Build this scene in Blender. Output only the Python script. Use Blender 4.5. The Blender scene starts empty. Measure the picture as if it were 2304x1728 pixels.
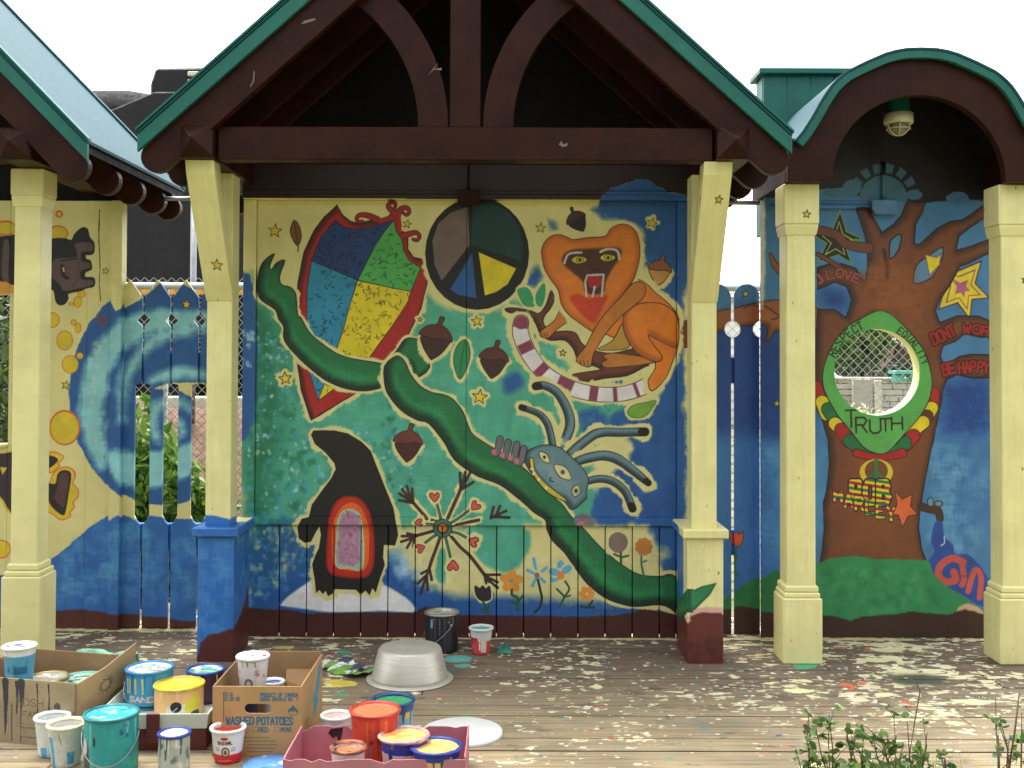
import bpy, bmesh, math, random
import numpy as np
from mathutils import Vector, Matrix

# ------------------------------------------------------------------ camera, sky, sun, exposure
scene = bpy.context.scene
COL = scene.collection
FN, PXN, HORN, CAMH = 2450.0, 1148.0, 803.0, 1.5      # focal length, vanishing point (photo px), eye height
PITCH, ROLL = math.radians(1.2), 0.0035
PYN = HORN - FN * math.tan(PITCH)
_f0 = np.array([0, math.cos(PITCH), math.sin(PITCH)]); _u0 = np.array([0, -math.sin(PITCH), math.cos(PITCH)]); _r0 = np.array([1.0, 0, 0])
C_R = math.cos(ROLL) * _r0 + math.sin(ROLL) * _u0
C_U = -math.sin(ROLL) * _r0 + math.cos(ROLL) * _u0
C_F = _f0
cam_d = bpy.data.cameras.new("camera"); cam = bpy.data.objects.new("camera", cam_d); COL.objects.link(cam)
cam_d.sensor_fit = 'HORIZONTAL'; cam_d.sensor_width = 36.0; cam_d.lens = FN / 2304.0 * 36.0
cam_d.shift_x = -(PXN - 1152.0) / 2304.0; cam_d.shift_y = -(864.0 - PYN) / 2304.0
cam_d.clip_start = 0.05; cam_d.clip_end = 800.0
cam.matrix_world = Matrix(((C_R[0], C_U[0], -C_F[0], 0), (C_R[1], C_U[1], -C_F[1], 0), (C_R[2], C_U[2], -C_F[2], CAMH), (0, 0, 0, 1)))
scene.camera = cam

SUN_EL, SUN_AZ = math.radians(68), math.radians(-28)   # azimuth clockwise from +Y: high, beyond the shelters, a little to the left
world = bpy.data.worlds.new("World"); scene.world = world; world.use_nodes = True
wn = world.node_tree.nodes; wl = world.node_tree.links; wn.clear()
sky = wn.new("ShaderNodeTexSky"); sky.sky_type = 'NISHITA'; sky.sun_disc = False
sky.sun_elevation = SUN_EL; sky.sun_rotation = SUN_AZ; sky.air_density = 1.0; sky.dust_density = 3.0; sky.ozone_density = 1.0
hsv = wn.new("ShaderNodeHueSaturation"); hsv.inputs['Saturation'].default_value = 0.22
bg = wn.new("ShaderNodeBackground"); bg.inputs['Strength'].default_value = 0.15
wo = wn.new("ShaderNodeOutputWorld")
wl.new(sky.outputs[0], hsv.inputs['Color']); wl.new(hsv.outputs[0], bg.inputs['Color']); wl.new(bg.outputs[0], wo.inputs['Surface'])
sun_d = bpy.data.lights.new("sun", 'SUN'); sun_d.energy = 1.3; sun_d.angle = math.radians(28); sun_d.color = (1.0, 0.95, 0.86)
sun = bpy.data.objects.new("sun", sun_d); COL.objects.link(sun)
_sd = Vector((math.sin(SUN_AZ) * math.cos(SUN_EL), math.cos(SUN_AZ) * math.cos(SUN_EL), math.sin(SUN_EL)))
sun.rotation_euler = (-_sd).to_track_quat('-Z', 'Y').to_euler()
scene.view_settings.view_transform = 'Standard'; scene.view_settings.look = 'None'
scene.view_settings.exposure = 2.15; scene.view_settings.gamma = 1.0; scene.view_settings.use_curve_mapping = False
scene.cycles.max_bounces = 6; scene.cycles.diffuse_bounces = 4; scene.cycles.use_denoising = True

# ------------------------------------------------------------------ measuring: where a sight line meets a plane
CROPS = {'N': (0, 0, 1.0), 'R5': (550, 430, 3.131), 'R6': (950, 430, 3.130), 'R7': (550, 900, 2.962), 'R8': (1000, 840, 2.676),
         'RA': (1680, 80, 3.457), 'RB': (1600, 420, 3.0724), 'RC': (1600, 900, 2.7656), 'L2': (0, 400, 2.765), 'L3': (0, 900, 2.765),
         'Q1': (1700, 560, 3.6867), 'Q2': (0, 440, 5.183), 'Q3': (0, 980, 3.95), 'Q4': (860, 1130, 5.721), 'Z1': (0, 0, 2.88), 'Z6': (300, 0, 3.16), 'Z7': (1000, 0, 2.765)}
def nat(crop, pts):
    x0, y0, s = CROPS[crop]; p = np.asarray(pts, float).reshape(-1, 2)
    return np.stack([x0 + p[:, 0] / s, y0 + p[:, 1] / s], 1)
def on_plane(crop, pts, Y):
    n = nat(crop, pts)
    d = C_R[None] * ((n[:, :1] - PXN) / FN) - C_U[None] * ((n[:, 1:] - PYN) / FN) + C_F[None]
    t = Y / d[:, 1]
    return np.stack([t * d[:, 0], CAMH + t * d[:, 2]], 1)
def W(px, py, Y):
    r = on_plane('N', [(px, py)], Y)[0]; return float(r[0]), float(r[1])
def ground(px, py, z=0.0):
    n = (px, py); d = C_R * ((n[0] - PXN) / FN) - C_U * ((n[1] - PYN) / FN) + C_F
    t = (z - CAMH) / d[2]; return float(t * d[0]), float(t * d[1])

# key planes (metres from the camera)
YP, YW, YB, YF, YBK = 5.37, 5.84, 5.02, 4.93, 6.45     # pedestal fronts, main wall, truss, fascia, roof back
YL, YR = 6.0, 5.87                                     # left and right back walls
XC = -0.21                                             # centre of the main shelter
# ------------------------------------------------------------------ painter: hand-drawn shapes brushed onto a wall canvas
RNG = np.random.default_rng(7)
def vnoise(h, w, cell, rng=RNG, cy=None):
    cy = cy or cell
    gh, gw = int(h / cy) + 3, int(w / cell) + 3
    g = rng.random((gh, gw)).astype(np.float32)
    y = np.arange(h) / cy; x = np.arange(w) / cell
    yi = y.astype(int); xi = x.astype(int); fy = (y - yi)[:, None]; fx = (x - xi)[None]
    fy = fy * fy * (3 - 2 * fy); fx = fx * fx * (3 - 2 * fx)
    a = g[yi][:, xi]; b = g[yi][:, xi + 1]; c = g[yi + 1][:, xi]; d = g[yi + 1][:, xi + 1]
    return (a * (1 - fx) + b * fx) * (1 - fy) + (c * (1 - fx) + d * fx) * fy
def fnoise(h, w, cell, oct=4, rng=RNG, asp=1.0):
    out = np.zeros((h, w), np.float32); amp = 1.0; tot = 0
    for k in range(oct):
        c = max(cell / 2 ** k, 1.2); out += amp * vnoise(h, w, c * asp, rng, c); tot += amp; amp *= 0.55
    return out / tot
def smooth_pts(p, closed=True, sub=4):
    p = np.asarray(p, float); n = len(p)
    if n < 3: return p
    out = []
    rng_ = range(n if closed else n - 1)
    for i in rng_:
        if closed: a, b, c, d = p[i - 1], p[i], p[(i + 1) % n], p[(i + 2) % n]
        else: a, b, c, d = p[max(i - 1, 0)], p[i], p[i + 1], p[min(i + 2, n - 1)]
        for k in range(sub):
            t = k / sub
            out.append(0.5 * ((2 * b) + (-a + c) * t + (2 * a - 5 * b + 4 * c - d) * t * t + (-a + 3 * b - 3 * c + d) * t ** 3))
    if not closed: out.append(p[-1])
    return np.array(out)
def C3(c): return np.array(c, np.float32) / 255.0

FONT = {
 'A': [[(0, 0), (2, 6), (4, 0)], [(1, 2.3), (3, 2.3)]], 'B': [[(0, 0), (0, 6), (3, 6), (3.6, 4.6), (2.8, 3.2), (0, 3.2)], [(2.8, 3.2), (4, 1.7), (3, 0), (0, 0)]],
 'C': [[(4, 5), (3, 6), (1, 6), (0, 4.5), (0, 1.5), (1, 0), (3, 0), (4, 1)]], 'D': [[(0, 0), (0, 6), (2.5, 6), (4, 4.5), (4, 1.5), (2.5, 0), (0, 0)]],
 'E': [[(4, 6), (0, 6), (0, 0), (4, 0)], [(0, 3), (3, 3)]], 'F': [[(4, 6), (0, 6), (0, 0)], [(0, 3), (3, 3)]],
 'G': [[(4, 5), (3, 6), (1, 6), (0, 4.5), (0, 1.5), (1, 0), (3, 0), (4, 1), (4, 2.8), (2.4, 2.8)]], 'H': [[(0, 0), (0, 6)], [(4, 0), (4, 6)], [(0, 3), (4, 3)]],
 'I': [[(2, 0), (2, 6)]], 'K': [[(0, 0), (0, 6)], [(4, 6), (0, 2.6)], [(1.3, 3.6), (4, 0)]], 'L': [[(0, 6), (0, 0), (4, 0)]], 'M': [[(0, 0), (0, 6), (2, 2.5), (4, 6), (4, 0)]],
 'N': [[(0, 0), (0, 6), (4, 0), (4, 6)]], 'O': [[(1, 0), (0, 1.5), (0, 4.5), (1, 6), (3, 6), (4, 4.5), (4, 1.5), (3, 0), (1, 0)]],
 'P': [[(0, 0), (0, 6), (3, 6), (4, 4.7), (3, 3), (0, 3)]], 'Q': [[(1, 0), (0, 1.5), (0, 4.5), (1, 6), (3, 6), (4, 4.5), (4, 1.5), (3, 0), (1, 0)], [(2.6, 1.6), (4.2, -.4)]],
 'R': [[(0, 0), (0, 6), (3, 6), (4, 4.7), (3, 3), (0, 3)], [(2, 3), (4, 0)]], 'S': [[(4, 5), (3, 6), (1, 6), (0, 4.8), (1, 3.3), (3, 2.7), (4, 1.3), (3, 0), (1, 0), (0, 1)]],
 'T': [[(0, 6), (4, 6)], [(2, 6), (2, 0)]], 'U': [[(0, 6), (0, 1.3), (1, 0), (3, 0), (4, 1.3), (4, 6)]], 'V': [[(0, 6), (2, 0), (4, 6)]], 'W': [[(0, 6), (1, 0), (2, 4), (3, 0), (4, 6)]],
 'Y': [[(0, 6), (2, 3), (4, 6)], [(2, 3), (2, 0)]], 'X': [[(0, 0), (4, 6)], [(0, 6), (4, 0)]], '.': [[(1.8, 0), (2.2, 0)]], "'": [[(2, 6), (1.7, 4.8)]], '&': [[(4, 0), (1, 4.6), (2, 6), (3, 4.8), (0.3, 1.6), (1.6, 0), (4, 2.4)]],
 '0': [[(1, 0), (0, 1.5), (0, 4.5), (1, 6), (3, 6), (4, 4.5), (4, 1.5), (3, 0), (1, 0)]], '1': [[(1, 5), (2, 6), (2, 0)]], '2': [[(0, 5), (1, 6), (3, 6), (4, 4.6), (0, 0), (4, 0)]],
 '5': [[(4, 6), (0, 6), (0, 3.4), (3, 3.4), (4, 1.8), (3, 0), (0, 0)]], '6': [[(4, 5.4), (2.6, 6), (0.6, 4.5), (0, 2), (1, 0), (3, 0), (4, 1.6), (3, 3.2), (0.4, 2.8)]],
 '8': [[(2, 3.2), (0.4, 4.6), (1.2, 6), (2.8, 6), (3.6, 4.6), (2, 3.2), (0, 1.5), (1, 0), (3, 0), (4, 1.5), (2, 3.2)]]}

class Canvas:
    def __init__(s, x0, x1, z0, z1, ppm, col, Y=None, uvspace=False):
        s.x0, s.x1, s.z0, s.z1, s.ppm, s.Y, s.uvspace = x0, x1, z0, z1, ppm, Y, uvspace
        s.w = int((x1 - x0) * ppm); s.h = int((z1 - z0) * ppm)
        s.a = np.ones((s.h, s.w, 3), np.float32) * C3(col)
        s.n1 = fnoise(s.h, s.w, 26, 4); s.n2 = (fnoise(s.h, s.w, 5, 3, asp=4.0) + fnoise(s.h, s.w, 16, 3, asp=.25)) * .5 * 1.15 - .075; s.n3 = fnoise(s.h, s.w, 70, 5)
    def tr(s, crop, pts, Y=None):
        if crop == 'W': p = np.asarray(pts, float).reshape(-1, 2)          # already wall metres
        else: p = on_plane(crop, pts, Y or s.Y)
        return np.stack([(p[:, 0] - s.x0) * s.ppm, (p[:, 1] - s.z0) * s.ppm], 1)
    def k(s, crop, Y=None):
        return s.ppm if crop == 'W' else (Y or s.Y) / FN / CROPS[crop][2] * s.ppm
    def box(s, p, pad):
        x0 = max(int(p[:, 0].min() - pad), 0); x1 = min(int(p[:, 0].max() + pad) + 2, s.w)
        y0 = max(int(p[:, 1].min() - pad), 0); y1 = min(int(p[:, 1].max() + pad) + 2, s.h)
        return x0, x1, y0, y1
    def sdpoly(s, p, pad=3):
        x0, x1, y0, y1 = s.box(p, pad)
        if x1 <= x0 or y1 <= y0: return None
        gx, gy = np.meshgrid(np.arange(x0, x1, dtype=np.float32) + .5, np.arange(y0, y1, dtype=np.float32) + .5)
        d2 = np.full(gx.shape, 1e9, np.float32); ins = np.zeros(gx.shape, bool)
        n = len(p)
        for i in range(n):
            ax, ay = p[i]; bx, by = p[(i + 1) % n]; ex, ey = bx - ax, by - ay
            L = ex * ex + ey * ey
            if L < 1e-9: continue
            wx = gx - ax; wy = gy - ay
            t = np.clip((wx * ex + wy * ey) / L, 0, 1)
            d2 = np.minimum(d2, (wx - t * ex) ** 2 + (wy - t * ey) ** 2)
            c = (ay > gy) != (by > gy)
            if ey != 0: ins ^= c & (gx < ax + (gy - ay) * ex / ey)
        d = np.sqrt(d2)
        return (x0, x1, y0, y1), np.where(ins, d, -d)
    def sdlimb(s, p, r, pad=3):
        r = np.asarray(r, float)
        if r.size == 1: r = np.full(len(p), float(r))
        x0, x1, y0, y1 = s.box(p, pad + r.max())
        if x1 <= x0 or y1 <= y0: return None
        gx, gy = np.meshgrid(np.arange(x0, x1, dtype=np.float32) + .5, np.arange(y0, y1, dtype=np.float32) + .5)
        sd = np.full(gx.shape, -1e9, np.float32)
        for i in range(len(p) - 1):
            ax, ay = p[i]; bx, by = p[i + 1]; ex, ey = bx - ax, by - ay; L = ex * ex + ey * ey + 1e-9
            t = np.clip(((gx - ax) * ex + (gy - ay) * ey) / L, 0, 1)
            sd = np.maximum(sd, r[i] + (r[i + 1] - r[i]) * t - np.sqrt((gx - ax - t * ex) ** 2 + (gy - ay - t * ey) ** 2))
        return (x0, x1, y0, y1), sd
    def blend(s, b, al, col):
        x0, x1, y0, y1 = b; v = s.a[y0:y1, x0:x1]; al = np.clip(al, 0, 1)[..., None]
        v += (np.asarray(col, np.float32) - v) * al
    def paint(s, bs, col, halo=None, outline=None, shade=None, light=None, soft=1.0, rag=0.0, alpha=1.0):
        if bs is None: return
        b, sd = bs; x0, x1, y0, y1 = b
        n1 = s.n1[y0:y1, x0:x1] - .5; n2 = s.n2[y0:y1, x0:x1] - .5
        if halo: halo = (halo[0] * 1.5, halo[1]); s.blend(b, (sd + halo[0] + (n1 * 1.6 + n2 * .7) * halo[0]) / max(halo[0] * .35, 1), C3(halo[1]))
        e = sd + rag * ((n2 * 2 + n1) if soft < 5 else (n1 * 2.2 + n2 * .6))
        s.blend(b, ((e / soft) + .5) * alpha * (1 if soft <= 1.5 else (0.85 + n2 * .4)), C3(col) * (1 + (n1 * .16 + n2 * .10))[..., None])
        if shade:                                             # darker brushwork along one side: (colour, width, dx, dy)
            sh = np.roll(np.roll(sd, int(shade[2]), 1), int(shade[3]), 0)
            s.blend(b, np.clip(1 - sh / shade[1] + n2 * .5, 0, 1) * np.clip(sd + .5, 0, 1) * .85, C3(shade[0]))
        if light:
            sh = np.roll(np.roll(sd, int(light[2]), 1), int(light[3]), 0)
            s.blend(b, np.clip(sh / light[1] - .55 + n2 * .8, 0, .75) * np.clip(sd + .5, 0, 1), C3(light[0]))
        if outline: s.blend(b, (outline[0] * (.7 + n1) - np.abs(sd) + .5), C3(outline[1]))
    def poly(s, crop, pts, col, smooth=True, Y=None, **kw):
        p = s.tr(crop, pts, Y)
        if smooth: p = smooth_pts(p, True, 3)
        pad = 4 + (kw.get('halo') or (0,))[0] * 3.4 + kw.get('soft', 1) + 3 * kw.get('rag', 0)
        s.paint(s.sdpoly(p, pad), col, **kw)
    def limb(s, crop, pts, w, col, smooth=True, Y=None, **kw):
        p = s.tr(crop, pts, Y); r = np.atleast_1d(np.asarray(w, float)) * .5 * s.k(crop, Y)
        if smooth and len(p) > 2:
            n = len(p); p = smooth_pts(p, False, 4)
            if r.size > 1: r = np.interp(np.linspace(0, n - 1, len(p)), np.arange(n), r)
        pad = 4 + (kw.get('halo') or (0,))[0] * 3.4 + kw.get('soft', 1) + 3 * kw.get('rag', 0)
        s.paint(s.sdlimb(p, r, pad), col, **kw)
    def ell(s, crop, cx, cy, rx, ry, col, rot=0, Y=None, **kw):
        a = np.linspace(0, 2 * np.pi, 28, endpoint=False); c, q = math.cos(rot), math.sin(rot)
        x = np.cos(a) * rx; y = np.sin(a) * ry
        s.poly(crop, np.stack([cx + c * x - q * y, cy + q * x + c * y], 1), col, smooth=False, Y=Y, **kw)
    def star(s, crop, cx, cy, r, col=(225, 200, 60), rot=0.1, inner=.42, out=(0.9, (35, 28, 25)), Y=None, **kw):
        a = np.arange(10) * math.pi / 5 + rot - math.pi / 2; rr = np.where(np.arange(10) % 2 == 0, r, r * inner)
        s.poly(crop, np.stack([cx + np.cos(a) * rr, cy + np.sin(a) * rr], 1), col, smooth=False, Y=Y, outline=out, **kw)
    def text(s, crop, string, path, h, w, col, squeeze=.8, Y=None, under=None, stripes=None):
        """letters along a baseline path (crop px); h letter height, w stroke width"""
        p = np.asarray(path, float); seg = np.hypot(*np.diff(p, axis=0).T); cum = np.concatenate([[0], np.cumsum(seg)])
        n = len(string); adv = cum[-1] / n
        for ps in ([True, False] if under else [False]):
            for i, ch in enumerate(string):
                if ch not in FONT: continue
                t = (i + .5) * adv; j = min(int(np.searchsorted(cum, t, 'right') - 1), len(seg) - 1)
                d = (p[j + 1] - p[j]) / seg[j]; o = p[j] + d * (t - cum[j]); sgn = -1 if crop != 'W' else 1
                up = np.array([d[1], -d[0]]) if crop != 'W' else np.array([-d[1], d[0]])
                for st in FONT[ch]:
                    q = np.array([o + d * ((x / 4 - .5) * adv * squeeze) + up * (y / 6 * h) for x, y in st])
                    s.limb(crop, q, w * (1.9 if ps else 1), under if ps else col, smooth=False, Y=Y)
    def field(s, crop, pts, col, soft, rag, alpha=1.0, Y=None, smooth=True):
        s.poly(crop, pts, col, smooth=smooth, Y=Y, soft=soft, rag=rag, alpha=alpha)
    def dabs(s, crop, pts, col, n, r, seed=1, alpha=.7):
        """n soft brush dabs inside a polygon"""
        p = s.tr(crop, pts); bs = s.sdpoly(p, 1)
        if bs is None: return
        b, sd = bs; rg = np.random.default_rng(seed); yy, xx = np.nonzero(sd > 0)
        if len(yy) == 0: return
        for i in rg.integers(0, len(yy), n):
            x, y = xx[i] + b[0], yy[i] + b[2]; rr = r * s.ppm * rg.uniform(.5, 1.2)
            q = np.array([[x, y], [x + rg.uniform(-.6, .6) * rr, y + rg.uniform(-1, 1) * rr]], float)
            d = s.sdlimb(q, rr, 3 + rr)
            if d: 
                e = d[1] + rr * (s.n2[d[0][2]:d[0][3], d[0][0]:d[0][1]] - .5) * 1.5
                s.blend(d[0], np.clip(e / (rr * .8), 0, 1) * alpha * rg.uniform(.5, 1), C3(col))
    def image(s, name):
        im = bpy.data.images.new(name, s.w, s.h, alpha=False)
        px = np.ones((s.h, s.w, 4), np.float32); px[..., :3] = np.clip(s.a, 0, 1)
        im.pixels.foreach_set(px.ravel()); im.update(); im.pack()
        return im

CREAM = (222, 212, 144); TEALP = (80, 168, 138); LEAFG = (32, 112, 66); DKG = (14, 40, 28); BLUE = (38, 90, 154); NAVY = (32, 62, 120); LBL = (92, 172, 212)
BRN = (74, 34, 28); BLK = (26, 23, 22); RED = (170, 32, 32); YEL = (226, 204, 36); ORG = (226, 124, 34); WHT = (232, 230, 226); OUT = (24, 20, 18)
# ------------------------------------------------------------------ the murals
def acorn(c, crop, cx, cy, r, rot=0.0, cap=(92, 46, 36), nut=(66, 34, 30)):
    q, w = math.cos(rot), math.sin(rot)
    def T(pts): return [(cx + (q * x - w * y) * r, cy + (w * x + q * y) * r) for x, y in pts]
    hl = (7, CREAM)
    c.poly(crop, T([(-.78, -.05), (-.72, .45), (-.35, .95), (-.05, 1.25), (.1, 1.2), (.45, .9), (.75, .4), (.8, -.05)]), nut, halo=hl, outline=(1, OUT))
    c.poly(crop, T([(-1, -.1), (-.9, -.4), (-.5, -.75), (-.05, -.9), (.05, -1.35), (.35, -1.3), (.25, -.9), (.6, -.7), (.95, -.3), (1, .05), (.5, -.1), (0, 0), (-.5, -.02)]), cap, halo=None, outline=(1, OUT))
def flower(c, crop, cx, cy, r, col, mid, n=5, rot=0.0):
    for i in range(n):
        a = rot + i * 2 * math.pi / n
        c.ell(crop, cx + math.cos(a) * r * .58, cy + math.sin(a) * r * .58, r * .44, r * .38, col, a)
    c.ell(crop, cx, cy, r * .3, r * .3, col); c.ell(crop, cx, cy, r * .17, r * .17, mid)
def heart(c, crop, cx, cy, r, rot):
    q, w = math.cos(rot), math.sin(rot)
    pts = [(0, .3), (.35, .75), (.8, .7), (.95, .2), (.6, -.4), (0, -1.0), (-.6, -.4), (-.95, .2), (-.8, .7), (-.35, .75)]
    c.poly(crop, [(cx + (q * x - w * y) * r, cy + (w * x + q * y) * r) for x, y in pts], (212, 88, 78), outline=(1.2, (60, 20, 18)), halo=(6, CREAM))

def mural_main():
    c = Canvas(-1.5, 1.05, -.05, 2.62, 400, CREAM, YW)
    c.a *= (.96 + .08 * c.n3)[..., None]
    N = 'N'
    # big washes of colour
    teal = [(560, 655), (620, 650), (660, 700), (700, 800), (800, 850), (900, 840), (930, 700), (960, 655), (1000, 690), (1100, 700), (1150, 670), (1200, 690), (1240, 740), (1260, 800), (1300, 850), (1400, 890), (1420, 930), (1340, 1000), (1330, 1180), (1180, 1180), (1160, 1260), (1090, 1290), (980, 1200), (900, 1190), (560, 1200)]
    c.field(N, teal, TEALP, 14, 10)
    c.field(N, [(560, 1190), (700, 1180), (720, 1290), (640, 1375), (560, 1390)], (38, 96, 140), 14, 10)
    c.field(N, [(556, 660), (600, 680), (640, 760), (650, 900), (620, 1060), (600, 1180), (556, 1190)], (36, 116, 84), 40, 8, .8)
    c.field(N, [(1335, 482), (1345, 460), (1540, 440), (1545, 640), (1500, 720), (1450, 600), (1440, 520), (1400, 500)], BLUE, 10, 9)
    c.field(N, [(1340, 470), (1360, 430), (1400, 415), (1440, 402), (1480, 418), (1510, 440), (1545, 450), (1545, 480), (1350, 480)], BLUE, 5, 6)
    c.field(N, [(1490, 640), (1530, 640), (1540, 1260), (1480, 1270), (1455, 1180), (1340, 1180), (1350, 1090), (1420, 1010), (1360, 950), (1440, 900), (1490, 880)], BLUE, 9, 8)
    c.field(N, [(1370, 840), (1470, 820), (1440, 860), (1380, 880), (1340, 880)], BLUE, 8, 8, .9)
    for q in ([(1230, 490), (1250, 500), (1255, 520), (1235, 515)], [(1195, 600), (1215, 595), (1225, 620), (1205, 645), (1180, 640)], [(1130, 855), (1165, 835), (1180, 870), (1140, 890)], [(1290, 930), (1350, 915), (1370, 960), (1310, 980)]):
        c.field(N, q, BLUE, 10, 7, .75)
    c.field(N, [(880, 1240), (960, 1230), (1010, 1330), (1090, 1330), (1250, 1345), (1400, 1350), (1500, 1340), (1500, 1400), (560, 1400), (560, 1340), (640, 1300), (720, 1250)], BLUE, 26, 10)
    c.field(N, [(880, 1240), (940, 1235), (960, 1290), (900, 1300)], (170, 205, 222), 20, 8, .8)
    lowc = [(900, 1200), (1060, 1190), (1160, 1250), (1320, 1220), (1420, 1200), (1500, 1250), (1400, 1330), (1300, 1350), (1200, 1340), (1060, 1345), (980, 1330), (930, 1300)]
    c.field(N, lowc, CREAM, 16, 10, .85)
    c.field(N, [(1060, 1190), (1180, 1185), (1190, 1240), (1150, 1290), (1090, 1270), (1060, 1230)], TEALP, 8, 7)
    c.field(N, [(985, 1240), (1002, 1240), (1000, 1310), (980, 1300)], TEALP, 4, 3)
    reg = [(560, 700), (640, 760), (690, 950), (860, 960), (880, 880), (960, 1000), (930, 1100), (640, 1190), (560, 1190)]
    c.dabs(N, reg, (30, 110, 84), 260, .022, 2, .6); c.dabs(N, reg, (70, 160, 190), 260, .018, 3, .6); c.dabs(N, reg, (190, 216, 214), 130, .012, 4, .8); c.dabs(N, [(560, 1190), (700, 1185), (690, 1300), (560, 1370)], (90, 150, 190), 90, .02, 5, .6)
    c.dabs(N, [(560, 1190), (700, 1185), (690, 1280), (560, 1350)], (214, 206, 140), 50, .016, 9, .55)
    c.dabs(N, teal, (110, 200, 178), 160, .04, 6, .35); c.dabs(N, [(1290, 870), (1420, 900), (1400, 1000), (1300, 1000)], (50, 110, 180), 30, .016, 8, .7); c.dabs(N, [(900, 1250), (990, 1260), (1000, 1340), (880, 1300)], (150, 190, 216), 40, .018, 11, .5)
    c.dabs(N, [(1420, 940), (1530, 640), (1540, 1260), (1400, 1180)], (26, 72, 140), 60, .04, 12, .4)
    # left batten: cream with a blue stub of the swirl
    c.field(N, [(540, 640), (575, 655), (577, 900), (560, 980), (540, 960)], BLUE, 4, 4)
    c.dabs(N, [(545, 740), (572, 745), (572, 830), (545, 830)], (160, 200, 214), 14, .018, 13, .8)
    # shield
    sh = [(652, 97), (690, 170), (745, 212), (800, 228), (850, 215), (905, 205), (960, 195), (1010, 180), (1045, 145), (1085, 120), (1100, 150), (1085, 200), (1100, 270), (1130, 300), (1150, 340), (1150, 410), (1190, 465), (1292, 490), (1285, 650), (1240, 830), (1150, 1020), (1020, 1180), (870, 1370), (470, 1612), (400, 1400), (365, 1150), (362, 800), (378, 640), (420, 430), (490, 280), (560, 185)]
    c.poly('R5', sh, RED, smooth=False, halo=(7, CREAM), shade=((70, 12, 14), 9, 5, -4), outline=(1.6, OUT))
    for q in ([(930, 200), (870, 172), (815, 168), (790, 190), (802, 218), (828, 212)], [(1070, 170), (1035, 135), (1012, 108), (1030, 80), (1062, 88), (1058, 116)], [(1075, 170), (1100, 128), (1142, 118), (1160, 145), (1142, 168), (1120, 156)], [(1105, 320), (1160, 302), (1205, 292), (1232, 316), (1216, 346), (1188, 340)]):
        c.limb('R5', q, [52, 42, 34, 28, 26, 24], OUT); c.limb('R5', q, [42, 32, 24, 19, 17, 15], RED)
    c.limb('R5', [(960, 212), (1030, 190), (1080, 150), (1085, 210), (1100, 275)], 34, RED)
    ctr = (797, 628)
    hz1 = [(470, 490), (560, 528), (680, 578), ctr]; hz2 = [ctr, (900, 652), (1050, 685), (1172, 706)]
    vt1 = [(1050, 205), (985, 285), (925, 375), (865, 490), ctr]; vt2 = [ctr, (745, 790), (700, 960), (640, 1140), (580, 1310), (520, 1475)]
    qs = [([(640, 205), (700, 255), (800, 268), (900, 245), (990, 225)] + vt1 + hz1[::-1][1:] + [(540, 320)], NAVY), (vt1[::-1][::-1] + hz2[1:] + [(1215, 600), (1240, 540), (1160, 490), (1120, 420), (1110, 345), (1065, 275)], (84, 176, 86)),
          (hz1 + vt2[1:] + [(455, 1270), (440, 980), (440, 700)], (44, 138, 176)), (hz2 + [(1150, 780), (1040, 950), (870, 1185), (650, 1380)] + vt2[::-1][:-1], YEL)]
    for k, (q, col) in enumerate(qs):
        c.poly('R5', q, col, smooth=False, outline=(1, OUT))
    rg = np.random.default_rng(5)
    for q, n, colr, span in ((qs[0][0], 90, (20, 24, 48), 1), (qs[1][0], 50, (24, 70, 34), 1), (qs[2][0], 80, (16, 50, 74), 1), (qs[3][0], 120, (96, 84, 20), 1)):
        p = c.tr('R5', q); b, sd = c.sdpoly(p, 1); yy, xx = np.nonzero(sd > 4)
        for i in rg.integers(0, len(yy), n):
            x, y = xx[i] + b[0], yy[i] + b[2]; a = rg.uniform(0, 6.3); L = rg.uniform(2.5, 6)
            t = np.linspace(-1, 1, 4); pts = np.stack([x + L * (np.cos(a) * t - .5 * np.sin(a) * t * t), y + L * (np.sin(a) * t + .5 * np.cos(a) * t * t)], 1)
            d = c.sdlimb(pts, rg.uniform(.5, 1.2), 2)
            if d: c.blend(d[0], (d[1] + .5) * .75, C3(colr))
    # peace sign
    c.ell('R6', 385, 440, 366, 396, BLK, halo=(7, CREAM))
    c.poly('R6', [(320, 110), (332, 380), (135, 632), (85, 520), (70, 350), (110, 230), (200, 150)], (118, 98, 92), smooth=False)
    c.poly('R6', [(352, 100), (480, 88), (600, 140), (680, 250), (712, 400), (690, 490), (400, 395), (345, 380)], (14, 60, 56), smooth=False)
    c.poly('R6', [(350, 435), (195, 690), (250, 730), (380, 755)], BLUE, smooth=False); c.poly('R6', [(395, 430), (660, 545), (600, 655), (520, 710), (440, 735)], YEL, smooth=False)
    # long green creature-branch
    arm = [(210, 440), (130, 500), (95, 600), (90, 700), (120, 770), (215, 835), (240, 900), (275, 955), (275, 1030), (320, 1110), (440, 1230), (560, 1325), (690, 1385), (820, 1408), (930, 1395), (988, 1360), (985, 1240), (965, 1215), (860, 1197), (740, 1175), (640, 1138), (530, 1060), (450, 985), (400, 892), (375, 870), (362, 730), (320, 675), (262, 660), (248, 600), (285, 488), (225, 505), (188, 555), (180, 520)]
    c.poly('R5', arm, LEAFG, halo=(6, CREAM), shade=(DKG, 13, 6, 8), light=((48, 150, 92), 26, -3, -6), outline=(1.2, OUT))
    stub = [(985, 1240), (1080, 1110), (1120, 1050), (1170, 1033), (1235, 1050), (1258, 1090), (1305, 1240), (1195, 1320), (1160, 1230), (1100, 1200)]
    c.poly('R5', stub, LEAFG, halo=(6, CREAM), shade=(DKG, 10, 6, 4), outline=(1.2, OUT))
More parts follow.
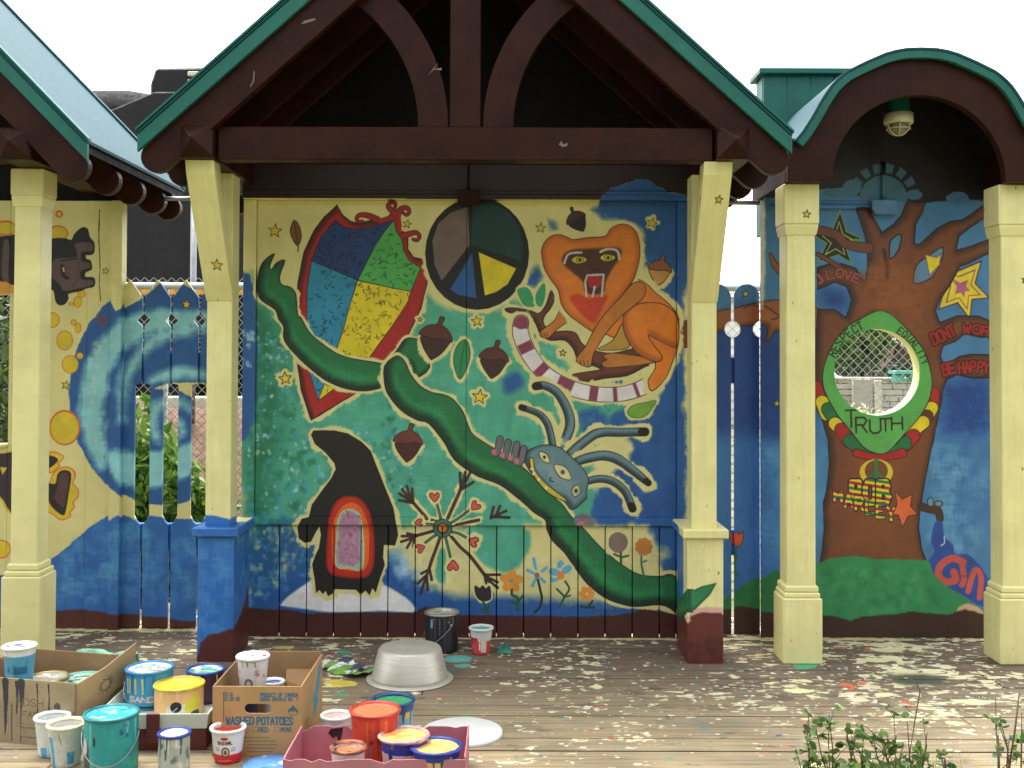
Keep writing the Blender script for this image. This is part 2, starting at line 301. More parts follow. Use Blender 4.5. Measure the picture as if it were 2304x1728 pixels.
    up = np.concatenate([nat('R5', [(985, 1235), (1070, 1160), (1130, 1200), (1170, 1290), (1240, 1375), (1330, 1420)]), nat('R8', [(0, 128), (60, 165), (110, 230), (140, 310), (175, 372), (270, 435), (380, 500), (500, 590), (600, 700), (700, 780), (760, 860), (850, 950), (930, 1040), (1010, 1110), (1090, 1170), (1180, 1215), (1300, 1225), (1345, 1212), (1385, 1225), (1402, 1290)])])
    lo = np.concatenate([nat('R8', [(1440, 1500), (1370, 1425), (1290, 1395), (1150, 1408), (1060, 1390), (960, 1350), (860, 1270), (790, 1180), (720, 1080), (650, 1010), (615, 940), (605, 880), (540, 840), (450, 760), (330, 670), (200, 620), (80, 540), (30, 480), (0, 420)]), nat('R5', [(1300, 1640), (1220, 1615), (1130, 1565), (1060, 1500), (1010, 1430), (988, 1365)])])
    c.poly('N', np.concatenate([up, lo]), LEAFG, halo=(7, CREAM), shade=(DKG, 16, 8, 9), light=((50, 156, 86), 30, -4, -6), outline=(1.2, OUT))
    c.limb('R5', [(985, 1235), (1000, 1290), (990, 1365)], 8, OUT)
    # acorns, leaves, stars
    acorn(c, 'R6', 90, 1040, 118, .18); acorn(c, 'R6', 500, 1190, 104, .1); acorn(c, 'R6', 1085, 205, 72, -.55, (70, 36, 30), (34, 24, 24)); acorn(c, 'R6', 1668, 560, 84, .12, (150, 88, 52), (196, 142, 74)); acorn(c, 'R7', 1088, 290, 98, .05, (112, 54, 44), (72, 38, 28))
    c.poly('R5', [(350, 205), (322, 280), (345, 350), (375, 385), (400, 330), (388, 250)], (128, 76, 44), outline=(1, OUT)); c.limb('R5', [(350, 215), (362, 300), (378, 385), (376, 425)], 8, (70, 40, 24))
    c.poly('R6', [(300, 1045), (330, 1090), (335, 1160), (320, 1230), (265, 1325), (225, 1240), (222, 1150), (250, 1080)], (48, 138, 84), halo=(5, CREAM), outline=(.9, (20, 60, 40))); c.limb('R6', [(300, 1050), (275, 1200), (262, 1320)], 6, (26, 90, 50))
    c.poly('R6', [(1440, 1560), (1480, 1510), (1560, 1490), (1645, 1475), (1610, 1540), (1560, 1590), (1480, 1595)], (120, 170, 60), halo=(6, CREAM), outline=(.9, (40, 80, 30)))
    for cr, x, y, r, ro in (('R5', 215, 280, 50, .1), ('R5', 1145, 232, 32, .2), ('R5', 287, 1320, 48, -.1), ('R5', 1237, 905, 18, .2), ('R6', 832, 260, 38, .1), ('R6', 1615, 225, 40, .3), ('R6', 383, 915, 42, -.1), ('R6', 988, 1140, 26, .1), ('R6', 403, 1450, 55, .12)):
        c.star(cr, x, y, r, (226, 200, 58), ro, halo=(5, CREAM))
    # lemur and its branch
    br = [(580, 830), (620, 820), (700, 828), (770, 845), (820, 860), (868, 800), (905, 700), (928, 760), (900, 830), (862, 875), (852, 930), (900, 988), (1000, 985), (1080, 1000), (1120, 1070), (1200, 1120), (1340, 1140), (1480, 1110), (1500, 1140), (1640, 1200), (1560, 1240), (1440, 1300), (1280, 1320), (1150, 1350), (1090, 1367), (1012, 1340), (1060, 1290), (1180, 1270), (1250, 1250), (1100, 1190), (1060, 1110), (1000, 1050), (900, 1052), (830, 1010), (800, 940), (760, 885), (700, 862), (610, 856)]
    BR2 = (108, 56, 36)
    c.poly('R6', br, BR2, halo=(8, CREAM), outline=(1, OUT), shade=((60, 28, 22), 7, 3, 4))
    c.poly('R6', [(1790, 920), (1890, 908), (1890, 1100), (1790, 1106)], BR2, smooth=False, outline=(1, OUT))
    for q in ([(670, 690), (740, 680), (780, 750), (788, 812), (720, 808), (682, 750)], [(855, 645), (866, 720), (840, 812), (802, 795), (800, 720)]): c.poly('R6', q, (56, 158, 104), halo=(4, CREAM))
    OR2 = (226, 126, 36); OD = (196, 120, 46); HL = (8, CREAM); o1 = (1.0, OUT)
    tail = [(695, 925), (690, 1000), (735, 1120), (825, 1250), (950, 1345), (1100, 1405), (1250, 1432), (1400, 1428), (1530, 1392), (1625, 1335)]
    c.limb('R6', tail, [106, 112, 112, 108, 108, 106, 104, 102, 104, 110], (230, 222, 224), halo=HL, outline=o1)
    P = smooth_pts(np.array(tail, float), False, 10); nn = len(P)
    for f0, f1 in ((0, .07), (.18, .24), (.325, .375), (.45, .53), (.62, .66), (.735, .765), (.86, .885), (.95, 1.0)):
        a, b = int(f0 * (nn - 1)), max(int(f1 * (nn - 1)), int(f0 * (nn - 1)) + 1)
        pa, pb = P[a], P[min(b, nn - 1)]; d = (pb - pa) / (np.hypot(*(pb - pa)) + 1e-6); u = np.array([-d[1], d[0]]) * 51
        c.poly('R6', [pa + u, pb + u, pb - u, pa - u], (138, 62, 84), smooth=False, soft=2.2)
    c.ell('R6', 695, 925, 50, 48, (138, 62, 84), soft=2)
    c.poly('R6', [(1480, 625), (1560, 640), (1640, 715), (1740, 800), (1800, 900), (1795, 1090), (1760, 1200), (1710, 1320), (1615, 1408), (1588, 1330), (1640, 1240), (1600, 1100), (1400, 1050), (1250, 960), (1400, 740)], OR2, halo=HL, outline=o1)
    c.poly('R6', [(1235, 1110), (1340, 1050), (1410, 930), (1455, 1060), (1435, 1110), (1300, 1122)], (190, 142, 58), outline=o1)
    c.poly('R6', [(1640, 1192), (1540, 1165), (1400, 1145), (1310, 1143), (1272, 1165), (1300, 1188), (1262, 1210), (1290, 1242), (1420, 1236), (1550, 1222), (1640, 1205)], OD, outline=o1)
    c.poly('R6', [(1410, 920), (1430, 850), (1500, 800), (1600, 785), (1700, 800), (1792, 885), (1795, 1085), (1720, 1082), (1590, 1015), (1640, 1100), (1686, 1160), (1670, 1200), (1600, 1190), (1500, 1130), (1430, 1020)], OR2, outline=o1, shade=((176, 90, 30), 9, 4, 5))
    c.poly('R6', [(975, 780), (960, 850), (920, 920), (850, 970), (825, 1000), (840, 1028), (890, 1032), (940, 980), (1045, 885)], OD, outline=o1)
    c.poly('R6', [(845, 480), (838, 420), (860, 360), (900, 320), (960, 305), (1020, 325), (1060, 342), (1160, 328), (1285, 318), (1320, 270), (1380, 235), (1440, 235), (1500, 280), (1525, 350), (1530, 450), (1510, 550), (1480, 630), (1400, 740), (1300, 860), (1230, 960), (1200, 990), (1120, 940), (1030, 870), (975, 790), (958, 700), (900, 620), (860, 550)], OR2, halo=HL, outline=o1, shade=((190, 86, 26), 14, 0, 0))
    c.poly('R6', [(1570, 680), (1560, 740), (1500, 800), (1400, 880), (1300, 990), (1230, 1100), (1200, 1160), (1185, 1232), (1140, 1232), (1090, 1205), (1085, 1175), (1150, 1090), (1200, 990), (1280, 870), (1400, 740), (1480, 650), (1540, 642)], OD, outline=o1)
    c.poly('R6', [(980, 480), (1000, 440), (1060, 410), (1150, 405), (1250, 400), (1340, 395), (1400, 412), (1390, 470), (1330, 560), (1290, 640), (1270, 720), (1150, 720), (1130, 640), (1050, 570), (995, 520)], (84, 44, 26), soft=5)
    c.poly('R6', [(1035, 740), (1100, 722), (1180, 752), (1300, 730), (1288, 785), (1230, 900), (1200, 930), (1130, 880), (1062, 800)], (206, 62, 34), soft=6)
    for x, y in ((1105, 485), (1305, 470)):
        c.poly('R6', [(x - 58, y), (x - 25, y - 27), (x + 15, y - 28), (x + 55, y - 3), (x + 20, y + 25), (x - 22, y + 27)], (214, 196, 70), outline=(1, OUT)); c.ell('R6', x + 2, y, 26, 26, (200, 176, 40), outline=(.6, OUT)); c.ell('R6', x + 2, y, 9, 13, OUT)
    for q in ([(1000, 505), (1020, 452), (1060, 435), (1120, 432)], [(1252, 428), (1300, 408), (1370, 420), (1386, 480)]): c.limb('R6', q, 17, (208, 198, 196), rag=.6)
    c.poly('R6', [(1168, 600), (1250, 600), (1255, 660), (1210, 690), (1165, 660)], (176, 34, 28))
    c.limb('R6', [(1155, 740), (1145, 640), (1160, 592), (1275, 588), (1270, 640), (1262, 740)], 15, (206, 196, 196), smooth=False, rag=.6); c.limb('R6', [(1198, 740), (1212, 675)], 17, (206, 196, 196), rag=.6); c.limb('R6', [(1190, 545), (1215, 560), (1240, 540)], 8, (40, 20, 14))
    for x in (1110, 1135, 1160): c.limb('R6', [(x, 1190), (x + 6, 1222)], 4, OUT)
    for x in (838, 856, 874): c.limb('R6', [(x, 995), (x + 6, 1024)], 4, OUT)
    # grey many-armed creature
    GR = (104, 138, 146); gsh = ((34, 48, 56), 7, 3, 4)
    tents = [([(548, 78), (605, 75), (680, 120), (738, 220), (755, 310), (730, 390), (690, 440)], [44, 46, 50, 54, 56, 54, 56]), ([(462, 205), (560, 240), (610, 290), (635, 360), (648, 430)], [34, 36, 40, 40, 40]), ([(1205, 352), (1080, 355), (930, 358), (840, 410), (755, 485)], [48, 50, 52, 54, 52]),
             ([(1225, 660), (1140, 590), (1050, 522), (960, 495), (860, 510), (800, 530)], [36, 50, 58, 56, 54, 50]), ([(1130, 815), (1085, 710), (1010, 650), (930, 635), (850, 652)], [44, 44, 44, 42, 40])]
    for p, w in tents:
        c.limb('R8', p, w, GR, halo=(8, CREAM), outline=(1, OUT), shade=gsh)
        d = np.array(p[1], float) - np.array(p[0], float); d /= np.hypot(*d); c.limb('R8', [p[0], np.array(p[0]) + d * 18], w[0] * 1.02, (20, 18, 20), smooth=False)
    c.poly('R8', [(520, 455), (600, 430), (690, 445), (760, 500), (830, 570), (866, 640), (852, 710), (855, 750), (830, 775), (790, 812), (755, 818), (720, 772), (640, 732), (560, 650), (500, 570), (478, 510), (495, 470)], GR, outline=(1.1, OUT), shade=((52, 66, 74), 10, 5, 4), light=((134, 160, 164), 30, -5, -5))
    c.poly('R8', [(512, 512), (535, 520), (545, 585), (595, 650), (665, 708), (742, 770), (690, 757), (620, 717), (560, 652), (520, 582)], (206, 186, 60), outline=(1, OUT))
    for x, y in ((524, 575), (535, 605), (565, 640), (610, 690)): c.ell('R8', x, y, 9, 9, (226, 222, 200))
    for x, y, L, wd, a in ((600, 505, 46, 25, .8), (710, 595, 68, 36, .7), (790, 708, 26, 38, .3)):
        q, w_ = math.cos(a), math.sin(a)
        c.poly('R8', [(x + q * u * L - w_ * v * wd, y + w_ * u * L + q * v * wd) for u, v in ((-1, 0), (-.4, -.8), (.3, -.8), (1, 0), (.4, .8), (-.3, .8))], (226, 214, 150), outline=(1, OUT)); c.ell('R8', x, y, wd * .4, wd * .5, (150, 150, 120)); c.ell('R8', x, y, 8, 8, OUT)
    c.limb('R8', [(640, 628), (632, 645), (655, 652)], 6, OUT)
    for x, y in ((320, 420), (368, 440), (420, 452), (462, 478)):
        c.limb('R8', [(x + 14, y - 24), (x, y + 40), (x - 14, y + 62)], 40, (112, 104, 112), outline=(1, OUT))
    for x, y in ((296, 474), (346, 492), (394, 508), (432, 530)): c.ell('R8', x, y, 16, 18, (206, 108, 128), soft=2)
    c.poly('R8', [(775, 870), (820, 845), (860, 850), (905, 890), (895, 915), (840, 915), (800, 925)], (120, 112, 118), soft=2); c.ell('R8', 820, 900, 22, 12, (206, 108, 128), soft=2)
    # penguin on the snow
    c.poly('R7', [(238, 1365), (300, 1300), (400, 1230), (480, 1185), (700, 1150), (900, 1220), (1000, 1270), (1100, 1340), (1142, 1405), (1080, 1422), (940, 1410), (780, 1415), (560, 1417), (400, 1397), (260, 1377)], WHT, soft=4, outline=None)
    pg = [(445, 232), (460, 205), (510, 203), (600, 205), (690, 225), (780, 280), (840, 340), (870, 420), (910, 520), (950, 620), (990, 720), (1005, 800), (1020, 900), (1000, 970), (925, 965), (920, 1050), (932, 1100), (900, 1190), (884, 1240), (872, 1282), (850, 1250), (832, 1300), (805, 1270), (772, 1297), (740, 1265), (600, 1260), (590, 1287), (556, 1307), (540, 1270), (520, 1292), (497, 1265), (476, 1287), (468, 1200), (450, 1100), (470, 1040), (495, 990), (510, 900), (498, 838), (470, 885), (440, 945), (400, 952), (360, 922), (353, 850), (385, 792), (430, 780), (450, 700), (520, 600), (580, 520), (610, 460), (600, 420), (540, 350), (470, 290)]
    c.poly('R7', pg, (27, 24, 20), smooth=False, halo=(7, CREAM), outline=(.8, (20, 18, 16)))
    c.poly('R7', [(543, 1100), (545, 950), (560, 800), (590, 705), (640, 652), (700, 638), (770, 655), (822, 720), (850, 800), (866, 950), (862, 1090), (830, 1170), (760, 1192), (640, 1182), (568, 1160)], (192, 44, 24), shade=((120, 22, 18), 6, 0, 0))
    c.poly('R7', [(588, 1080), (583, 900), (600, 800), (640, 722), (700, 685), (760, 700), (800, 760), (826, 850), (828, 1000), (820, 1090), (780, 1142), (660, 1132)], (234, 104, 34))
    bel = [(610, 1110), (610, 950), (625, 790), (660, 740), (700, 728), (750, 745), (780, 790), (788, 900), (795, 1000), (780, 1132), (690, 1122)]
    c.poly('R7', bel, (160, 190, 160), outline=(1, (200, 220, 180))); c.poly('R7', [(625, 1090), (625, 950), (640, 800), (670, 755), (700, 745), (740, 760), (765, 800), (768, 1000), (755, 1095)], (176, 128, 150), soft=4, rag=1.5)
    c.dabs('R7', bel, (150, 80, 116), 60, .009, 21, .7); c.dabs('R7', bel, (196, 178, 186), 50, .008, 22, .7)
    # snowflake of hands and hearts
    HB = (86, 44, 38); HG = (62, 128, 92); o2 = (.9, OUT)
    def hand(cr, segs, w):
        for q in segs: c.limb(cr, q, w, HB, smooth=False, outline=o2)
    for q in ([(690, 245), (560, 190), (420, 20)], [(840, 200), (890, 90), (945, -30)], [(905, 300), (1080, 258), (1240, 225)], [(650, 375), (540, 405), (440, 432)], [(742, 455), (690, 600), (630, 760), (600, 860)], [(875, 430), (1000, 580), (1130, 700), (1310, 935)]): c.limb('Q4', q, 34, HB, outline=o2, halo=(5, CREAM))
    c.limb('R7', [(1215, 790), (1120, 680)], 17, HB, outline=o2, halo=(5, CREAM)); hand('R7', [[(1120, 685), (1030, 668)], [(1118, 680), (1032, 625)], [(1110, 672), (1050, 595)], [(1112, 670), (1080, 575)], [(1122, 670), (1115, 590)]], 15)
    c.limb('R8', [(20, 870), (100, 690)], 17, HB, outline=o2, halo=(5, CREAM)); hand('R8', [[(98, 692), (92, 600)], [(102, 690), (125, 595)], [(104, 692), (152, 600)], [(104, 698), (172, 655)]], 13)
    hand('Q4', [[(1395, 200), (1430, 62)], [(1400, 200), (1465, 165), (1512, 50)], [(1462, 172), (1592, 110)], [(1440, 185), (1632, 196)], [(430, 430), (320, 405)], [(425, 440), (250, 440)], [(405, 460), (240, 512)], [(385, 470), (315, 590)], [(410, 470), (395, 578)],
                [(600, 870), (500, 922)], [(570, 940), (450, 1052)], [(565, 950), (490, 1180)], [(570, 950), (580, 1135)], [(608, 880), (632, 1002)], [(598, 860), (568, 950)], [(1320, 940), (1512, 936)], [(1330, 960), (1480, 1032)], [(1350, 1000), (1482, 1105)], [(1370, 1010), (1420, 1200)], [(1318, 950), (1340, 1085)]], 26)
    for q in ([(755, 210), (725, 110), (700, 20)], [(660, 285), (535, 275)], [(680, 430), (620, 470), (548, 527)], [(810, 450), (845, 590), (878, 722)], [(895, 385), (990, 410), (1088, 467)], [(880, 262), (1000, 190), (1130, 90)]): c.limb('Q4', q, 28, HG, outline=o2, halo=(4, CREAM))
    heart(c, 'Q4', 470, 260, 56, -1.6); heart(c, 'Q4', 488, 595, 62, -2.4 + 3.6); heart(c, 'Q4', 908, 825, 76, 0); heart(c, 'Q4', 1172, 512, 68, -1.2); heart(c, 'Q4', 1195, 48, 66, 3.9); heart(c, 'R7', 1266, 645, 34, 3.1)
    c.ell('Q4', 775, 335, 122, 122, (54, 118, 96), outline=(1.2, OUT)); c.ell('Q4', 775, 335, 78, 76, (88, 34, 34)); c.ell('Q4', 775, 332, 56, 56, (214, 128, 40))
    # little flowers
    def stem(cr, q, w=12, col=(36, 88, 48)): c.limb(cr, q, w, col)
    flower(c, 'Q4', 1660, 1020, 150, (226, 148, 52), (120, 148, 160), 5, -1.5); stem('Q4', [(1665, 1130), (1670, 1200), (1740, 1240), (1735, 1390)], 36); stem('Q4', [(1730, 1300), (1810, 1210)], 30); stem('Q4', [(1730, 1310), (1650, 1280)], 30)
    for q in ([(1990, 940), (1945, 730)], [(1990, 940), (2110, 850)], [(1990, 940), (2085, 1030)], [(1990, 940), (1930, 1080)], [(1990, 940), (1865, 880)]): c.limb('Q4', q, [30, 42], (92, 172, 206), smooth=False, halo=(4, CREAM))
    c.ell('Q4', 1990, 945, 32, 36, (150, 100, 96)); stem('Q4', [(2000, 1000), (2030, 1130), (2050, 1240), (2020, 1360), (1960, 1420)], 30, (22, 44, 28))
    for a in (-1.6, -.6, 2.6, 3.4): c.ell('R8', 700 + math.cos(a) * 42, 1210 + math.sin(a) * 48, 34, 22, (98, 172, 206), a, halo=(3, CREAM))
    c.ell('R8', 698, 1220, 22, 26, (226, 140, 50)); stem('R8', [(725, 1255), (750, 1300), (720, 1350), (690, 1410)], 12); stem('R8', [(720, 1345), (675, 1300)], 12); stem('R8', [(720, 1350), (755, 1340)], 10)
    flower(c, 'R8', 855, 1330, 48, (228, 150, 62), (226, 214, 140), 6); stem('R8', [(820, 1405), (860, 1410), (890, 1372)], 12, (26, 60, 34)); stem('R8', [(860, 1410), (900, 1412)], 12, (26, 60, 34))
    c.poly('Q4', [(1190, 1080), (1250, 1115), (1290, 1080), (1330, 1120), (1375, 1085), (1395, 1180), (1390, 1250), (1330, 1275), (1250, 1262), (1200, 1190)], (44, 38, 42), outline=(1, OUT), halo=(4, CREAM)); stem('Q4', [(1290, 1280), (1340, 1370), (1360, 1430)], 30); stem('Q4', [(1330, 1380), (1280, 1390)], 34); stem('Q4', [(1340, 1380), (1375, 1330)], 26)
    c.ell('R8', 1045, 1020, 58, 62, (126, 112, 102), rag=2, halo=(7, CREAM)); stem('R8', [(1060, 1082), (1062, 1145)], 14); stem('R8', [(1062, 1110), (1105, 1100)], 12); stem('R8', [(1062, 1108), (1020, 1090)], 12); c.dabs('R8', [(1000, 970), (1090, 970), (1090, 1070), (1000, 1070)], (150, 104, 72), 14, .012, 31, .6)
    flower(c, 'R8', 1200, 1045, 54, (202, 124, 60), (176, 150, 50), 9); stem('R8', [(1185, 1100), (1185, 1150), (1200, 1225)], 12, (60, 120, 66)); stem('R8', [(1185, 1140), (1215, 1130)], 10, (60, 120, 66))
    # brown skirting
    base = [(540, 1365), (600, 1372), (640, 1372), (700, 1382), (760, 1380), (850, 1378), (930, 1380), (955, 1365), (985, 1372), (1020, 1385), (1100, 1385), (1200, 1387), (1300, 1388), (1400, 1384), (1440, 1372), (1480, 1376), (1530, 1385), (1560, 1390), (1560, 1480), (540, 1480)]
    c.poly('N', base, BRN, smooth=False, rag=2.5, soft=2.5)
    # dark lintel above the panel
    b0, b1 = c.tr('N', [(540, 449), (1560, 455)])[:, 1]
    yy = np.arange(c.h)[:, None]; al = np.clip((yy - (b0 + (b1 - b0) * np.linspace(0, 1, c.w)[None])) , 0, 1)
    keep = c.a.copy(); bl = (keep[..., 2] > keep[..., 0] * 1.5) & (keep[..., 2] > .4)
    c.a = np.where((al > .5)[..., None] & ~bl[..., None], C3((42, 22, 17)) * (.9 + .2 * c.n1)[..., None], c.a)
    return c

def mural_left():
    c = Canvas(-4.6, -1.3, -.05, 2.62, 400, CREAM, YL)
    c.a *= (.96 + .08 * c.n3)[..., None]
    # swirl
    c.ell('L2', 1010, 1345, 582, 698, BLUE, soft=2.5, rag=2.5)
    c.poly('L2', [(700, 760), (730, 835), (890, 742), (985, 660), (985, 600), (640, 600)], CREAM, smooth=False, soft=2, rag=2)
    LB2 = (140, 202, 208)
    def sw(cr, q, w, a=.9): c.limb(cr, q, np.asarray(w) * 1.5, LB2, soft=13, rag=6, alpha=a)
    sw('L2', [(1280, 860), (1130, 890), (960, 890), (800, 950), (690, 1060), (610, 1200), (580, 1350), (575, 1500), (610, 1700), (640, 1800)], [60, 90, 100, 110, 120, 120, 120, 110, 90, 40])
    sw('L2', [(1240, 930), (1080, 960), (930, 1030), (810, 1180), (770, 1330), (760, 1500)], [60, 70, 70, 60, 50, 30], .7)
    sw('L2', [(1240, 1220), (1080, 1215), (940, 1260)], [50, 60, 40], .9)
    sw('L3', [(985, 270), (945, 190), (950, 90), (1000, 30), (1130, 20), (1190, 70)], [20, 50, 60, 60, 50, 20]); sw('L3', [(1090, 250), (1125, 200), (1100, 130)], [20, 40, 30])
    sw('L3', [(735, 370), (830, 440), (950, 430), (1090, 400), (1190, 350), (1260, 300)], [90, 150, 150, 140, 120, 60], 1.0)
    c.dabs('L3', [(540, -350), (700, -400), (690, 350), (600, 300)], (190, 214, 200), 26, .018, 4, .5)
    c.poly('L2', [(955, 1315), (1010, 1285), (1100, 1275), (1270, 1280), (1270, 1345), (1195, 1372), (1110, 1330), (1040, 1322)], CREAM, soft=2, rag=2)
    # blue field at the foot, brown skirting
    c.poly('L3', [(-1200, 1010), (60, 1090), (330, 985), (480, 860), (560, 790), (670, 722), (690, 748), (740, 708), (840, 752), (920, 722), (1040, 735), (1200, 747), (1330, 735), (1500, 700), (1700, 1600), (-1200, 1600)], (44, 104, 176), smooth=False, soft=2.5, rag=2.5)
    c.dabs('L3', [(340, 1000), (700, 780), (1260, 800), (1260, 1260), (340, 1260)], (84, 152, 196), 160, .04, 15, .4)
    c.poly('L3', [(-1200, 1330), (380, 1310), (520, 1300), (660, 1320), (850, 1340), (900, 1350), (1030, 1360), (1120, 1380), (1210, 1385), (1500, 1390), (1500, 1600), (-1200, 1600)], (84, 40, 34), smooth=False, soft=3, rag=3)
    # lettering on the left wall
    PU = (98, 76, 78); blob = [(560, 560), (740, 500), (830, 522), (870, 450), (940, 385), (990, 373), (1030, 410), (1050, 490), (1100, 550), (1102, 660), (1060, 692), (1000, 692), (1008, 742), (1060, 760), (1076, 850), (1050, 876), (1000, 892), (992, 950), (1090, 958), (1112, 1010), (1090, 1065), (1010, 1078), (940, 1112), (800, 1142), (796, 1200), (760, 1262), (700, 1276), (650, 1230), (620, 1100), (500, 1050)]
    def bub(cr, x, y, rx, ry, w=1.5): c.ell(cr, x, y, rx, ry, (216, 190, 44), outline=(w, (214, 98, 50)))
    for x, y, rx, ry, w in ((680, 440, 110, 85, 2.6), (690, 215, 36, 34, 2), (60, 380, 130, 80, 2.6), (950, 1140, 45, 50, 1), (905, 1240, 45, 62, 1), (830, 1265, 34, 18, 1), (860, 1480, 30, 32, 1), (910, 1545, 34, 58, 1), (600, 1450, 92, 88, 1.2), (755, 1690, 92, 110, 1.2)): bub('Q2', x, y, rx, ry, w)
    for x, y, rx, ry, w in ((438, 1162, 50, 55, 1.2), (497, 1108, 20, 20, 1), (402, 1555, 92, 105, 2.6)): bub('L2', x, y, rx, ry, w)
    c.poly('Q2', blob, (28, 24, 26), outline=(1, OUT)); c.poly('Q2', [(870, 560), (1010, 540), (1085, 570), (1080, 650), (960, 660), (950, 760), (1040, 780), (1050, 850), (950, 870), (950, 970), (1080, 985), (1080, 1045), (900, 1090), (740, 1110), (700, 1040), (560, 900), (640, 740), (880, 720), (890, 640)], PU, soft=2)
    c.limb('Q2', [(700, 760), (900, 735)], 16, (28, 24, 26)); c.limb('Q2', [(720, 820), (740, 930), (790, 960)], 40, (28, 24, 26)); c.limb('Q2', [(735, 845), (745, 885)], 18, (216, 200, 60)); c.limb('Q2', [(910, 720), (910, 960), (850, 1060)], 9, (50, 40, 42))
    c.poly('Q2', [(-700, 520), (20, 480), (170, 455), (300, 470), (300, 1040), (150, 1040), (-700, 900)], (32, 26, 30), outline=(1, OUT)); c.poly('Q2', [(40, 540), (110, 560), (100, 940), (130, 1000), (20, 960)], PU, soft=3); c.poly('Q2', [(-120, 1020), (60, 1000), (150, 1060), (150, 1140), (-120, 1150)], (226, 160, 60), soft=3)
    for q in ([(440, 150), (560, 180), (545, 225), (510, 240), (530, 270), (440, 330)], [(440, 440), (480, 330), (570, 280), (640, 300), (668, 350), (650, 430), (695, 480), (690, 550), (650, 590), (660, 640), (620, 680), (625, 720), (545, 750), (470, 700), (400, 640)]): c.poly('Q3', q, (216, 190, 44), outline=(2.2, (222, 112, 70)))
    c.poly('Q3', [(400, 430), (490, 430), (510, 345), (560, 308), (632, 338), (610, 520), (590, 640), (568, 708), (510, 680), (440, 600)], (40, 30, 32)); c.poly('Q3', [(505, 480), (535, 340), (610, 350), (590, 560), (560, 640), (480, 560)], (84, 54, 58), soft=3); c.poly('Q3', [(420, 180), (515, 205), (480, 260), (420, 290)], (40, 30, 32))
    c.poly('Q3', [(-300, 160), (20, 155), (130, 180), (130, 670), (60, 650), (0, 550), (-200, 400)], (56, 42, 50), outline=(3, (216, 190, 44))); c.poly('Q3', [(0, 280), (65, 285), (22, 350)], (216, 190, 44), smooth=False); c.ell('Q3', 15, 1010, 78, 78, (216, 190, 44), outline=(2, (222, 112, 70)))
    c.star('L2', 660, 580, 22, (226, 214, 130), .2); c.star('L2', 638, 888, 36, (86, 70, 100), .1, out=(1.4, (150, 60, 50))); c.star('L2', 410, 1290, 30, (214, 190, 60), .2); c.star('L2', 1153, 787, 34, (226, 190, 60), .15)
    c.limb('L2', [(622, 200), (618, 380), (625, 560), (620, 640), (628, 765)], 5, (60, 52, 30), rag=1)
    return c

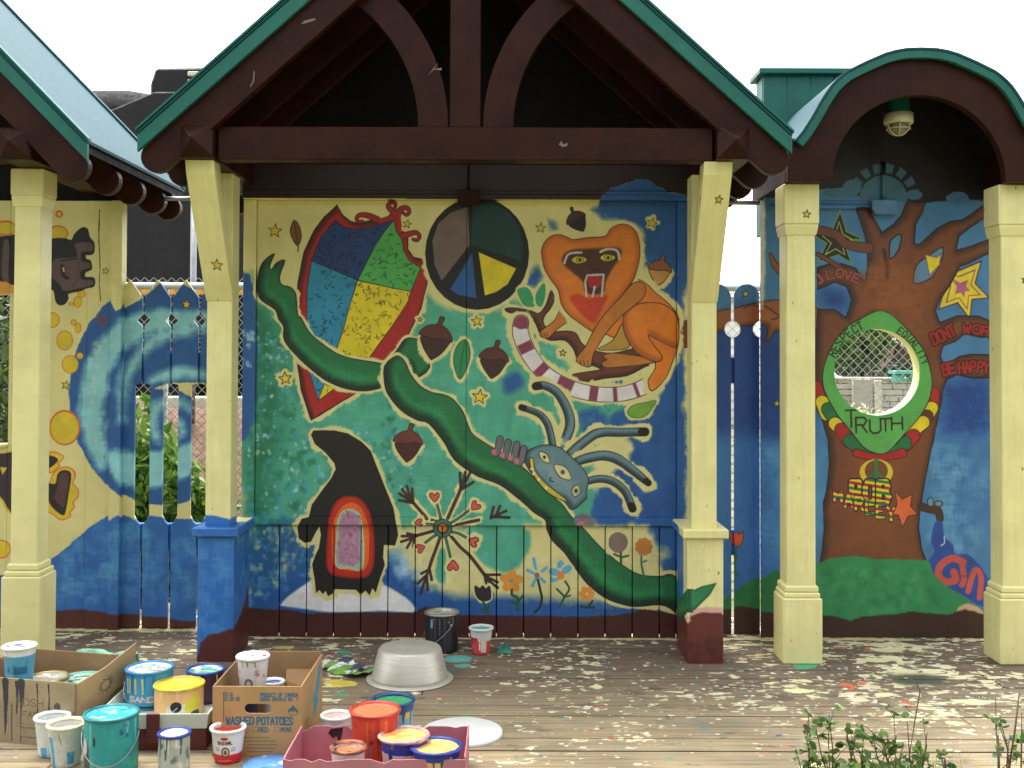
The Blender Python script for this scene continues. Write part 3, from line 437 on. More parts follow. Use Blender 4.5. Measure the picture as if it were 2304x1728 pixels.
def mural_right():
    c = Canvas(.85, 2.95, -.05, 3.15, 400, (70, 126, 176), YR)
    N = 'N'
    B1 = (52, 106, 170); B2 = (28, 68, 138); B3 = (104, 158, 196)
    c.a *= (.85 + .3 * c.n3)[..., None]
    c.field('RB', [(0, 900), (720, 900), (720, 1700), (0, 1700)], B2, 30, 12, .9); c.field('RC', [(60, 300), (430, 300), (430, 1250), (60, 1250)], B1, 40, 14, .8)
    c.field('RB', [(740, 700), (840, 680), (950, 720), (960, 820), (900, 880), (740, 840)], B2, 30, 10, .8)
    c.dabs('RB', [(330, 950), (480, 950), (480, 1659), (330, 1659)], (24, 58, 124), 60, .04, 3, .5); c.dabs('RC', [(330, 300), (700, 300), (700, 1000), (330, 1000)], (80, 146, 194), 70, .05, 4, .4)
    c.field('RB', [(1610, 1340), (1925, 1330), (1925, 1700), (1590, 1700)], B2, 50, 20, .85); c.field('RC', [(1420, 0), (1730, 0), (1730, 700), (1420, 900)], B1, 60, 24, .7); c.dabs('RB', [(1630, 1380), (1900, 1380), (1900, 1659), (1630, 1659)], (22, 64, 140), 60, .05, 5, .5)
    c.dabs('RC', [(1380, 300), (1700, 300), (1700, 1000), (1350, 900)], (110, 168, 206), 70, .05, 6, .35)
    # dark upper wall with the painted half sun and cloud
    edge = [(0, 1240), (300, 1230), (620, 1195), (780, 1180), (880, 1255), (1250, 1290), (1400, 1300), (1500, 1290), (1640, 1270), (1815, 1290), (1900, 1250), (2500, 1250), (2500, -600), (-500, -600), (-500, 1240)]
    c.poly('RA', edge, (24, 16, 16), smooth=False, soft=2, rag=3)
    SB = (66, 108, 134)
    t = np.linspace(math.pi, 2 * math.pi, 16); c.poly('RA', np.stack([1062 + 188 * np.cos(t), 1275 + 188 * np.sin(t)], 1), SB, smooth=False); 
    for a in np.linspace(math.pi + .18, 2 * math.pi - .18, 8):
        d = np.array([math.cos(a), math.sin(a)]); u = np.array([-d[1], d[0]]) * 34; o = np.array([1062, 1275]); c.poly('RA', [o + d * 205 + u * .8, o + d * 275 + u, o + d * 285 - u, o + d * 205 - u * .8], SB, smooth=False, rag=1)
    c.poly('RA', [(880, 1275), (1250, 1275), (1250, 1400), (880, 1400)], (78, 124, 164), smooth=False); c.ell('RA', 820, 1180, 74, 60, SB, rag=2); c.ell('RA', 680, 1225, 90, 34, SB, rag=2); c.ell('RA', 1640, 1265, 90, 48, (70, 112, 160), rag=2); c.ell('RA', 1300, 1240, 66, 40, SB, rag=2)
    # the brown creature-branch over the pickets
    TR = (118, 66, 38); TD = (56, 30, 22)
    c.poly('RB', [(-60, 870), (85, 850), (200, 830), (330, 798), (500, 785), (760, 850), (760, 1000), (470, 1000), (430, 1010), (400, 1070), (382, 1060), (390, 990), (360, 955), (230, 965), (85, 998), (-60, 1000)], (150, 88, 50), outline=(1.2, OUT), shade=((96, 52, 34), 8, 4, 4))
    c.limb('RB', [(240, 840), (290, 815), (380, 830), (440, 870), (470, 900), (420, 920)], 8, TD); c.limb('RB', [(410, 470), (440, 540), (490, 590)], [20, 44, 60], (140, 82, 48), outline=(1, OUT))
    # lime star behind the boughs
    GS = [(892, 165), (935, 310), (1035, 355), (1000, 395), (925, 400), (970, 530), (880, 470), (740, 520), (800, 390), (700, 330), (840, 300)]
    c.poly('RB', GS, (34, 34, 20), smooth=False, outline=(1.8, (120, 160, 52))); c.poly('RB', [(885, 240), (910, 330), (980, 368), (900, 380), (925, 470), (860, 430), (790, 470), (830, 390), (770, 340), (860, 330)], (40, 38, 22), smooth=False, outline=(1.5, (196, 200, 90))); c.ell('RB', 1000, 375, 26, 16, (90, 150, 60))
    # yellow and violet star
    def nest(sc_, col):
        o = [(1475, 470), (1870, 512), (1925, 770), (1790, 920), (1570, 850)]; cc = np.array([1735, 700.0]); pts = []
        for i in range(5):
            a = np.array(o[i], float); b = np.array(o[(i + 1) % 5], float); pts.append(cc + (a - cc) * sc_); pts.append(cc + ((a + b) / 2 - cc) * sc_ * .56)
        c.poly('RB', pts, col, smooth=False, outline=(1, OUT) if sc_ == 1 else None)
    for sc_, col in ((1.0, (150, 80, 120)), (.93, YEL), (.70, (150, 80, 120)), (.62, YEL), (.30, (176, 96, 136))): nest(sc_, col)
    # the tree
    trunk = [(735, 850), (850, 848), (935, 905), (972, 780), (935, 690), (850, 662), (735, 712), (735, 560), (800, 540), (900, 530), (1000, 565), (1062, 660), (1082, 560), (1082, 430), (1060, 330), (1030, 230), (1000, 150), (1078, 150), (1150, 260), (1180, 320), (1260, 260), (1315, 200), (1350, 105), (1482, 105), (1460, 180), (1412, 260), (1405, 395), (1440, 400), (1560, 290), (1650, 240), (1740, 230), (1890, 125), (1915, 200), (1790, 280), (1712, 340), (1695, 440), (1800, 410), (1935, 360), (1935, 450), (1780, 530), (1720, 550), (1650, 680), (1570, 800), (1550, 860), (1580, 940),
             (1700, 893), (1850, 895), (1955, 940), (1955, 1035), (1870, 1042), (1750, 1015), (1690, 1070), (1605, 1100), (1585, 1170), (1605, 1225), (1640, 1222), (1720, 1172), (1800, 1158), (1930, 1162), (1930, 1322), (1800, 1322), (1700, 1298), (1630, 1330), (1600, 1400), (1590, 1500)]
    rt = nat('RC', [(1430, 20), (1400, 170), (1360, 350), (1320, 550), (1300, 680), (1290, 800), (1310, 930), (1350, 1040)]); lt = nat('RC', [(670, 1040), (690, 940), (705, 800), (698, 640), (720, 560), (736, 400), (728, 250), (690, 120), (640, 20)])
    c.poly(N, np.concatenate([nat('RB', trunk), rt, lt]), TR, smooth=False, outline=(1.8, OUT), shade=(TD, 15, 4, 0), light=((134, 76, 40), 46, 0, 0))
    c.limb('RB', [(740, 300), (860, 330), (940, 400), (1090, 425)], [60, 60, 60, 70], TR, outline=(1.2, OUT)); c.limb('RB', [(735, 465), (830, 520), (900, 570)], [26, 34, 40], TR, outline=(1, OUT))
    c.poly('RB', [(1245, 365), (1312, 330), (1300, 430), (1240, 500), (1232, 430)], (80, 126, 160), outline=(2, OUT)); c.poly('RB', [(1400, 662), (1420, 545), (1500, 480), (1600, 420), (1590, 520), (1530, 620), (1460, 660)], (90, 138, 176), outline=(1.4, OUT)); c.poly('RB', [(1480, 470), (1560, 490), (1590, 460), (1580, 540), (1510, 615)], YEL, smooth=False, outline=(1.6, (150, 80, 120)))
    c.field('RB', [(1190, 430), (1230, 520), (1225, 640), (1200, 600)], (40, 22, 16), 6, 3); c.field('RB', [(1080, 880), (1180, 830), (1300, 880), (1200, 860)], (60, 40, 24), 16, 5, .8)
    c.dabs('RC', [(730, 350), (1330, 350), (1290, 950), (720, 950)], (120, 66, 38), 70, .04, 8, .4); c.dabs('RB', [(1050, 550), (1500, 600), (1500, 900), (1000, 850)], (150, 84, 36), 50, .05, 9, .4)
    # words on the boughs
    PK = (172, 70, 62); c.text('RB', 'LOVE', [(800, 640), (880, 625), (950, 640), (1020, 670)], 56, 13, PK, under=(60, 60, 40)); c.limb('RB', [(740, 610), (770, 650), (745, 670)], 18, PK)
    RD = (160, 32, 28); c.text('RB', 'DONT', [(1540, 1095), (1620, 1060), (1700, 1022)], 78, 17, RD, under=(40, 18, 16)); c.text('RB', 'WOR', [(1735, 1010), (1830, 1015), (1925, 1035)], 60, 16, RD, under=(40, 18, 16)); c.text('RB', 'BE', [(1606, 1305), (1695, 1285)], 74, 17, RD, under=(40, 18, 16)); c.text('RB', 'HAPPY', [(1712, 1290), (1820, 1280), (1920, 1290)], 72, 16, RD, under=(40, 18, 16))
    # striped collar and the green heart-shaped pad round the hole
    segs = [((500, 1150), (545, 1290), RED), ((552, 1270), (590, 1370), YEL), ((600, 1330), (680, 1450), (30, 110, 60)), ((660, 1450), (730, 1510), YEL), ((710, 1500), (770, 1590), RED), ((780, 1590), (900, 1680), (30, 110, 60)),
            ((1472, 1200), (1470, 1310), RED), ((1460, 1320), (1415, 1400), YEL), ((1420, 1390), (1370, 1460), (96, 50, 34)), ((1390, 1440), (1290, 1520), YEL), ((1310, 1550), (1250, 1620), RED), ((1240, 1610), (1140, 1690), (30, 110, 60))]
    for a, b, col in segs: c.limb('Q1', [a, b], 110, col, outline=(1, OUT))
    c.limb('RC', [(905, 330), (990, 352), (1080, 355), (1190, 330)], [50, 44, 44, 60], RED, outline=(1, OUT))
    pad = [(1040, 512), (1120, 540), (1180, 590), (1260, 670), (1340, 760), (1410, 870), (1450, 1000), (1465, 1120), (1440, 1250), (1370, 1380), (1260, 1510), (1130, 1655), (1060, 1700), (980, 1690), (890, 1640), (780, 1500), (680, 1380), (590, 1220), (556, 1110), (562, 1000), (600, 880), (660, 760), (760, 645), (870, 580), (960, 532)]
    c.poly('Q1', pad, (92, 172, 84), outline=(1.5, OUT))
    TX = (44, 34, 24)
    c.text('Q1', 'RESPECT', [(655, 905), (720, 790), (800, 715), (905, 655)], 66, 11, TX, .72); c.text('Q1', 'EQUALITY', [(1165, 690), (1255, 755), (1330, 845), (1390, 970)], 56, 9, TX, .7)
    for ch, x, y, h in (('T', 795, 1480, 140), ('R', 880, 1525, 125), ('U', 995, 1530, 110), ('T', 1080, 1510, 100), ('H', 1175, 1500, 100)): c.text('Q1', ch, [(x - 62, y), (x + 62, y - 4)], h, 15, TX, .72)
    c.ell('RC', 1028, 450, 104, 82, (216, 190, 44)); c.ell('RC', 1028, 440, 72, 66, TR); c.limb('RC', [(1028, 370), (1028, 520)], 22, (48, 120, 62)); c.limb('RC', [(1028, 450), (960, 505)], 22, (48, 120, 62)); c.limb('RC', [(1028, 450), (1096, 505)], 22, (48, 120, 62)); c.ell('RC', 1028, 505, 70, 22, (48, 120, 62))
    # striped lettering hung below
    def striped(ch, x, y, w, h, lw, ro=0.0):
        dx = np.array([math.cos(ro), math.sin(ro)]); 
        p0 = np.array([x - w * .62, y]) ; p1 = np.array([x + w * .62, y]) + np.array([0, math.sin(ro) * w])
        before = c.a.copy(); c.text('RC', ch, [p0, p1], h, lw * 1.5, (28, 22, 16)); mid = c.a.copy(); c.text('RC', ch, [p0, p1], h, lw, (255, 0, 255))
        m = (c.a[..., 0] > .8) & (c.a[..., 1] < .35) & (c.a[..., 2] > .8); yy = np.nonzero(m)
        cols = np.array([C3(RED), C3(YEL), C3((40, 116, 56)), C3(YEL)]); kk = ((yy[0] + yy[1] * .15) / 6).astype(int) % 4; c.a[yy] = cols[kk]
    for i, ch in enumerate('BOB'): striped(ch, 905 + i * 85, 640, 62, 130, 34)
    for i, ch in enumerate('MARLEY'): striped(ch, 790 + i * 66, 640 + i * 22 + (0 if i else -10), 44, 80 if i else 60, 18)
    c.poly('RC', [(1145, 565), (1190, 617), (1252, 585), (1240, 660), (1285, 710), (1226, 722), (1190, 792), (1165, 717), (1128, 712), (1157, 650)], (222, 104, 56), smooth=False, outline=(1.2, (60, 24, 18)))
    # tap and the blue drops with red lettering
    c.limb('RC', [(1310, 665), (1360, 680), (1410, 690), (1425, 740)], [50, 44, 50, 40], (70, 46, 32), outline=(1, OUT)); c.ell('RC', 1365, 635, 20, 28, (110, 150, 180), outline=(2, (60, 38, 28))); c.ell('RC', 1415, 645, 24, 18, (110, 150, 180), outline=(2, (60, 38, 28)))
    c.poly('RC', [(1400, 755), (1440, 760), (1452, 850), (1505, 900), (1520, 958), (1600, 960), (1655, 1010), (1695, 1060), (1760, 1200), (1700, 1290), (1550, 1205), (1420, 1140), (1370, 1060), (1352, 1000), (1390, 940), (1370, 880), (1380, 800)], (34, 74, 152), soft=2)
    c.limb('RC', [(1450, 850), (1452, 890), (1430, 905)], 8, (190, 200, 210)); RQ = (196, 84, 76)
    c.limb('RC', [(1570, 1010), (1500, 985), (1430, 1030), (1415, 1090), (1460, 1130), (1520, 1120), (1510, 1070)], 46, RQ); c.limb('RC', [(1560, 1020), (1575, 1110), (1560, 1150)], 36, RQ); c.limb('RC', [(1600, 1190), (1640, 1060), (1680, 1100), (1670, 1230)], 36, RQ); c.limb('RC', [(1540, 1090), (1600, 1100)], 8, (150, 50, 60))
    # grass hill, soil
    c.poly('RC', [(330, 1120), (420, 1080), (640, 1020), (740, 985), (900, 972), (1000, 985), (1200, 992), (1345, 1000), (1390, 1090), (1500, 1180), (1655, 1285), (1720, 1420), (300, 1420)], (48, 138, 84), soft=2.5, rag=3); c.dabs('RC', [(640, 1050), (1350, 1050), (1450, 1300), (640, 1300)], (92, 172, 104), 46, .03, 11, .4); c.dabs('RC', [(640, 1050), (1350, 1050), (1450, 1300), (640, 1300)], (30, 108, 66), 46, .03, 12, .4)
    c.poly('RC', [(60, 1290), (200, 1180), (330, 1105), (430, 1070), (430, 1400), (60, 1400)], (40, 116, 66), soft=3, rag=3)
    c.poly('RC', [(1530, 1310), (1600, 1265), (1690, 1310), (1690, 1360)], (206, 172, 140), soft=2)
    c.poly('RC', [(40, 1330), (200, 1300), (420, 1330), (640, 1335), (780, 1345), (870, 1375), (930, 1350), (1150, 1330), (1250, 1318), (1480, 1335), (1580, 1300), (1680, 1330), (1800, 1330), (1800, 1600), (40, 1600)], (58, 34, 26), smooth=False, soft=3, rag=3)
    # tulip on the picket, stars
    c.poly('RC', [(132, 830), (155, 845), (172, 828), (190, 848), (214, 828), (212, 885), (195, 915), (165, 918), (138, 895)], (212, 84, 52), outline=(1, (60, 24, 18))); c.limb('RC', [(170, 920), (165, 1050), (155, 1200)], 12, (34, 96, 60)); c.ell('RC', 160, 985, 22, 14, (34, 96, 60)); c.ell('RC', 160, 1100, 22, 14, (34, 96, 60))
    c.star('RB', 255, 737, 27, (226, 196, 60), .1); c.star('RB', 455, 1500, 24, (226, 196, 60), .1)
    c.field('RB', [(338, 90), (372, 90), (372, 760), (338, 780)], (206, 200, 176), 5, 3, .9)
    return c

def paint_posts():
    c = Canvas(-1.75, 2.85, -.03, 2.6, 330, (230, 222, 156), YP)
    c.a *= (.965 + .07 * fnoise(c.h, c.w, 90, 4, asp=.06))[..., None] * (.985 + .03 * c.n2)[..., None]
    rq = np.random.default_rng(8)
    for _ in range(420):
        x, z = rq.uniform(c.x0, c.x1), rq.uniform(0, 2.5); L = rq.uniform(.002, .012); c.limb('W', [(x, z), (x + rq.uniform(-.3, .3) * L, z - L)], rq.uniform(.0015, .005), [(150, 136, 84), (120, 104, 70), (240, 236, 190)][int(rq.integers(3))], rag=.8)
    ZC = W(480, 1183, YP)[1]
    # left pedestal: blue, brown foot (front and the side that turns towards the wall)
    x0, x1 = -1.56, -.98
    c.poly('W', [(x0, -.1), (x1, -.1), (x1, ZC + .02), (-1.40, ZC + .03), (-1.5, ZC + .05), (x0, ZC + .03)], (44, 106, 180), smooth=False, soft=2, rag=2)
    c.dabs('W', [(x0, .05), (-1.35, .05), (-1.35, .6), (x0, .6)], (80, 144, 200), 60, .04, 3, .4); c.dabs('W', [(-1.3, .1), (x1, .1), (x1, .6), (-1.3, .6)], (150, 170, 130), 36, .02, 4, .6); c.dabs('W', [(-1.34, .1), (x1, .1), (x1, .6), (-1.34, .6)], (24, 84, 150), 40, .03, 5, .5)
    c.poly('W', [(-1.54, -.1), (-1.53, .03), (-1.49, .12), (-1.42, .14), (-1.355, .16), (-1.2, .2), (-1.05, .3), (x1, .33), (x1, -.1)], (84, 38, 34), soft=3, rag=3)
    # right pedestal: green tail, pink and brown foot
    st = lambda pts: [(.876 - (.876 - x) * 4.6 if x < .876 else x, z) for x, z in pts]
    tl = on_plane('R8', [(1380, 1235), (1402, 1290), (1415, 1355), (1462, 1300), (1500, 1305), (1550, 1282), (1637, 1262), (1600, 1330), (1550, 1380), (1510, 1420), (1468, 1440), (1412, 1492), (1385, 1450)], YP)
    c.poly('W', on_plane('R8', [(1470, 1450), (1490, 1425), (1560, 1408), (1640, 1410), (1700, 1420), (1700, 1500), (1466, 1500)], YP), (214, 168, 150), soft=2)
    c.poly('W', [(.50, -.1), (.50, .22), (.70, .22), (.876, .20)] + [tuple(p) for p in on_plane('R8', [(1480, 1465), (1540, 1440), (1600, 1445), (1690, 1480)], YP)] + [(1.1, -.1)], (100, 44, 38), soft=2, rag=2)
    c.dabs('W', [(.88, 0), (1.05, 0), (1.05, .12), (.88, .12)], (70, 30, 28), 40, .02, 7, .5)
    c.field('W', [(.50, .2), (.72, .2), (.74, .63), (.50, .63)], (44, 106, 180), 8, 5, .9)
    zt = lambda y, x: (x, float(on_plane('R8', [(1430, y)], YP + max(.873 - x, 0))[0][1]))
    c.poly('W', [zt(1285, .54), zt(1355, .647), zt(1300, .873), zt(1298, .90), zt(1440, .90), zt(1440, .873), zt(1490, .64), zt(1455, .54)], (34, 112, 68), smooth=False, shade=((20, 60, 40), 6, 2, 3))
    c.poly('W', [(x, z) for x, z in tl if x > .866], (40, 126, 76), smooth=False, shade=((20, 66, 44), 5, 2, 2))
    # stars
    for cr, x, y, r, Y in (('L2', 1325, 538, 37, 5.22), ('RB', 58, 88, 30, 5.08), ('RB', 665, 190, 30, 5.35), ('RB', 2158, 650, 26, 5.40)): c.star(cr, x, y, r, (226, 200, 60), .12, Y=Y, out=(.8, OUT))
    c.star('L2', 195, 0, 10, (214, 190, 60), .1, Y=5.2, out=None)
    return c
# ------------------------------------------------------------------ materials
def lin(c):
    r = []
    for v in c[:3]:
        v /= 255.0; r.append(v / 12.92 if v <= 0.04045 else ((v + 0.055) / 1.055) ** 2.4)
    return (*r, 1.0)
MATS = {}
def _base(name, rough, metal=0.0, spec=0.5):
    m = bpy.data.materials.new(name); m.use_nodes = True; nt = m.node_tree; b = nt.nodes['Principled BSDF']
    b.inputs['Roughness'].default_value = rough; b.inputs['Metallic'].default_value = metal; b.inputs['Specular IOR Level'].default_value = spec
    return m, nt, b
def _noise(nt, vec, scale, detail=4.0, rough=.6):
    n = nt.nodes.new('ShaderNodeTexNoise'); n.inputs['Scale'].default_value = scale; n.inputs['Detail'].default_value = detail; n.inputs['Roughness'].default_value = rough
    if vec: nt.links.new(vec, n.inputs['Vector'])
    return n
def _ramp(nt, fac, stops):
    r = nt.nodes.new('ShaderNodeValToRGB'); e = r.color_ramp.elements
    while len(e) < len(stops): e.new(.5)
    for i, (p, c) in enumerate(stops): e[i].position = p; e[i].color = c if len(c) == 4 else (*c, 1)
    nt.links.new(fac, r.inputs['Fac']); return r
def mat(name, col, rough=.6, var=.12, scale=9.0, bump=.15, bscale=60.0, metal=0.0, col2=None, stretch=(1, 1, 1), thr=(.35, .7), spec=.5):
    if name in MATS: return MATS[name]
    m, nt, b = _base(name, rough, metal, spec)
    tc = nt.nodes.new('ShaderNodeTexCoord'); mp = nt.nodes.new('ShaderNodeMapping'); mp.inputs['Scale'].default_value = stretch
    nt.links.new(tc.outputs['Object'], mp.inputs['Vector'])
    n = _noise(nt, mp.outputs[0], scale, 6)
    a = lin(col); c2 = lin(col2) if col2 else tuple(x * (1 - var * 2.2) for x in a[:3]) + (1,)
    r = _ramp(nt, n.outputs['Fac'], [(thr[0], c2), (thr[1], a)]); nt.links.new(r.outputs[0], b.inputs['Base Color'])
    n2 = _noise(nt, mp.outputs[0], bscale, 4); bp = nt.nodes.new('ShaderNodeBump'); bp.inputs['Strength'].default_value = bump; bp.inputs['Distance'].default_value = .004
    nt.links.new(n2.outputs['Fac'], bp.inputs['Height']); nt.links.new(bp.outputs[0], b.inputs['Normal'])
    rr = _ramp(nt, n2.outputs['Fac'], [(.3, (rough * .85,) * 3), (.7, (min(rough * 1.15, 1),) * 3)]); nt.links.new(rr.outputs[0], b.inputs['Roughness'])
    MATS[name] = m; return m
def mat_canvas(name, canvas, rough=.55, bump=.12, bscale=90.0, metal=0.0, dirt=0.0):
    img = canvas.image(name)
    m, nt, b = _base(name, rough, metal)
    uv = nt.nodes.new('ShaderNodeUVMap'); t = nt.nodes.new('ShaderNodeTexImage'); t.image = img; t.extension = 'EXTEND'; t.interpolation = 'Linear'
    nt.links.new(uv.outputs[0], t.inputs['Vector'])
    tc = nt.nodes.new('ShaderNodeTexCoord'); n = _noise(nt, tc.outputs['Object'], 6.0, 8)
    r = _ramp(nt, n.outputs['Fac'], [(.3, (.86, .85, .83)), (.7, (1, 1, 1))])
    mx = nt.nodes.new('ShaderNodeMix'); mx.data_type = 'RGBA'; mx.blend_type = 'MULTIPLY'; mx.inputs['Factor'].default_value = 1.0
    nt.links.new(t.outputs['Color'], mx.inputs[6]); nt.links.new(r.outputs[0], mx.inputs[7]); nt.links.new(mx.outputs[2], b.inputs['Base Color'])
    n2 = _noise(nt, tc.outputs['Object'], bscale, 4); bp = nt.nodes.new('ShaderNodeBump'); bp.inputs['Strength'].default_value = bump; bp.inputs['Distance'].default_value = .004
    nt.links.new(n2.outputs['Fac'], bp.inputs['Height']); nt.links.new(bp.outputs[0], b.inputs['Normal'])
    m['canvas'] = 1; MATS[name] = m; return m
def mat_leaf(name, c1, c2, rough=.5, trans=.35):
    if name in MATS: return MATS[name]
    m, nt, b = _base(name, rough)
    g = nt.nodes.new('ShaderNodeNewGeometry'); r = _ramp(nt, g.outputs['Random Per Island'], [(0, lin(c1)), (1, lin(c2))])
    nt.links.new(r.outputs[0], b.inputs['Base Color'])
    tr = nt.nodes.new('ShaderNodeBsdfTranslucent'); mx = nt.nodes.new('ShaderNodeMixShader'); mx.inputs[0].default_value = trans
    nt.links.new(r.outputs[0], tr.inputs['Color']); nt.links.new(b.outputs[0], mx.inputs[1]); nt.links.new(tr.outputs[0], mx.inputs[2])
    nt.links.new(mx.outputs[0], nt.nodes['Material Output'].inputs['Surface'])
    MATS[name] = m; return m

# ------------------------------------------------------------------ mesh building
def wloc(o):
    v = Vector((0, 0, 0))
    while o: v = v + o.location; o = o.parent
    return v
def thing(name, label, cat, loc=(0, 0, 0), rotz=0.0, group=None):
    o = bpy.data.objects.new(name, None); COL.objects.link(o); o.location = loc; o.rotation_euler = (0, 0, rotz); o.empty_display_size = .1
    o['label'] = label; o['category'] = cat
    if group: o['group'] = group
    return o
def tag(o, label, cat, group=None):
    o['label'] = label; o['category'] = cat
    if group: o['group'] = group
    return o
class MB:
    def __init__(s): s.v = []; s.f = []; s.smooth = []
    def add(s, v, f, smooth=False):
        n = len(s.v); s.v += [tuple(map(float, p)) for p in v]; s.f += [tuple(i + n for i in q) for q in f]; s.smooth += [smooth] * len(f); return s
    def box(s, x0, x1, y0, y1, z0, z1):
        return s.add([(x0, y0, z0), (x1, y0, z0), (x1, y1, z0), (x0, y1, z0), (x0, y0, z1), (x1, y0, z1), (x1, y1, z1), (x0, y1, z1)],
                     [(0, 3, 2, 1), (4, 5, 6, 7), (0, 1, 5, 4), (1, 2, 6, 5), (2, 3, 7, 6), (3, 0, 4, 7)])
    def prism_y(s, poly, y0, y1):
        n = len(poly); v = [(x, y0, z) for x, z in poly] + [(x, y1, z) for x, z in poly]
        return s.add(v, [tuple(range(n)), tuple(range(2 * n - 1, n - 1, -1))] + [(i, (i + 1) % n, (i + 1) % n + n, i + n) for i in range(n)])
    def prism_x(s, poly, x0, x1):
        n = len(poly); v = [(x0, y, z) for y, z in poly] + [(x1, y, z) for y, z in poly]
        return s.add(v, [tuple(range(n)), tuple(range(2 * n - 1, n - 1, -1))] + [(i, (i + 1) % n, (i + 1) % n + n, i + n) for i in range(n)])
    def prism_z(s, poly, z0, z1):
        n = len(poly); v = [(x, y, z0) for x, y in poly] + [(x, y, z1) for x, y in poly]
        return s.add(v, [tuple(range(n)), tuple(range(2 * n - 1, n - 1, -1))] + [(i, (i + 1) % n, (i + 1) % n + n, i + n) for i in range(n)])
    def band_y(s, a, b, y0, y1):
        """closed strip between two polylines a,b (x,z), extruded in y"""
        n = len(a); v = [(x, y0, z) for x, z in a] + [(x, y0, z) for x, z in b] + [(x, y1, z) for x, z in a] + [(x, y1, z) for x, z in b]; f = []
        for i in range(n - 1): f += [(i, i + 1, n + i + 1, n + i), (2 * n + i, 3 * n + i, 3 * n + i + 1, 2 * n + i + 1), (i, 2 * n + i, 2 * n + i + 1, i + 1), (n + i, n + i + 1, 3 * n + i + 1, 3 * n + i)]
        f += [(0, n, 3 * n, 2 * n), (n - 1, 3 * n - 1, 4 * n - 1, 2 * n - 1)]
        return s.add(v, f)
    def lathe(s, prof, c=(0, 0, 0), seg=28, axis='z', cap=True, smooth=True):
        v = []; f = []; n = len(prof)
        for i in range(seg):
            a = 2 * math.pi * i / seg; ca, sa = math.cos(a), math.sin(a)
            for r, h in prof:
                p = (r * ca, r * sa, h) if axis == 'z' else ((h, r * ca, r * sa) if axis == 'x' else (r * ca, h, r * sa))
                v.append((p[0] + c[0], p[1] + c[1], p[2] + c[2]))
        for i in range(seg):
            j = (i + 1) % seg
            for k in range(n - 1): f.append((i * n + k, j * n + k, j * n + k + 1, i * n + k + 1))
        s.add(v, f, smooth)
        if cap:
            base = len(s.v) - len(v)
            for k in (0, n - 1):
                if prof[k][0] > 1e-6: s.f.append(tuple(base + i * n + k for i in range(seg))); s.smooth.append(False)
        return s
    def tube(s, path, r, seg=6, closed=False, smooth=True):
        P = [Vector(p) for p in path]; n = len(P); rr = r if isinstance(r, (list, tuple)) else [r] * n; v = []
        for i, p in enumerate(P):
            t = (P[min(i + 1, n - 1)] - P[max(i - 1, 0)]) if not closed else (P[(i + 1) % n] - P[i - 1])
            t.normalize(); u = t.cross(Vector((0, 0, 1)));
            if u.length < .05: u = t.cross(Vector((0, 1, 0)))
            u.normalize(); w = u.cross(t)
            for k in range(seg): a = 2 * math.pi * k / seg; v.append(p + (u * math.cos(a) + w * math.sin(a)) * rr[i])
        f = []
        for i in range(n if closed else n - 1):
            j = (i + 1) % n
            for k in range(seg): f.append((i * seg + k, i * seg + (k + 1) % seg, j * seg + (k + 1) % seg, j * seg + k))
        if not closed: f += [tuple(range(seg))[::-1], tuple((n - 1) * seg + k for k in range(seg))]
        return s.add(v, f, smooth)
    def build(s, name, m, parent=None, bevel=0.0, uv=None, local=False, recalc=True, seg=1):
        off = wloc(parent) if (parent and not local) else Vector((0, 0, 0))
        me = bpy.data.meshes.new(name); me.from_pydata([(x - off.x, y - off.y, z - off.z) for x, y, z in s.v], [], s.f)
        for i, sm in enumerate(s.smooth): me.polygons[i].use_smooth = sm
        bm = bmesh.new(); bm.from_mesh(me)
        if recalc: bmesh.ops.recalc_face_normals(bm, faces=bm.faces)
        if bevel:
            ed = [e for e in bm.edges if len(e.link_faces) == 2 and e.calc_face_angle(0) > .5]
            bmesh.ops.bevel(bm, geom=ed, offset=bevel, segments=seg, affect='EDGES', clamp_overlap=True, profile=.6)
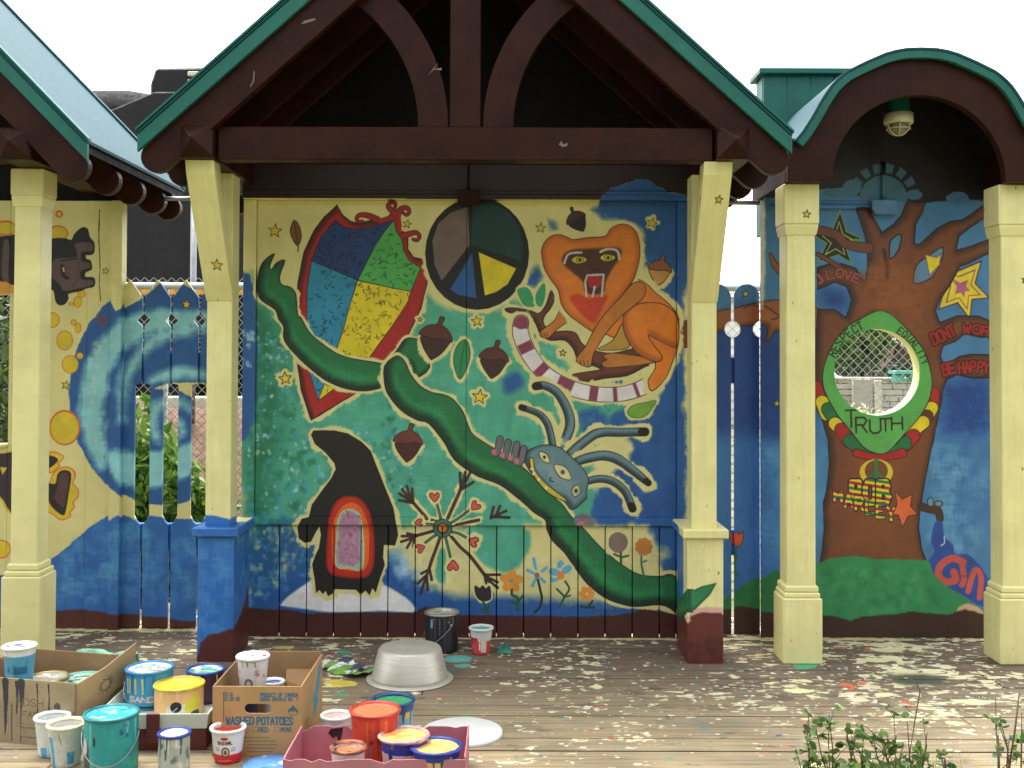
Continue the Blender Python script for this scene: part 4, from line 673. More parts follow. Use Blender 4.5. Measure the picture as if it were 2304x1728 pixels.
        if uv is not None:
            kind = uv[0]; L = bm.loops.layers.uv.new('UVMap'); bm.normal_update()
            for fc in bm.faces:
                n = fc.normal
                for lp in fc.loops:
                    x, y, z = lp.vert.co.x + off.x, lp.vert.co.y + off.y, lp.vert.co.z + off.z
                    if kind == 'wall':                      # canvas wrapped round a post or board: front, then folded round the sides
                        c, yf = uv[1], uv[2]
                        if abs(n.x) > .75 and abs(n.x) > abs(n.y): x = x + (y - yf) * (1 if n.x > 0 else -1)
                        elif abs(n.z) > .75: z = z + (y - yf) * (1 if n.z > 0 else -1) * .2
                        lp[L].uv = ((x - c.x0) / (c.x1 - c.x0), (z - c.z0) / (c.z1 - c.z0))
                    elif kind == 'floor':
                        c = uv[1]; lp[L].uv = ((x - c.x0) / (c.x1 - c.x0), (y - c.z0) / (c.z1 - c.z0))
                    elif kind == 'wrap':                    # label wrapped round a can, seam at the back
                        h0, h1 = uv[1], uv[2]; lx, ly, lz = lp.vert.co
                        ctr = fc.calc_center_median(); a0 = math.atan2(ctr.x, -ctr.y); a = math.atan2(lx, -ly)
                        if a - a0 > math.pi: a -= 2 * math.pi
                        if a - a0 < -math.pi: a += 2 * math.pi
                        lp[L].uv = (a / (2 * math.pi) + .5, (lz - h0) / (h1 - h0))
                    elif kind == 'disc':                    # round lids and sheets, looked at from above
                        lx, ly, lz = lp.vert.co; lp[L].uv = (lx / .22 + .5, ly / .22 + .5)
                    elif kind == 'front':                   # local x,z of a box face
                        x0, x1, z0, z1 = uv[1]; lx, ly, lz = lp.vert.co; lp[L].uv = ((lx - x0) / (x1 - x0), (lz - z0) / (z1 - z0))
                    elif kind == 'side':
                        y0, y1, z0, z1 = uv[1]; lx, ly, lz = lp.vert.co; lp[L].uv = ((ly - y0) / (y1 - y0), (lz - z0) / (z1 - z0))
        bm.to_mesh(me); bm.free()
        if m: me.materials.append(m)
        o = bpy.data.objects.new(name, me); COL.objects.link(o); o.parent = parent
        return o
def struct(o): o['kind'] = 'structure'; return o
def leaf_mesh(mb, centre, rad, n, size, rg, shape='ball', flat=.0):
    cx, cy, cz = centre
    for _ in range(n):
        while True:
            p = rg.uniform(-1, 1, 3); r = np.linalg.norm(p)
            if r <= 1 and r > rg.uniform(0, .8): break
        p = p * (1 + .25 * math.sin(p[0] * 5 + cx * 3) * math.cos(p[2] * 4 + cy))
        o = np.array([cx + p[0] * rad[0], cy + p[1] * rad[1], cz + p[2] * rad[2]])
        u = rg.normal(size=3); u /= np.linalg.norm(u); w = np.cross(u, rg.normal(size=3)); w /= np.linalg.norm(w) + 1e-9
        s = size * rg.uniform(.6, 1.3); nrm = np.cross(u, w) * s * .15
        mb.add([o - u * s, o + w * s * .42 + nrm, o + u * s, o - w * s * .42 + nrm], [(0, 1, 2, 3)])
    return mb
# ------------------------------------------------------------------ ground, deck
cA, cB, cC, cD = mural_main(), mural_left(), mural_right(), paint_posts()
mA = mat_canvas('main_mural_paint', cA, .5); mB_ = mat_canvas('left_mural_paint', cB, .5); mC = mat_canvas('right_mural_paint', cC, .5); mD = mat_canvas('post_paint', cD, .42)
M_CREAM = mat('cream_gloss_paint', (230, 222, 156), .42, .05, 5, .12, 50)
M_BROWN = mat('brown_gloss_paint', (54, 24, 15), .45, .2, 6, .25, 40, spec=.16)
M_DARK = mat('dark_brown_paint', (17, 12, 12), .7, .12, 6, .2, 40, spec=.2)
M_FASCIA = mat('green_fascia_paint', (30, 104, 92), .45, .10, 7, .15, 50, spec=.35)
M_ROOF = mat('teal_roof_paint', (26, 78, 86), .6, .12, 5, .1, 40, stretch=(1, 6, 1), spec=.25)
M_STEEL = mat('galvanised_steel', (150, 152, 150), .42, .1, 20, .05, 60, metal=.8)

M_SOIL = mat('soil_and_grass', (120, 112, 80), .95, .3, 1.6, .6, 30, col2=(74, 84, 44))
struct(MB().add([(-300, -60, -.36), (300, -60, -.36), (300, 500, -.36), (-300, 500, -.36)], [(0, 1, 2, 3)]).build('ground', M_SOIL))

def deck_canvas():
    c = Canvas(-3.6, 3.6, 3.7, 6.4, 330, (150, 130, 98), YW)
    h, w = c.h, c.w
    Yg = np.linspace(c.z0, c.z1, h)[:, None]; Xg = np.linspace(c.x0, c.x1, w)[None]
    grain = fnoise(h, w, 3.0, 3, asp=26); broad = fnoise(h, w, 60, 4, asp=2.2)
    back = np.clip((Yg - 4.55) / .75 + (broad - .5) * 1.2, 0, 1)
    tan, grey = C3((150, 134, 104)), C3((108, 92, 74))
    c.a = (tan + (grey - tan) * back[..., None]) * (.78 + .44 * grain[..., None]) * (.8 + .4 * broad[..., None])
    # worn coats: dark brown, then cream flakes, drawn out along the boards
    f1 = fnoise(h, w, 16, 4, asp=2.2); f2 = .62 * fnoise(h, w, 20, 5, asp=1.6) + .38 * fnoise(h, w, 6, 2, asp=2.0); f3 = fnoise(h, w, 7, 3, asp=1.6); pat = fnoise(h, w, 130, 3, asp=1.4)
    def lay(n, thr, col, s=.02, a=1.0):
        al = np.clip((n - thr) / s, 0, 1)[..., None] * a; c.a += (C3(col) - c.a) * al
    lay(f1, .70 - .07 * back - .10 * (pat - .5), (74, 63, 55), .09, .5)
    right = np.clip((Xg - .9) / .5, 0, 1) * np.clip((Yg - 4.25) / .4, 0, 1); near = np.clip((Yg - 4.9) / .35, 0, 1); lft = np.clip((-1.2 - Xg) / .4, 0, 1) * near
    lay(f2, .705 - .10 * right - .045 * near - .04 * lft - .30 * (pat - .5), (216, 208, 164), .012)
    mid = np.clip(1 - abs(Yg - 4.65) / .6, 0, 1) * np.clip((Xg + .8) / .6, 0, 1)
    lay(.75 * f3 + .25 * fnoise(h, w, 3, 2, asp=2.0), .775 - .045 * mid * np.clip(pat * 3 - .8, 0, 1) - .04 * near - .05 * right - .16 * (pat - .5), (232, 226, 204), .012)
    lay(fnoise(h, w, 7, 3, asp=3), .80, (70, 150, 130), .02, .8); lay(fnoise(h, w, 6, 3, asp=3), .815, (206, 104, 70), .02, .85); lay(fnoise(h, w, 7, 3, asp=3), .82, (80, 120, 170), .02, .8)
    strip = np.exp(-((Yg - 5.83) / .03) ** 2) * ((Xg > -1.3) & (Xg < .9)) + np.exp(-((Yg - 5.98) / .04) ** 2) * (Xg < -1.3) + np.exp(-((Yg - 5.84) / .035) ** 2) * (Xg > .95)
    lay(strip * (.2 + pat) + f3 * .7, .92, (206, 196, 140), .05)
    def spot(cr, pts, col, soft=2.0, rag=3.0, al=.95):
        x0, y0, s = cr; c.poly('W', [ground(x0 + x / s, y0 + y / s) for x, y in pts], col, soft=soft, rag=rag, alpha=al)
    A = (450, 1350, 3.16); B = (1700, 1450, 3.662)
    spot(A, [(890, 575), (960, 562), (1060, 570), (1120, 590), (1080, 612), (960, 618), (880, 605)], (206, 190, 70)); spot(A, [(1740, 405), (1830, 392), (1925, 402), (1920, 432), (1820, 445), (1745, 435)], (92, 160, 150)); spot(A, [(1800, 462), (1900, 455), (1925, 470), (1850, 484)], (92, 160, 140))
    spot(A, [(970, 365), (1040, 358), (1082, 375), (1060, 390), (1000, 388)], (80, 140, 110)); spot(A, [(960, 660), (1020, 654), (1052, 672), (1000, 690)], (86, 150, 110)); spot(A, [(520, 335), (640, 325), (660, 345), (560, 352)], (190, 180, 90)); spot(A, [(400, 240), (460, 232), (470, 252), (420, 258)], (150, 146, 60)); spot(A, [(1850, 820), (1930, 825), (1960, 836), (1880, 838)], (120, 190, 90))
    spot(B, [(678, 322), (760, 318), (820, 340), (815, 372), (770, 376), (760, 348), (700, 338)], (226, 106, 66)); spot(B, [(310, 172), (400, 165), (500, 158), (490, 190), (380, 205), (320, 196)], (70, 160, 120)); spot(B, [(1190, 465), (1260, 470), (1330, 505), (1260, 500)], (206, 110, 76)); spot(B, [(890, 25), (950, 22), (945, 45), (905, 45)], (206, 100, 80)); spot(B, [(650, 22), (720, 20), (715, 38), (660, 38)], (190, 90, 76)); spot(B, [(830, 312), (930, 300), (900, 330), (850, 332)], (206, 120, 90))
    spot(B, [(1120, 250), (1300, 235), (1560, 260), (1580, 320), (1300, 345), (1140, 310)], (72, 78, 58), 14, 6, .7); spot(B, [(220, 370), (360, 362), (470, 375), (460, 395), (300, 400)], (226, 218, 160)); spot(B, [(980, 410), (1080, 395), (1170, 415), (1060, 430)], (228, 220, 170)); spot(B, [(860, 118), (1000, 110), (1180, 125), (1060, 145), (900, 140)], (212, 206, 150)); spot(B, [(1560, 635), (1660, 630), (1740, 655), (1640, 668)], (226, 220, 160)); spot(B, [(960, 30), (1100, 35), (1220, 55), (1100, 66), (980, 55)], (210, 204, 150)); spot(B, [(390, 985), (520, 970), (600, 1000), (480, 1018)], (226, 218, 150))
    for x, y in ((700, 20), (950, 520), (1500, 660), (560, 900), (2000, 60)): spot(A, [(x, y), (x + 40, y - 6), (x + 70, y + 4), (x + 30, y + 12)], (226, 222, 190))
    rg = np.random.default_rng(3)
    for _ in range(700):                                              # drips and specks
        x = rg.uniform(c.x0, c.x1); y = rg.uniform(c.z0, c.z1); r = rg.uniform(.002, .008); col = [(228, 222, 180), (232, 230, 222), (60, 140, 150), (206, 90, 60), (40, 80, 150), (60, 130, 80), (220, 196, 60)][int(rg.choice(7, p=[.45, .2, .1, .08, .06, .06, .05]))]
        px = c.tr('W', [(x, y), (x + r * 1.5, y + rg.uniform(-1, 1) * r * .3)]); d = c.sdlimb(px, r * c.ppm, 2)
        if d: c.blend(d[0], d[1] + .5, C3(col))
    return c
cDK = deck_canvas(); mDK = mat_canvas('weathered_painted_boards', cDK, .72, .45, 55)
for n_ in mDK.node_tree.nodes:
    if n_.type == 'TEX_IMAGE': n_.extension = 'MIRROR'
M_CUT = mat('raw_timber_edges', (110, 92, 66), .9, .2, 12, .3, 60)
deck = bpy.data.objects.new('deck', None); COL.objects.link(deck); deck.location = (0, 0, -.04); deck['kind'] = 'structure'
M_GRIME = mat('grime_in_the_joints', (34, 28, 24), .95, .15, 20, .2, 60)
def dirty_edges(o):
    o.data.materials.append(M_GRIME)
    for f in o.data.polygons:
        if f.normal.z < .5: f.material_index = 1
rgd = random.Random(4); yy_ = 3.78; k_ = 0
while yy_ < 6.36:
    cuts = [-5.2] + ([rgd.uniform(-2.4, -.6), rgd.uniform(.8, 2.6)] if k_ % 2 else [rgd.uniform(-1.2, .4), rgd.uniform(1.6, 2.8)]) + [4.3]
    for a, b in zip(cuts[:-1], cuts[1:]):
        dz = rgd.uniform(-.0015, .0015)
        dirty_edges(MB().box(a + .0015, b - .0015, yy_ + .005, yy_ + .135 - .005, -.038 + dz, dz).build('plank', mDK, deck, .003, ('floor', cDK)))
    yy_ += .135; k_ += 1
for y in (3.9, 4.6, 5.3, 6.0): MB().box(-5.2, 4.3, y, y + .045, -.2, -.0405).build('joist', M_CUT, deck)
MB().box(-5.2, 4.3, 3.735, 3.775, -.24, -.003).build('rim_board', M_CUT, deck, .003)

# ------------------------------------------------------------------ gabled shelters
def roof_set(root, xc, half, ze, tan, yf, yb, fasc=.085, sides=(-1, 1), rafter_y=(5.0, 5.36, 5.71, 6.07, 6.42)):
    cs = 1 / math.sqrt(1 + tan * tan); L = 1 / cs
    for s in sides:
        P = lambda r, dz=0.0: (xc + s * r, ze + (half - r) * tan + dz)
        sl = MB().prism_y([P(half), P(0), P(0, -.012 * L), P(half, -.012 * L)], yf - .004, yb).build('roof_slope', M_ROOF, root, .002)
        MB().prism_y([P(half + .006, .014), P(-.0, .014 + .006), P(0, .003), P(half + .006, .003)], yf - .012, yf + .03).build('drip_edge', M_FASCIA, sl, 0)
        MB().prism_y([P(half + .004, .018), P(0, .022), P(0, .003), P(half + .004, .003)], yb - .05, yb + .004).build('rear_edge', M_ROOF, sl, 0)
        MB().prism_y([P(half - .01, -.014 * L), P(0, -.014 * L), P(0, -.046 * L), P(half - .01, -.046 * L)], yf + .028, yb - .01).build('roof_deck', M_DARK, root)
        MB().prism_y([P(half, -.0145 * L), P(0, -.0145 * L), P(0, -.0145 * L - fasc), P(half, -.0145 * L - fasc * .9)], yf, yf + .025).build('fascia_board', M_FASCIA, root, .002)
        # rafters with rounded tails
        nrm = (-s * tan * cs, -cs); r0 = half - .078; hd = .072
        cx, cz = P(r0); cx += nrm[0] * .112 * 1; cz += nrm[1] * .112; cx = xc + s * (half - .078); cz = ze + .078 * tan - .137 * L
        dx, dz = -s * cs, tan * cs
        for i, y in enumerate(rafter_y):
            arc = []; a0 = math.atan2(nrm[1], nrm[0])
            for k in range(11):
                a = a0 + (s) * math.pi * k / 10
                arc.append((cx + hd * math.cos(a), cz + hd * math.sin(a)))
            # outer point must bulge away from the ridge
            mid = arc[5]
            if (mid[0] - cx) * (-dx) + (mid[1] - cz) * (-dz) < 0:
                arc = [(cx + hd * math.cos(a0 - s * math.pi * k / 10), cz + hd * math.sin(a0 - s * math.pi * k / 10)) for k in range(11)]
            run = (half - .078) / cs
            top = [(arc[-1][0] + dx * run, arc[-1][1] + dz * run), (arc[0][0] + dx * run, arc[0][1] + dz * run)]
            y0 = yf + .03 if i == 0 else y
            MB().prism_y(arc + top, y0, y0 + .055).build('rafter', M_BROWN, root, .003)
def plate_beam(root, x, z0, z1, y0, y1, tip=.10):
    h = (z1 - z0) / 2; zc = (z0 + z1) / 2
    mb = MB(); mb.add([(x - h, y0, z0), (x + h, y0, z0), (x + h, y0, z1), (x - h, y0, z1), (x - h, y1, z0), (x + h, y1, z0), (x + h, y1, z1), (x - h, y1, z1), (x, y0 - tip, zc)],
       [(0, 1, 8), (1, 2, 8), (2, 3, 8), (3, 0, 8), (0, 4, 5, 1), (1, 5, 6, 2), (2, 6, 7, 3), (3, 7, 4, 0), (4, 7, 6, 5)])
    return mb.build('plate_beam', M_BROWN, root, .003)

ms = thing('gabled_shelter', 'large middle gabled shelter with green-edged roof and mural of lemur, penguin and peace sign', 'shelter', (XC, YW, 0))
ZEM = 2.524; roof_set(ms, XC, 1.489, ZEM, .90, YF, YBK)
ZT0, ZT1 = W(1045, 360, YB)[1], W(1045, 286, YB)[1]
MB().box(W(490, 300, YB)[0], W(1604, 300, YB)[0], YB, YB + .10, ZT0, ZT1).build('tie_beam', M_BROWN, ms, .004)
MB().box(W(1012, 200, YB)[0], W(1081, 200, YB)[0], YB + .005, YB + .075, ZT1, 3.70).build('king_post', M_BROWN, ms, .004)
for s in (-1, 1):
    cxa = XC + s * .932; a = []; b = []
    for k in range(17):
        t = math.radians(180 - k * 62 / 16)
        a.append((cxa + s * .711 * math.cos(t), ZT1 + .711 * math.sin(t))); b.append((cxa + s * .852 * math.cos(t), ZT1 + .852 * math.sin(t)))
    MB().band_y(a, b, YB + .008, YB + .068).build('arch_brace', M_BROWN, ms, .003)
    plate_beam(ms, XC + s * 1.235, ZT0, ZT1 + .004, 4.975 if s < 0 else 4.975, 6.38, .085)
M_CHIP = mat('bare_primer_chip', (128, 112, 104), .8, .1, 20, .1, 40)
def chip(crop, pts, Y, par):
    q = on_plane(crop, pts, Y); MB().prism_y([tuple(p) for p in q], Y - .0012, Y + .002).build('paint_chip', M_CHIP, par)
_tb = [o for o in ms.children if o.name.startswith('tie_beam')][0]; _rf = [o for o in ms.children if o.name.startswith('rafter')][0]; _ab = [o for o in ms.children if o.name.startswith('arch_brace')][0]
chip('Z6', [(1190, 172), (1215, 148), (1290, 130), (1296, 142), (1230, 165)], YF + .03, _rf); chip('Z6', [(856, 500), (864, 515), (858, 580), (832, 622), (828, 615), (850, 575)], YF + .03, _rf); chip('Z6', [(2095, 540), (2130, 490), (2168, 450), (2135, 495)], YB + .008, _ab); chip('Z6', [(2125, 495), (2190, 482), (2192, 500), (2150, 495)], YB + .008, _ab)
chip('Z7', [(712, 900), (728, 876), (736, 898), (766, 890), (764, 908), (735, 916)], YB, _tb)
# posts, pedestals, knee braces
for s, px in ((-1, -1.443), (1, .962)):
    po = MB().box(px - .062, px + .062, 5.40, 5.535, .64, ZT0).build('post', mD, ms, .004, ('wall', cD, 5.40))
    MB().box(px - .089, px + .089, YP, YP + .32, 0.0, .612).build('pedestal', mD, po, .004, ('wall', cD, YP))
    MB().box(px - .112, px + .112, YP - .022, YP + .335, .612, .658).build('pedestal_cap', mD, po, .006, ('wall', cD, YP))
    zb = W(500, 678, 5.40)[1]; zt = ZT0 - .002; pxt = px + s * (-.0)
    MB().prism_x([(5.398, zb), (5.398, zb + .16), (5.135, zt), (YB + .004, zt), (YB + .02, zt - .06)], px - .066, px + .066).build('knee_brace', mD, ms, .003, ('wall', cD, 5.20))
# back wall
XL, XR = W(547, 800, YW)[0], W(1549, 800, YW)[0]; ZTOP = W(1045, 452, YW)[1]; ZR0, ZR1 = W(1045, 1182, YW)[1], W(1045, 1163, YW)[1]; XJ = W(1050, 600, YW)[0]
wl_ = MB().box(XL, XR, YW + .03, YW + .05, 0.02, ZTOP).build('wall_backing', M_DARK, ms)
for a, b in ((XL + .07, XJ - .0012), (XJ + .0012, XR - .065)): MB().box(a, b, YW, YW + .012, ZR1, ZTOP).build('wall_panel', mA, ms, .0015, ('wall', cA, YW))
MB().box(XL, XL + .068, YW - .016, YW + .03, ZR1 - .01, ZTOP).build('corner_batten', mA, ms, .003, ('wall', cA, YW - .016)); MB().box(XR - .063, XR, YW - .016, YW + .03, .0, ZTOP).build('corner_batten', mA, ms, .003, ('wall', cA, YW - .016))
MB().box(XL + .069, XR - .064, YW - .012, YW + .015, ZR0, ZR1).build('wall_rail', mA, ms, .003, ('wall', cA, YW))
seams = [XL] + [W(627.6 + 61.2 * k, 1300, YW)[0] for k in range(15)] + [XR - .064]
for a, b in zip(seams[:-1], seams[1:]): MB().box(a + .0028, b - .0028, YW + .008, YW + .026, 0.003, ZR0 - .001).build('wall_plank', mA, ms, .0025, ('wall', cA, YW))
MB().box(XL, XR, YW - .05, YW + .03, ZTOP + .001, ZTOP + .19).build('lintel', mA, ms, .004, ('wall', cA, YW - .05))
MB().box(XL, XR, YW - .062, YW - .0505, ZTOP + .03, ZTOP + .045).build('lintel_moulding', mA, ms, .002, ('wall', cA, YW - .062))
g0 = ZTOP + .192
gz = lambda x: ZEM + (1.489 - abs(x - XC)) * .90 - .068
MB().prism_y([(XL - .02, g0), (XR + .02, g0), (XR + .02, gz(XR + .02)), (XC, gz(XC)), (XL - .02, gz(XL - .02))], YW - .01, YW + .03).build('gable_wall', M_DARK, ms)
cb = MB().box(W(1030, 440, 5.78)[0], W(1080, 440, 5.78)[0], YW - .085, YW - .053, W(1040, 462, 5.78)[1], W(1040, 428, 5.78)[1]).build('junction_box', M_BROWN, ms, .004)
MB().tube([(W(1054, 430, 5.78)[0], YW - .058, W(1040, 428, 5.78)[1]), (W(1054, 400, 5.78)[0], YW - .058, W(1040, 372, 5.78)[1])], .006).build('wire', M_DARK, cb)

# ------------------------------------------------------------------ pillars of the side shelters
def pillar(root, x, yf, zb, zc0, zc1, hb, hc, hk, depth=None):
    yc = yf + hb; po = MB().box(x - hc, x + hc, yc - hc, yc + hc, zb, zc0).build('pillar', mD, root, .005, ('wall', cD, yc - hc))
    MB().box(x - hb, x + hb, yc - hb, yc + hb, 0, zb - .055).build('pillar_base', mD, po, .006, ('wall', cD, yf))
    h2 = hb - .008; h3 = hc + .012
    MB().box(x - h2, x + h2, yc - h2, yc + h2, zb - .055, zb - .03).build('base_moulding', M_CREAM, po, .006); MB().box(x - h3, x + h3, yc - h3, yc + h3, zb - .03, zb + .004).build('base_moulding', M_CREAM, po, .008)
    MB().box(x - hk, x + hk, yc - hk, yc + hk, zc0 + .045, zc1).build('capital', mD, po, .005, ('wall', cD, yc - hk))
    h4, h5 = hk - .004, hc + .005; sq = lambda h, z: [(x - h, yc - h, z), (x + h, yc - h, z), (x + h, yc + h, z), (x - h, yc + h, z)]
    MB().add(sq(h5, zc0 - .01) + sq(h4, zc0 + .03) + sq(h4, zc0 + .045), [(3, 2, 1, 0), (8, 9, 10, 11)] + [(a + i, a + (i + 1) % 4, a + 4 + (i + 1) % 4, a + 4 + i) for a in (0, 4) for i in range(4)]).build('capital_moulding', M_CREAM, po, .003)
    return po
# left shelter
XCL, HL_, ZEL, TL_ = -3.384, 1.45, 2.485, 1.02
ls = thing('gabled_shelter', 'left gabled shelter at the picture edge, pale teal roof and round rafter tails', 'shelter', (XCL, YL, 0))
roof_set(ls, XCL, HL_, ZEL, TL_, 4.95, 6.44, rafter_y=(5.0, 5.02 + .355, 5.02 + .71, 5.02 + 1.065, 6.37))
for s in (-1, 1):
    plate_beam(ls, XCL + s * 1.10, 2.40, 2.55, 5.0, 6.38, .085)
    pillar(ls, XCL + s * 1.06, 5.20, .50, 2.225, 2.398, .094, .064, .080)
MB().box(XCL - 1.02, XCL + 1.02, 5.02, 5.12, 2.40, 2.55).build('tie_beam', M_BROWN, ls, .004)
xr = W(277, 700, YL)[0]; xb = W(253, 700, YL)[0]; xm = W(197, 700, YL)[0]; xo = W(20, 800, YL)[0]; zt_ = W(200, 452, YL)[1]
zo1, zo0 = W(10, 664, YL)[1], W(10, 1006, YL)[1]
MB().box(XCL - 1.2, xr - .01, YL + .05, YL + .07, zt_ - .002, zt_ + .24).build('lintel', M_DARK, ls, .003)
MB().box(xb, xr, YL - .03, YL + .05, 0.004, zt_).build('corner_batten', mB_, ls, .003, ('wall', cB, YL - .03))
MB().box(xm + .001, xb - .001, YL - .006, YL + .012, .004, zt_).build('wall_panel', mB_, ls, .0015, ('wall', cB, YL))
MB().box(xo, xm - .001, YL, YL + .012, .004, zt_).build('wall_panel', mB_, ls, .0015, ('wall', cB, YL))
MB().box(XCL - 1.1, xo - .001, YL, YL + .012, zo1, zt_).build('wall_panel', mB_, ls, .0015, ('wall', cB, YL))
MB().box(XCL - 1.1, xo - .001, YL, YL + .012, .004, zo0).build('wall_panel', mB_, ls, .0015, ('wall', cB, YL)); MB().box(XCL - 1.1, xo - .001, YL - .02, YL + .04, zo0, zo0 + .02).build('window_sill', M_CREAM, ls, .003)
gzl = lambda x: ZEL + (HL_ - abs(x - XCL)) * TL_ - .072
MB().prism_y([(XCL - 1.2, zt_ + .242), (xr - .01, zt_ + .242), (xr - .01, gzl(xr - .01)), (XCL, gzl(XCL)), (XCL - 1.2, gzl(XCL - 1.2))], YL + .04, YL + .07).build('gable_wall', M_DARK, ls)

# right shelter with the barrel roof
rs = thing('barrel_roofed_shelter', 'round-roofed shelter on the right with painted tree mural and round window', 'shelter', (1.971, YR, 0))
XA, XP_, ZS, YA = 1.994, 1.970, 2.363, 5.30
cur = [(1357, 96), (1310, 97), (1230, 101), (1150, 115), (1070, 138), (1000, 168), (930, 198), (860, 232), (780, 272), (735, 305), (690, 345), (650, 388), (620, 430), (590, 475), (560, 525), (530, 580), (500, 632), (470, 680), (435, 735), (395, 785), (372, 812)]
cw = on_plane('RA', cur, YA - .03); left = [(min(x, XA), z) for x, z in cw]; xa0 = left[0][0]; left[0] = (XA, left[0][1])
outer = left[::-1] + [(2 * XA - x, z) for x, z in left[1:]]
def offs(poly, d):
    out = []
    for i in range(len(poly)):
        a = np.array(poly[max(i - 1, 0)]); b = np.array(poly[min(i + 1, len(poly) - 1)]); t = (b - a) / np.linalg.norm(b - a); n = np.array([t[1], -t[0]]); out.append(tuple(np.array(poly[i]) + n * d))
    return out
r1 = offs(outer, .012); r2 = offs(outer, .014); r3 = offs(outer, .048)
MB().band_y(outer, r1, YA - .045, 6.12).build('barrel_roof', M_ROOF, rs, .001)
MB().band_y(offs(outer, .0125), offs(outer, .05), YA - .04, YA - .012).build('fascia_board', M_FASCIA, rs, .002)
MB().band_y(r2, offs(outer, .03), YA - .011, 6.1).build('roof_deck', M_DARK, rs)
RI = .424; arc = [(XA + RI * math.cos(t), ZS + RI * math.sin(t)) for t in np.linspace(math.pi, 0, 33)]
bo = [p for p in offs(outer, .032) if p[1] > ZS + .20]
xl_, xr_ = 1.354, 2 * XA - 1.354
oa = [(xl_, ZS), (xl_, bo[0][1] - .02)] + bo + [(xr_, bo[-1][1] - .02), (xr_, ZS)]
oa = np.array(oa); L_ = np.concatenate([[0], np.cumsum(np.hypot(*np.diff(oa, axis=0).T))]); ai = np.array(arc); La = np.linspace(0, 1, 61)
A_ = np.stack([np.interp(La * L_[-1], L_, oa[:, 0]), np.interp(La * L_[-1], L_, oa[:, 1])], 1); I_ = np.array([(XA + RI * math.cos(t), ZS + RI * math.sin(t)) for t in np.linspace(math.pi, 0, 61)])
MB().band_y([tuple(p) for p in A_], [tuple(p) for p in I_], YA, YA + .055).build('arch_board', M_BROWN, rs, .003)
for s in (-1, 1):
    xs = XA + s * (XA - 1.354); MB().box(min(xs, xs - s * .07), max(xs, xs - s * .07), YA + .056, 6.09, ZS + .002, ZS + .19).build('plate_beam', M_BROWN, rs, .004)
    pillar(rs, XP_ + s * .532, 5.36, .376, 2.118, ZS - .001, .097, .071, .088)
xl2, xr2 = W(1712, 700, YR)[0], W(2227, 700, YR)[0]; ztr = W(1950, 452, YR)[1]
hx, hz = on_plane('RB', [(1150, 1282)], YR)[0]; HR = .233
def holed(mb, x0, x1, z0, z1, hx, hz, r, y0, y1, n=48):
    inn = [(hx + r * math.cos(2 * math.pi * i / n), hz + r * math.sin(2 * math.pi * i / n)) for i in range(n)]; out = []
    for i in range(n):
        a = 2 * math.pi * i / n; dx, dz = math.cos(a), math.sin(a); t = 1e9
        if dx > 1e-6: t = min(t, (x1 - hx) / dx)
        if dx < -1e-6: t = min(t, (x0 - hx) / dx)
        if dz > 1e-6: t = min(t, (z1 - hz) / dz)
        if dz < -1e-6: t = min(t, (z0 - hz) / dz)
        out.append((hx + dx * t, hz + dz * t))
    crn = [(x1, z1), (x0, z1), (x0, z0), (x1, z0)]
    for y, fl in ((y0, 0), (y1, 1)):
        v = [(x, y, z) for x, z in inn] + [(x, y, z) for x, z in out] + [(x, y, z) for x, z in crn]; f = []
        for i in range(n):
            j = (i + 1) % n; q = [i, j, n + j, n + i]
            for ci, cc in enumerate(crn):
                a0 = math.atan2(cc[1] - hz, cc[0] - hx) % (2 * math.pi); p0 = 2 * math.pi * i / n; p1 = 2 * math.pi * (i + 1) / n
                if p0 < a0 < p1 - 1e-9: q = [i, j, n + j, 2 * n + ci, n + i]
            f.append(tuple(q))
        mb.add(v, f)
    b = len(mb.v) - 2 * (2 * n + 4); m2 = 2 * n + 4
    for i in range(n): j = (i + 1) % n; mb.f.append((b + i, b + j, b + m2 + j, b + m2 + i)); mb.smooth.append(True)
    ring = [n + i for i in range(n)]
    seq = []
    for i in range(n):
        seq.append(n + i)
        for ci, cc in enumerate(crn):
            a0 = math.atan2(cc[1] - hz, cc[0] - hx) % (2 * math.pi)
            if 2 * math.pi * i / n < a0 < 2 * math.pi * (i + 1) / n - 1e-9: seq.append(2 * n + ci)
    for i in range(len(seq)): a, c_ = seq[i], seq[(i + 1) % len(seq)]; mb.f.append((b + a, b + c_, b + m2 + c_, b + m2 + a)); mb.smooth.append(False)
    return mb
tp = holed(MB(), xl2, xr2, .004, ztr, hx, hz, HR, YR, YR + .018).build('wall_panel', mC, rs, 0, ('wall', cC, YR)); bpy.context.view_layer.update()
n_ = 48; MB().lathe([(HR + .0, YR + .018), (HR + .0, YR + .11), (HR + .03, YR + .11), (HR + .03, YR + .0182)], (hx, 0, hz), 48, 'y', cap=False).build('window_ring', M_CREAM, tp)
MB().box(xr2 - .004, xr2 + .03, YR + .019, YR + .06, .0, ztr).build('corner_batten', mC, rs, .002, ('wall', cC, YR))
gp = [p for p in offs(outer, .034) if p[1] > ZS + .2]
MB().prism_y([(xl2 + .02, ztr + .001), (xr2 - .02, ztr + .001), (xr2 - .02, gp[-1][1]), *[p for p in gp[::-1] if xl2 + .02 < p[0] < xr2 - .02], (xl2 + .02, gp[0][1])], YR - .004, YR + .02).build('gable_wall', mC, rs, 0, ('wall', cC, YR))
MB().box(W(1960, 460, 5.83)[0], W(2017, 460, 5.83)[0], YR - .055, YR - .0045, W(1990, 482, 5.83)[1], W(1990, 450, 5.83)[1]).build('junction_box', mC, rs, .004, ('wall', cC, YR - .055))
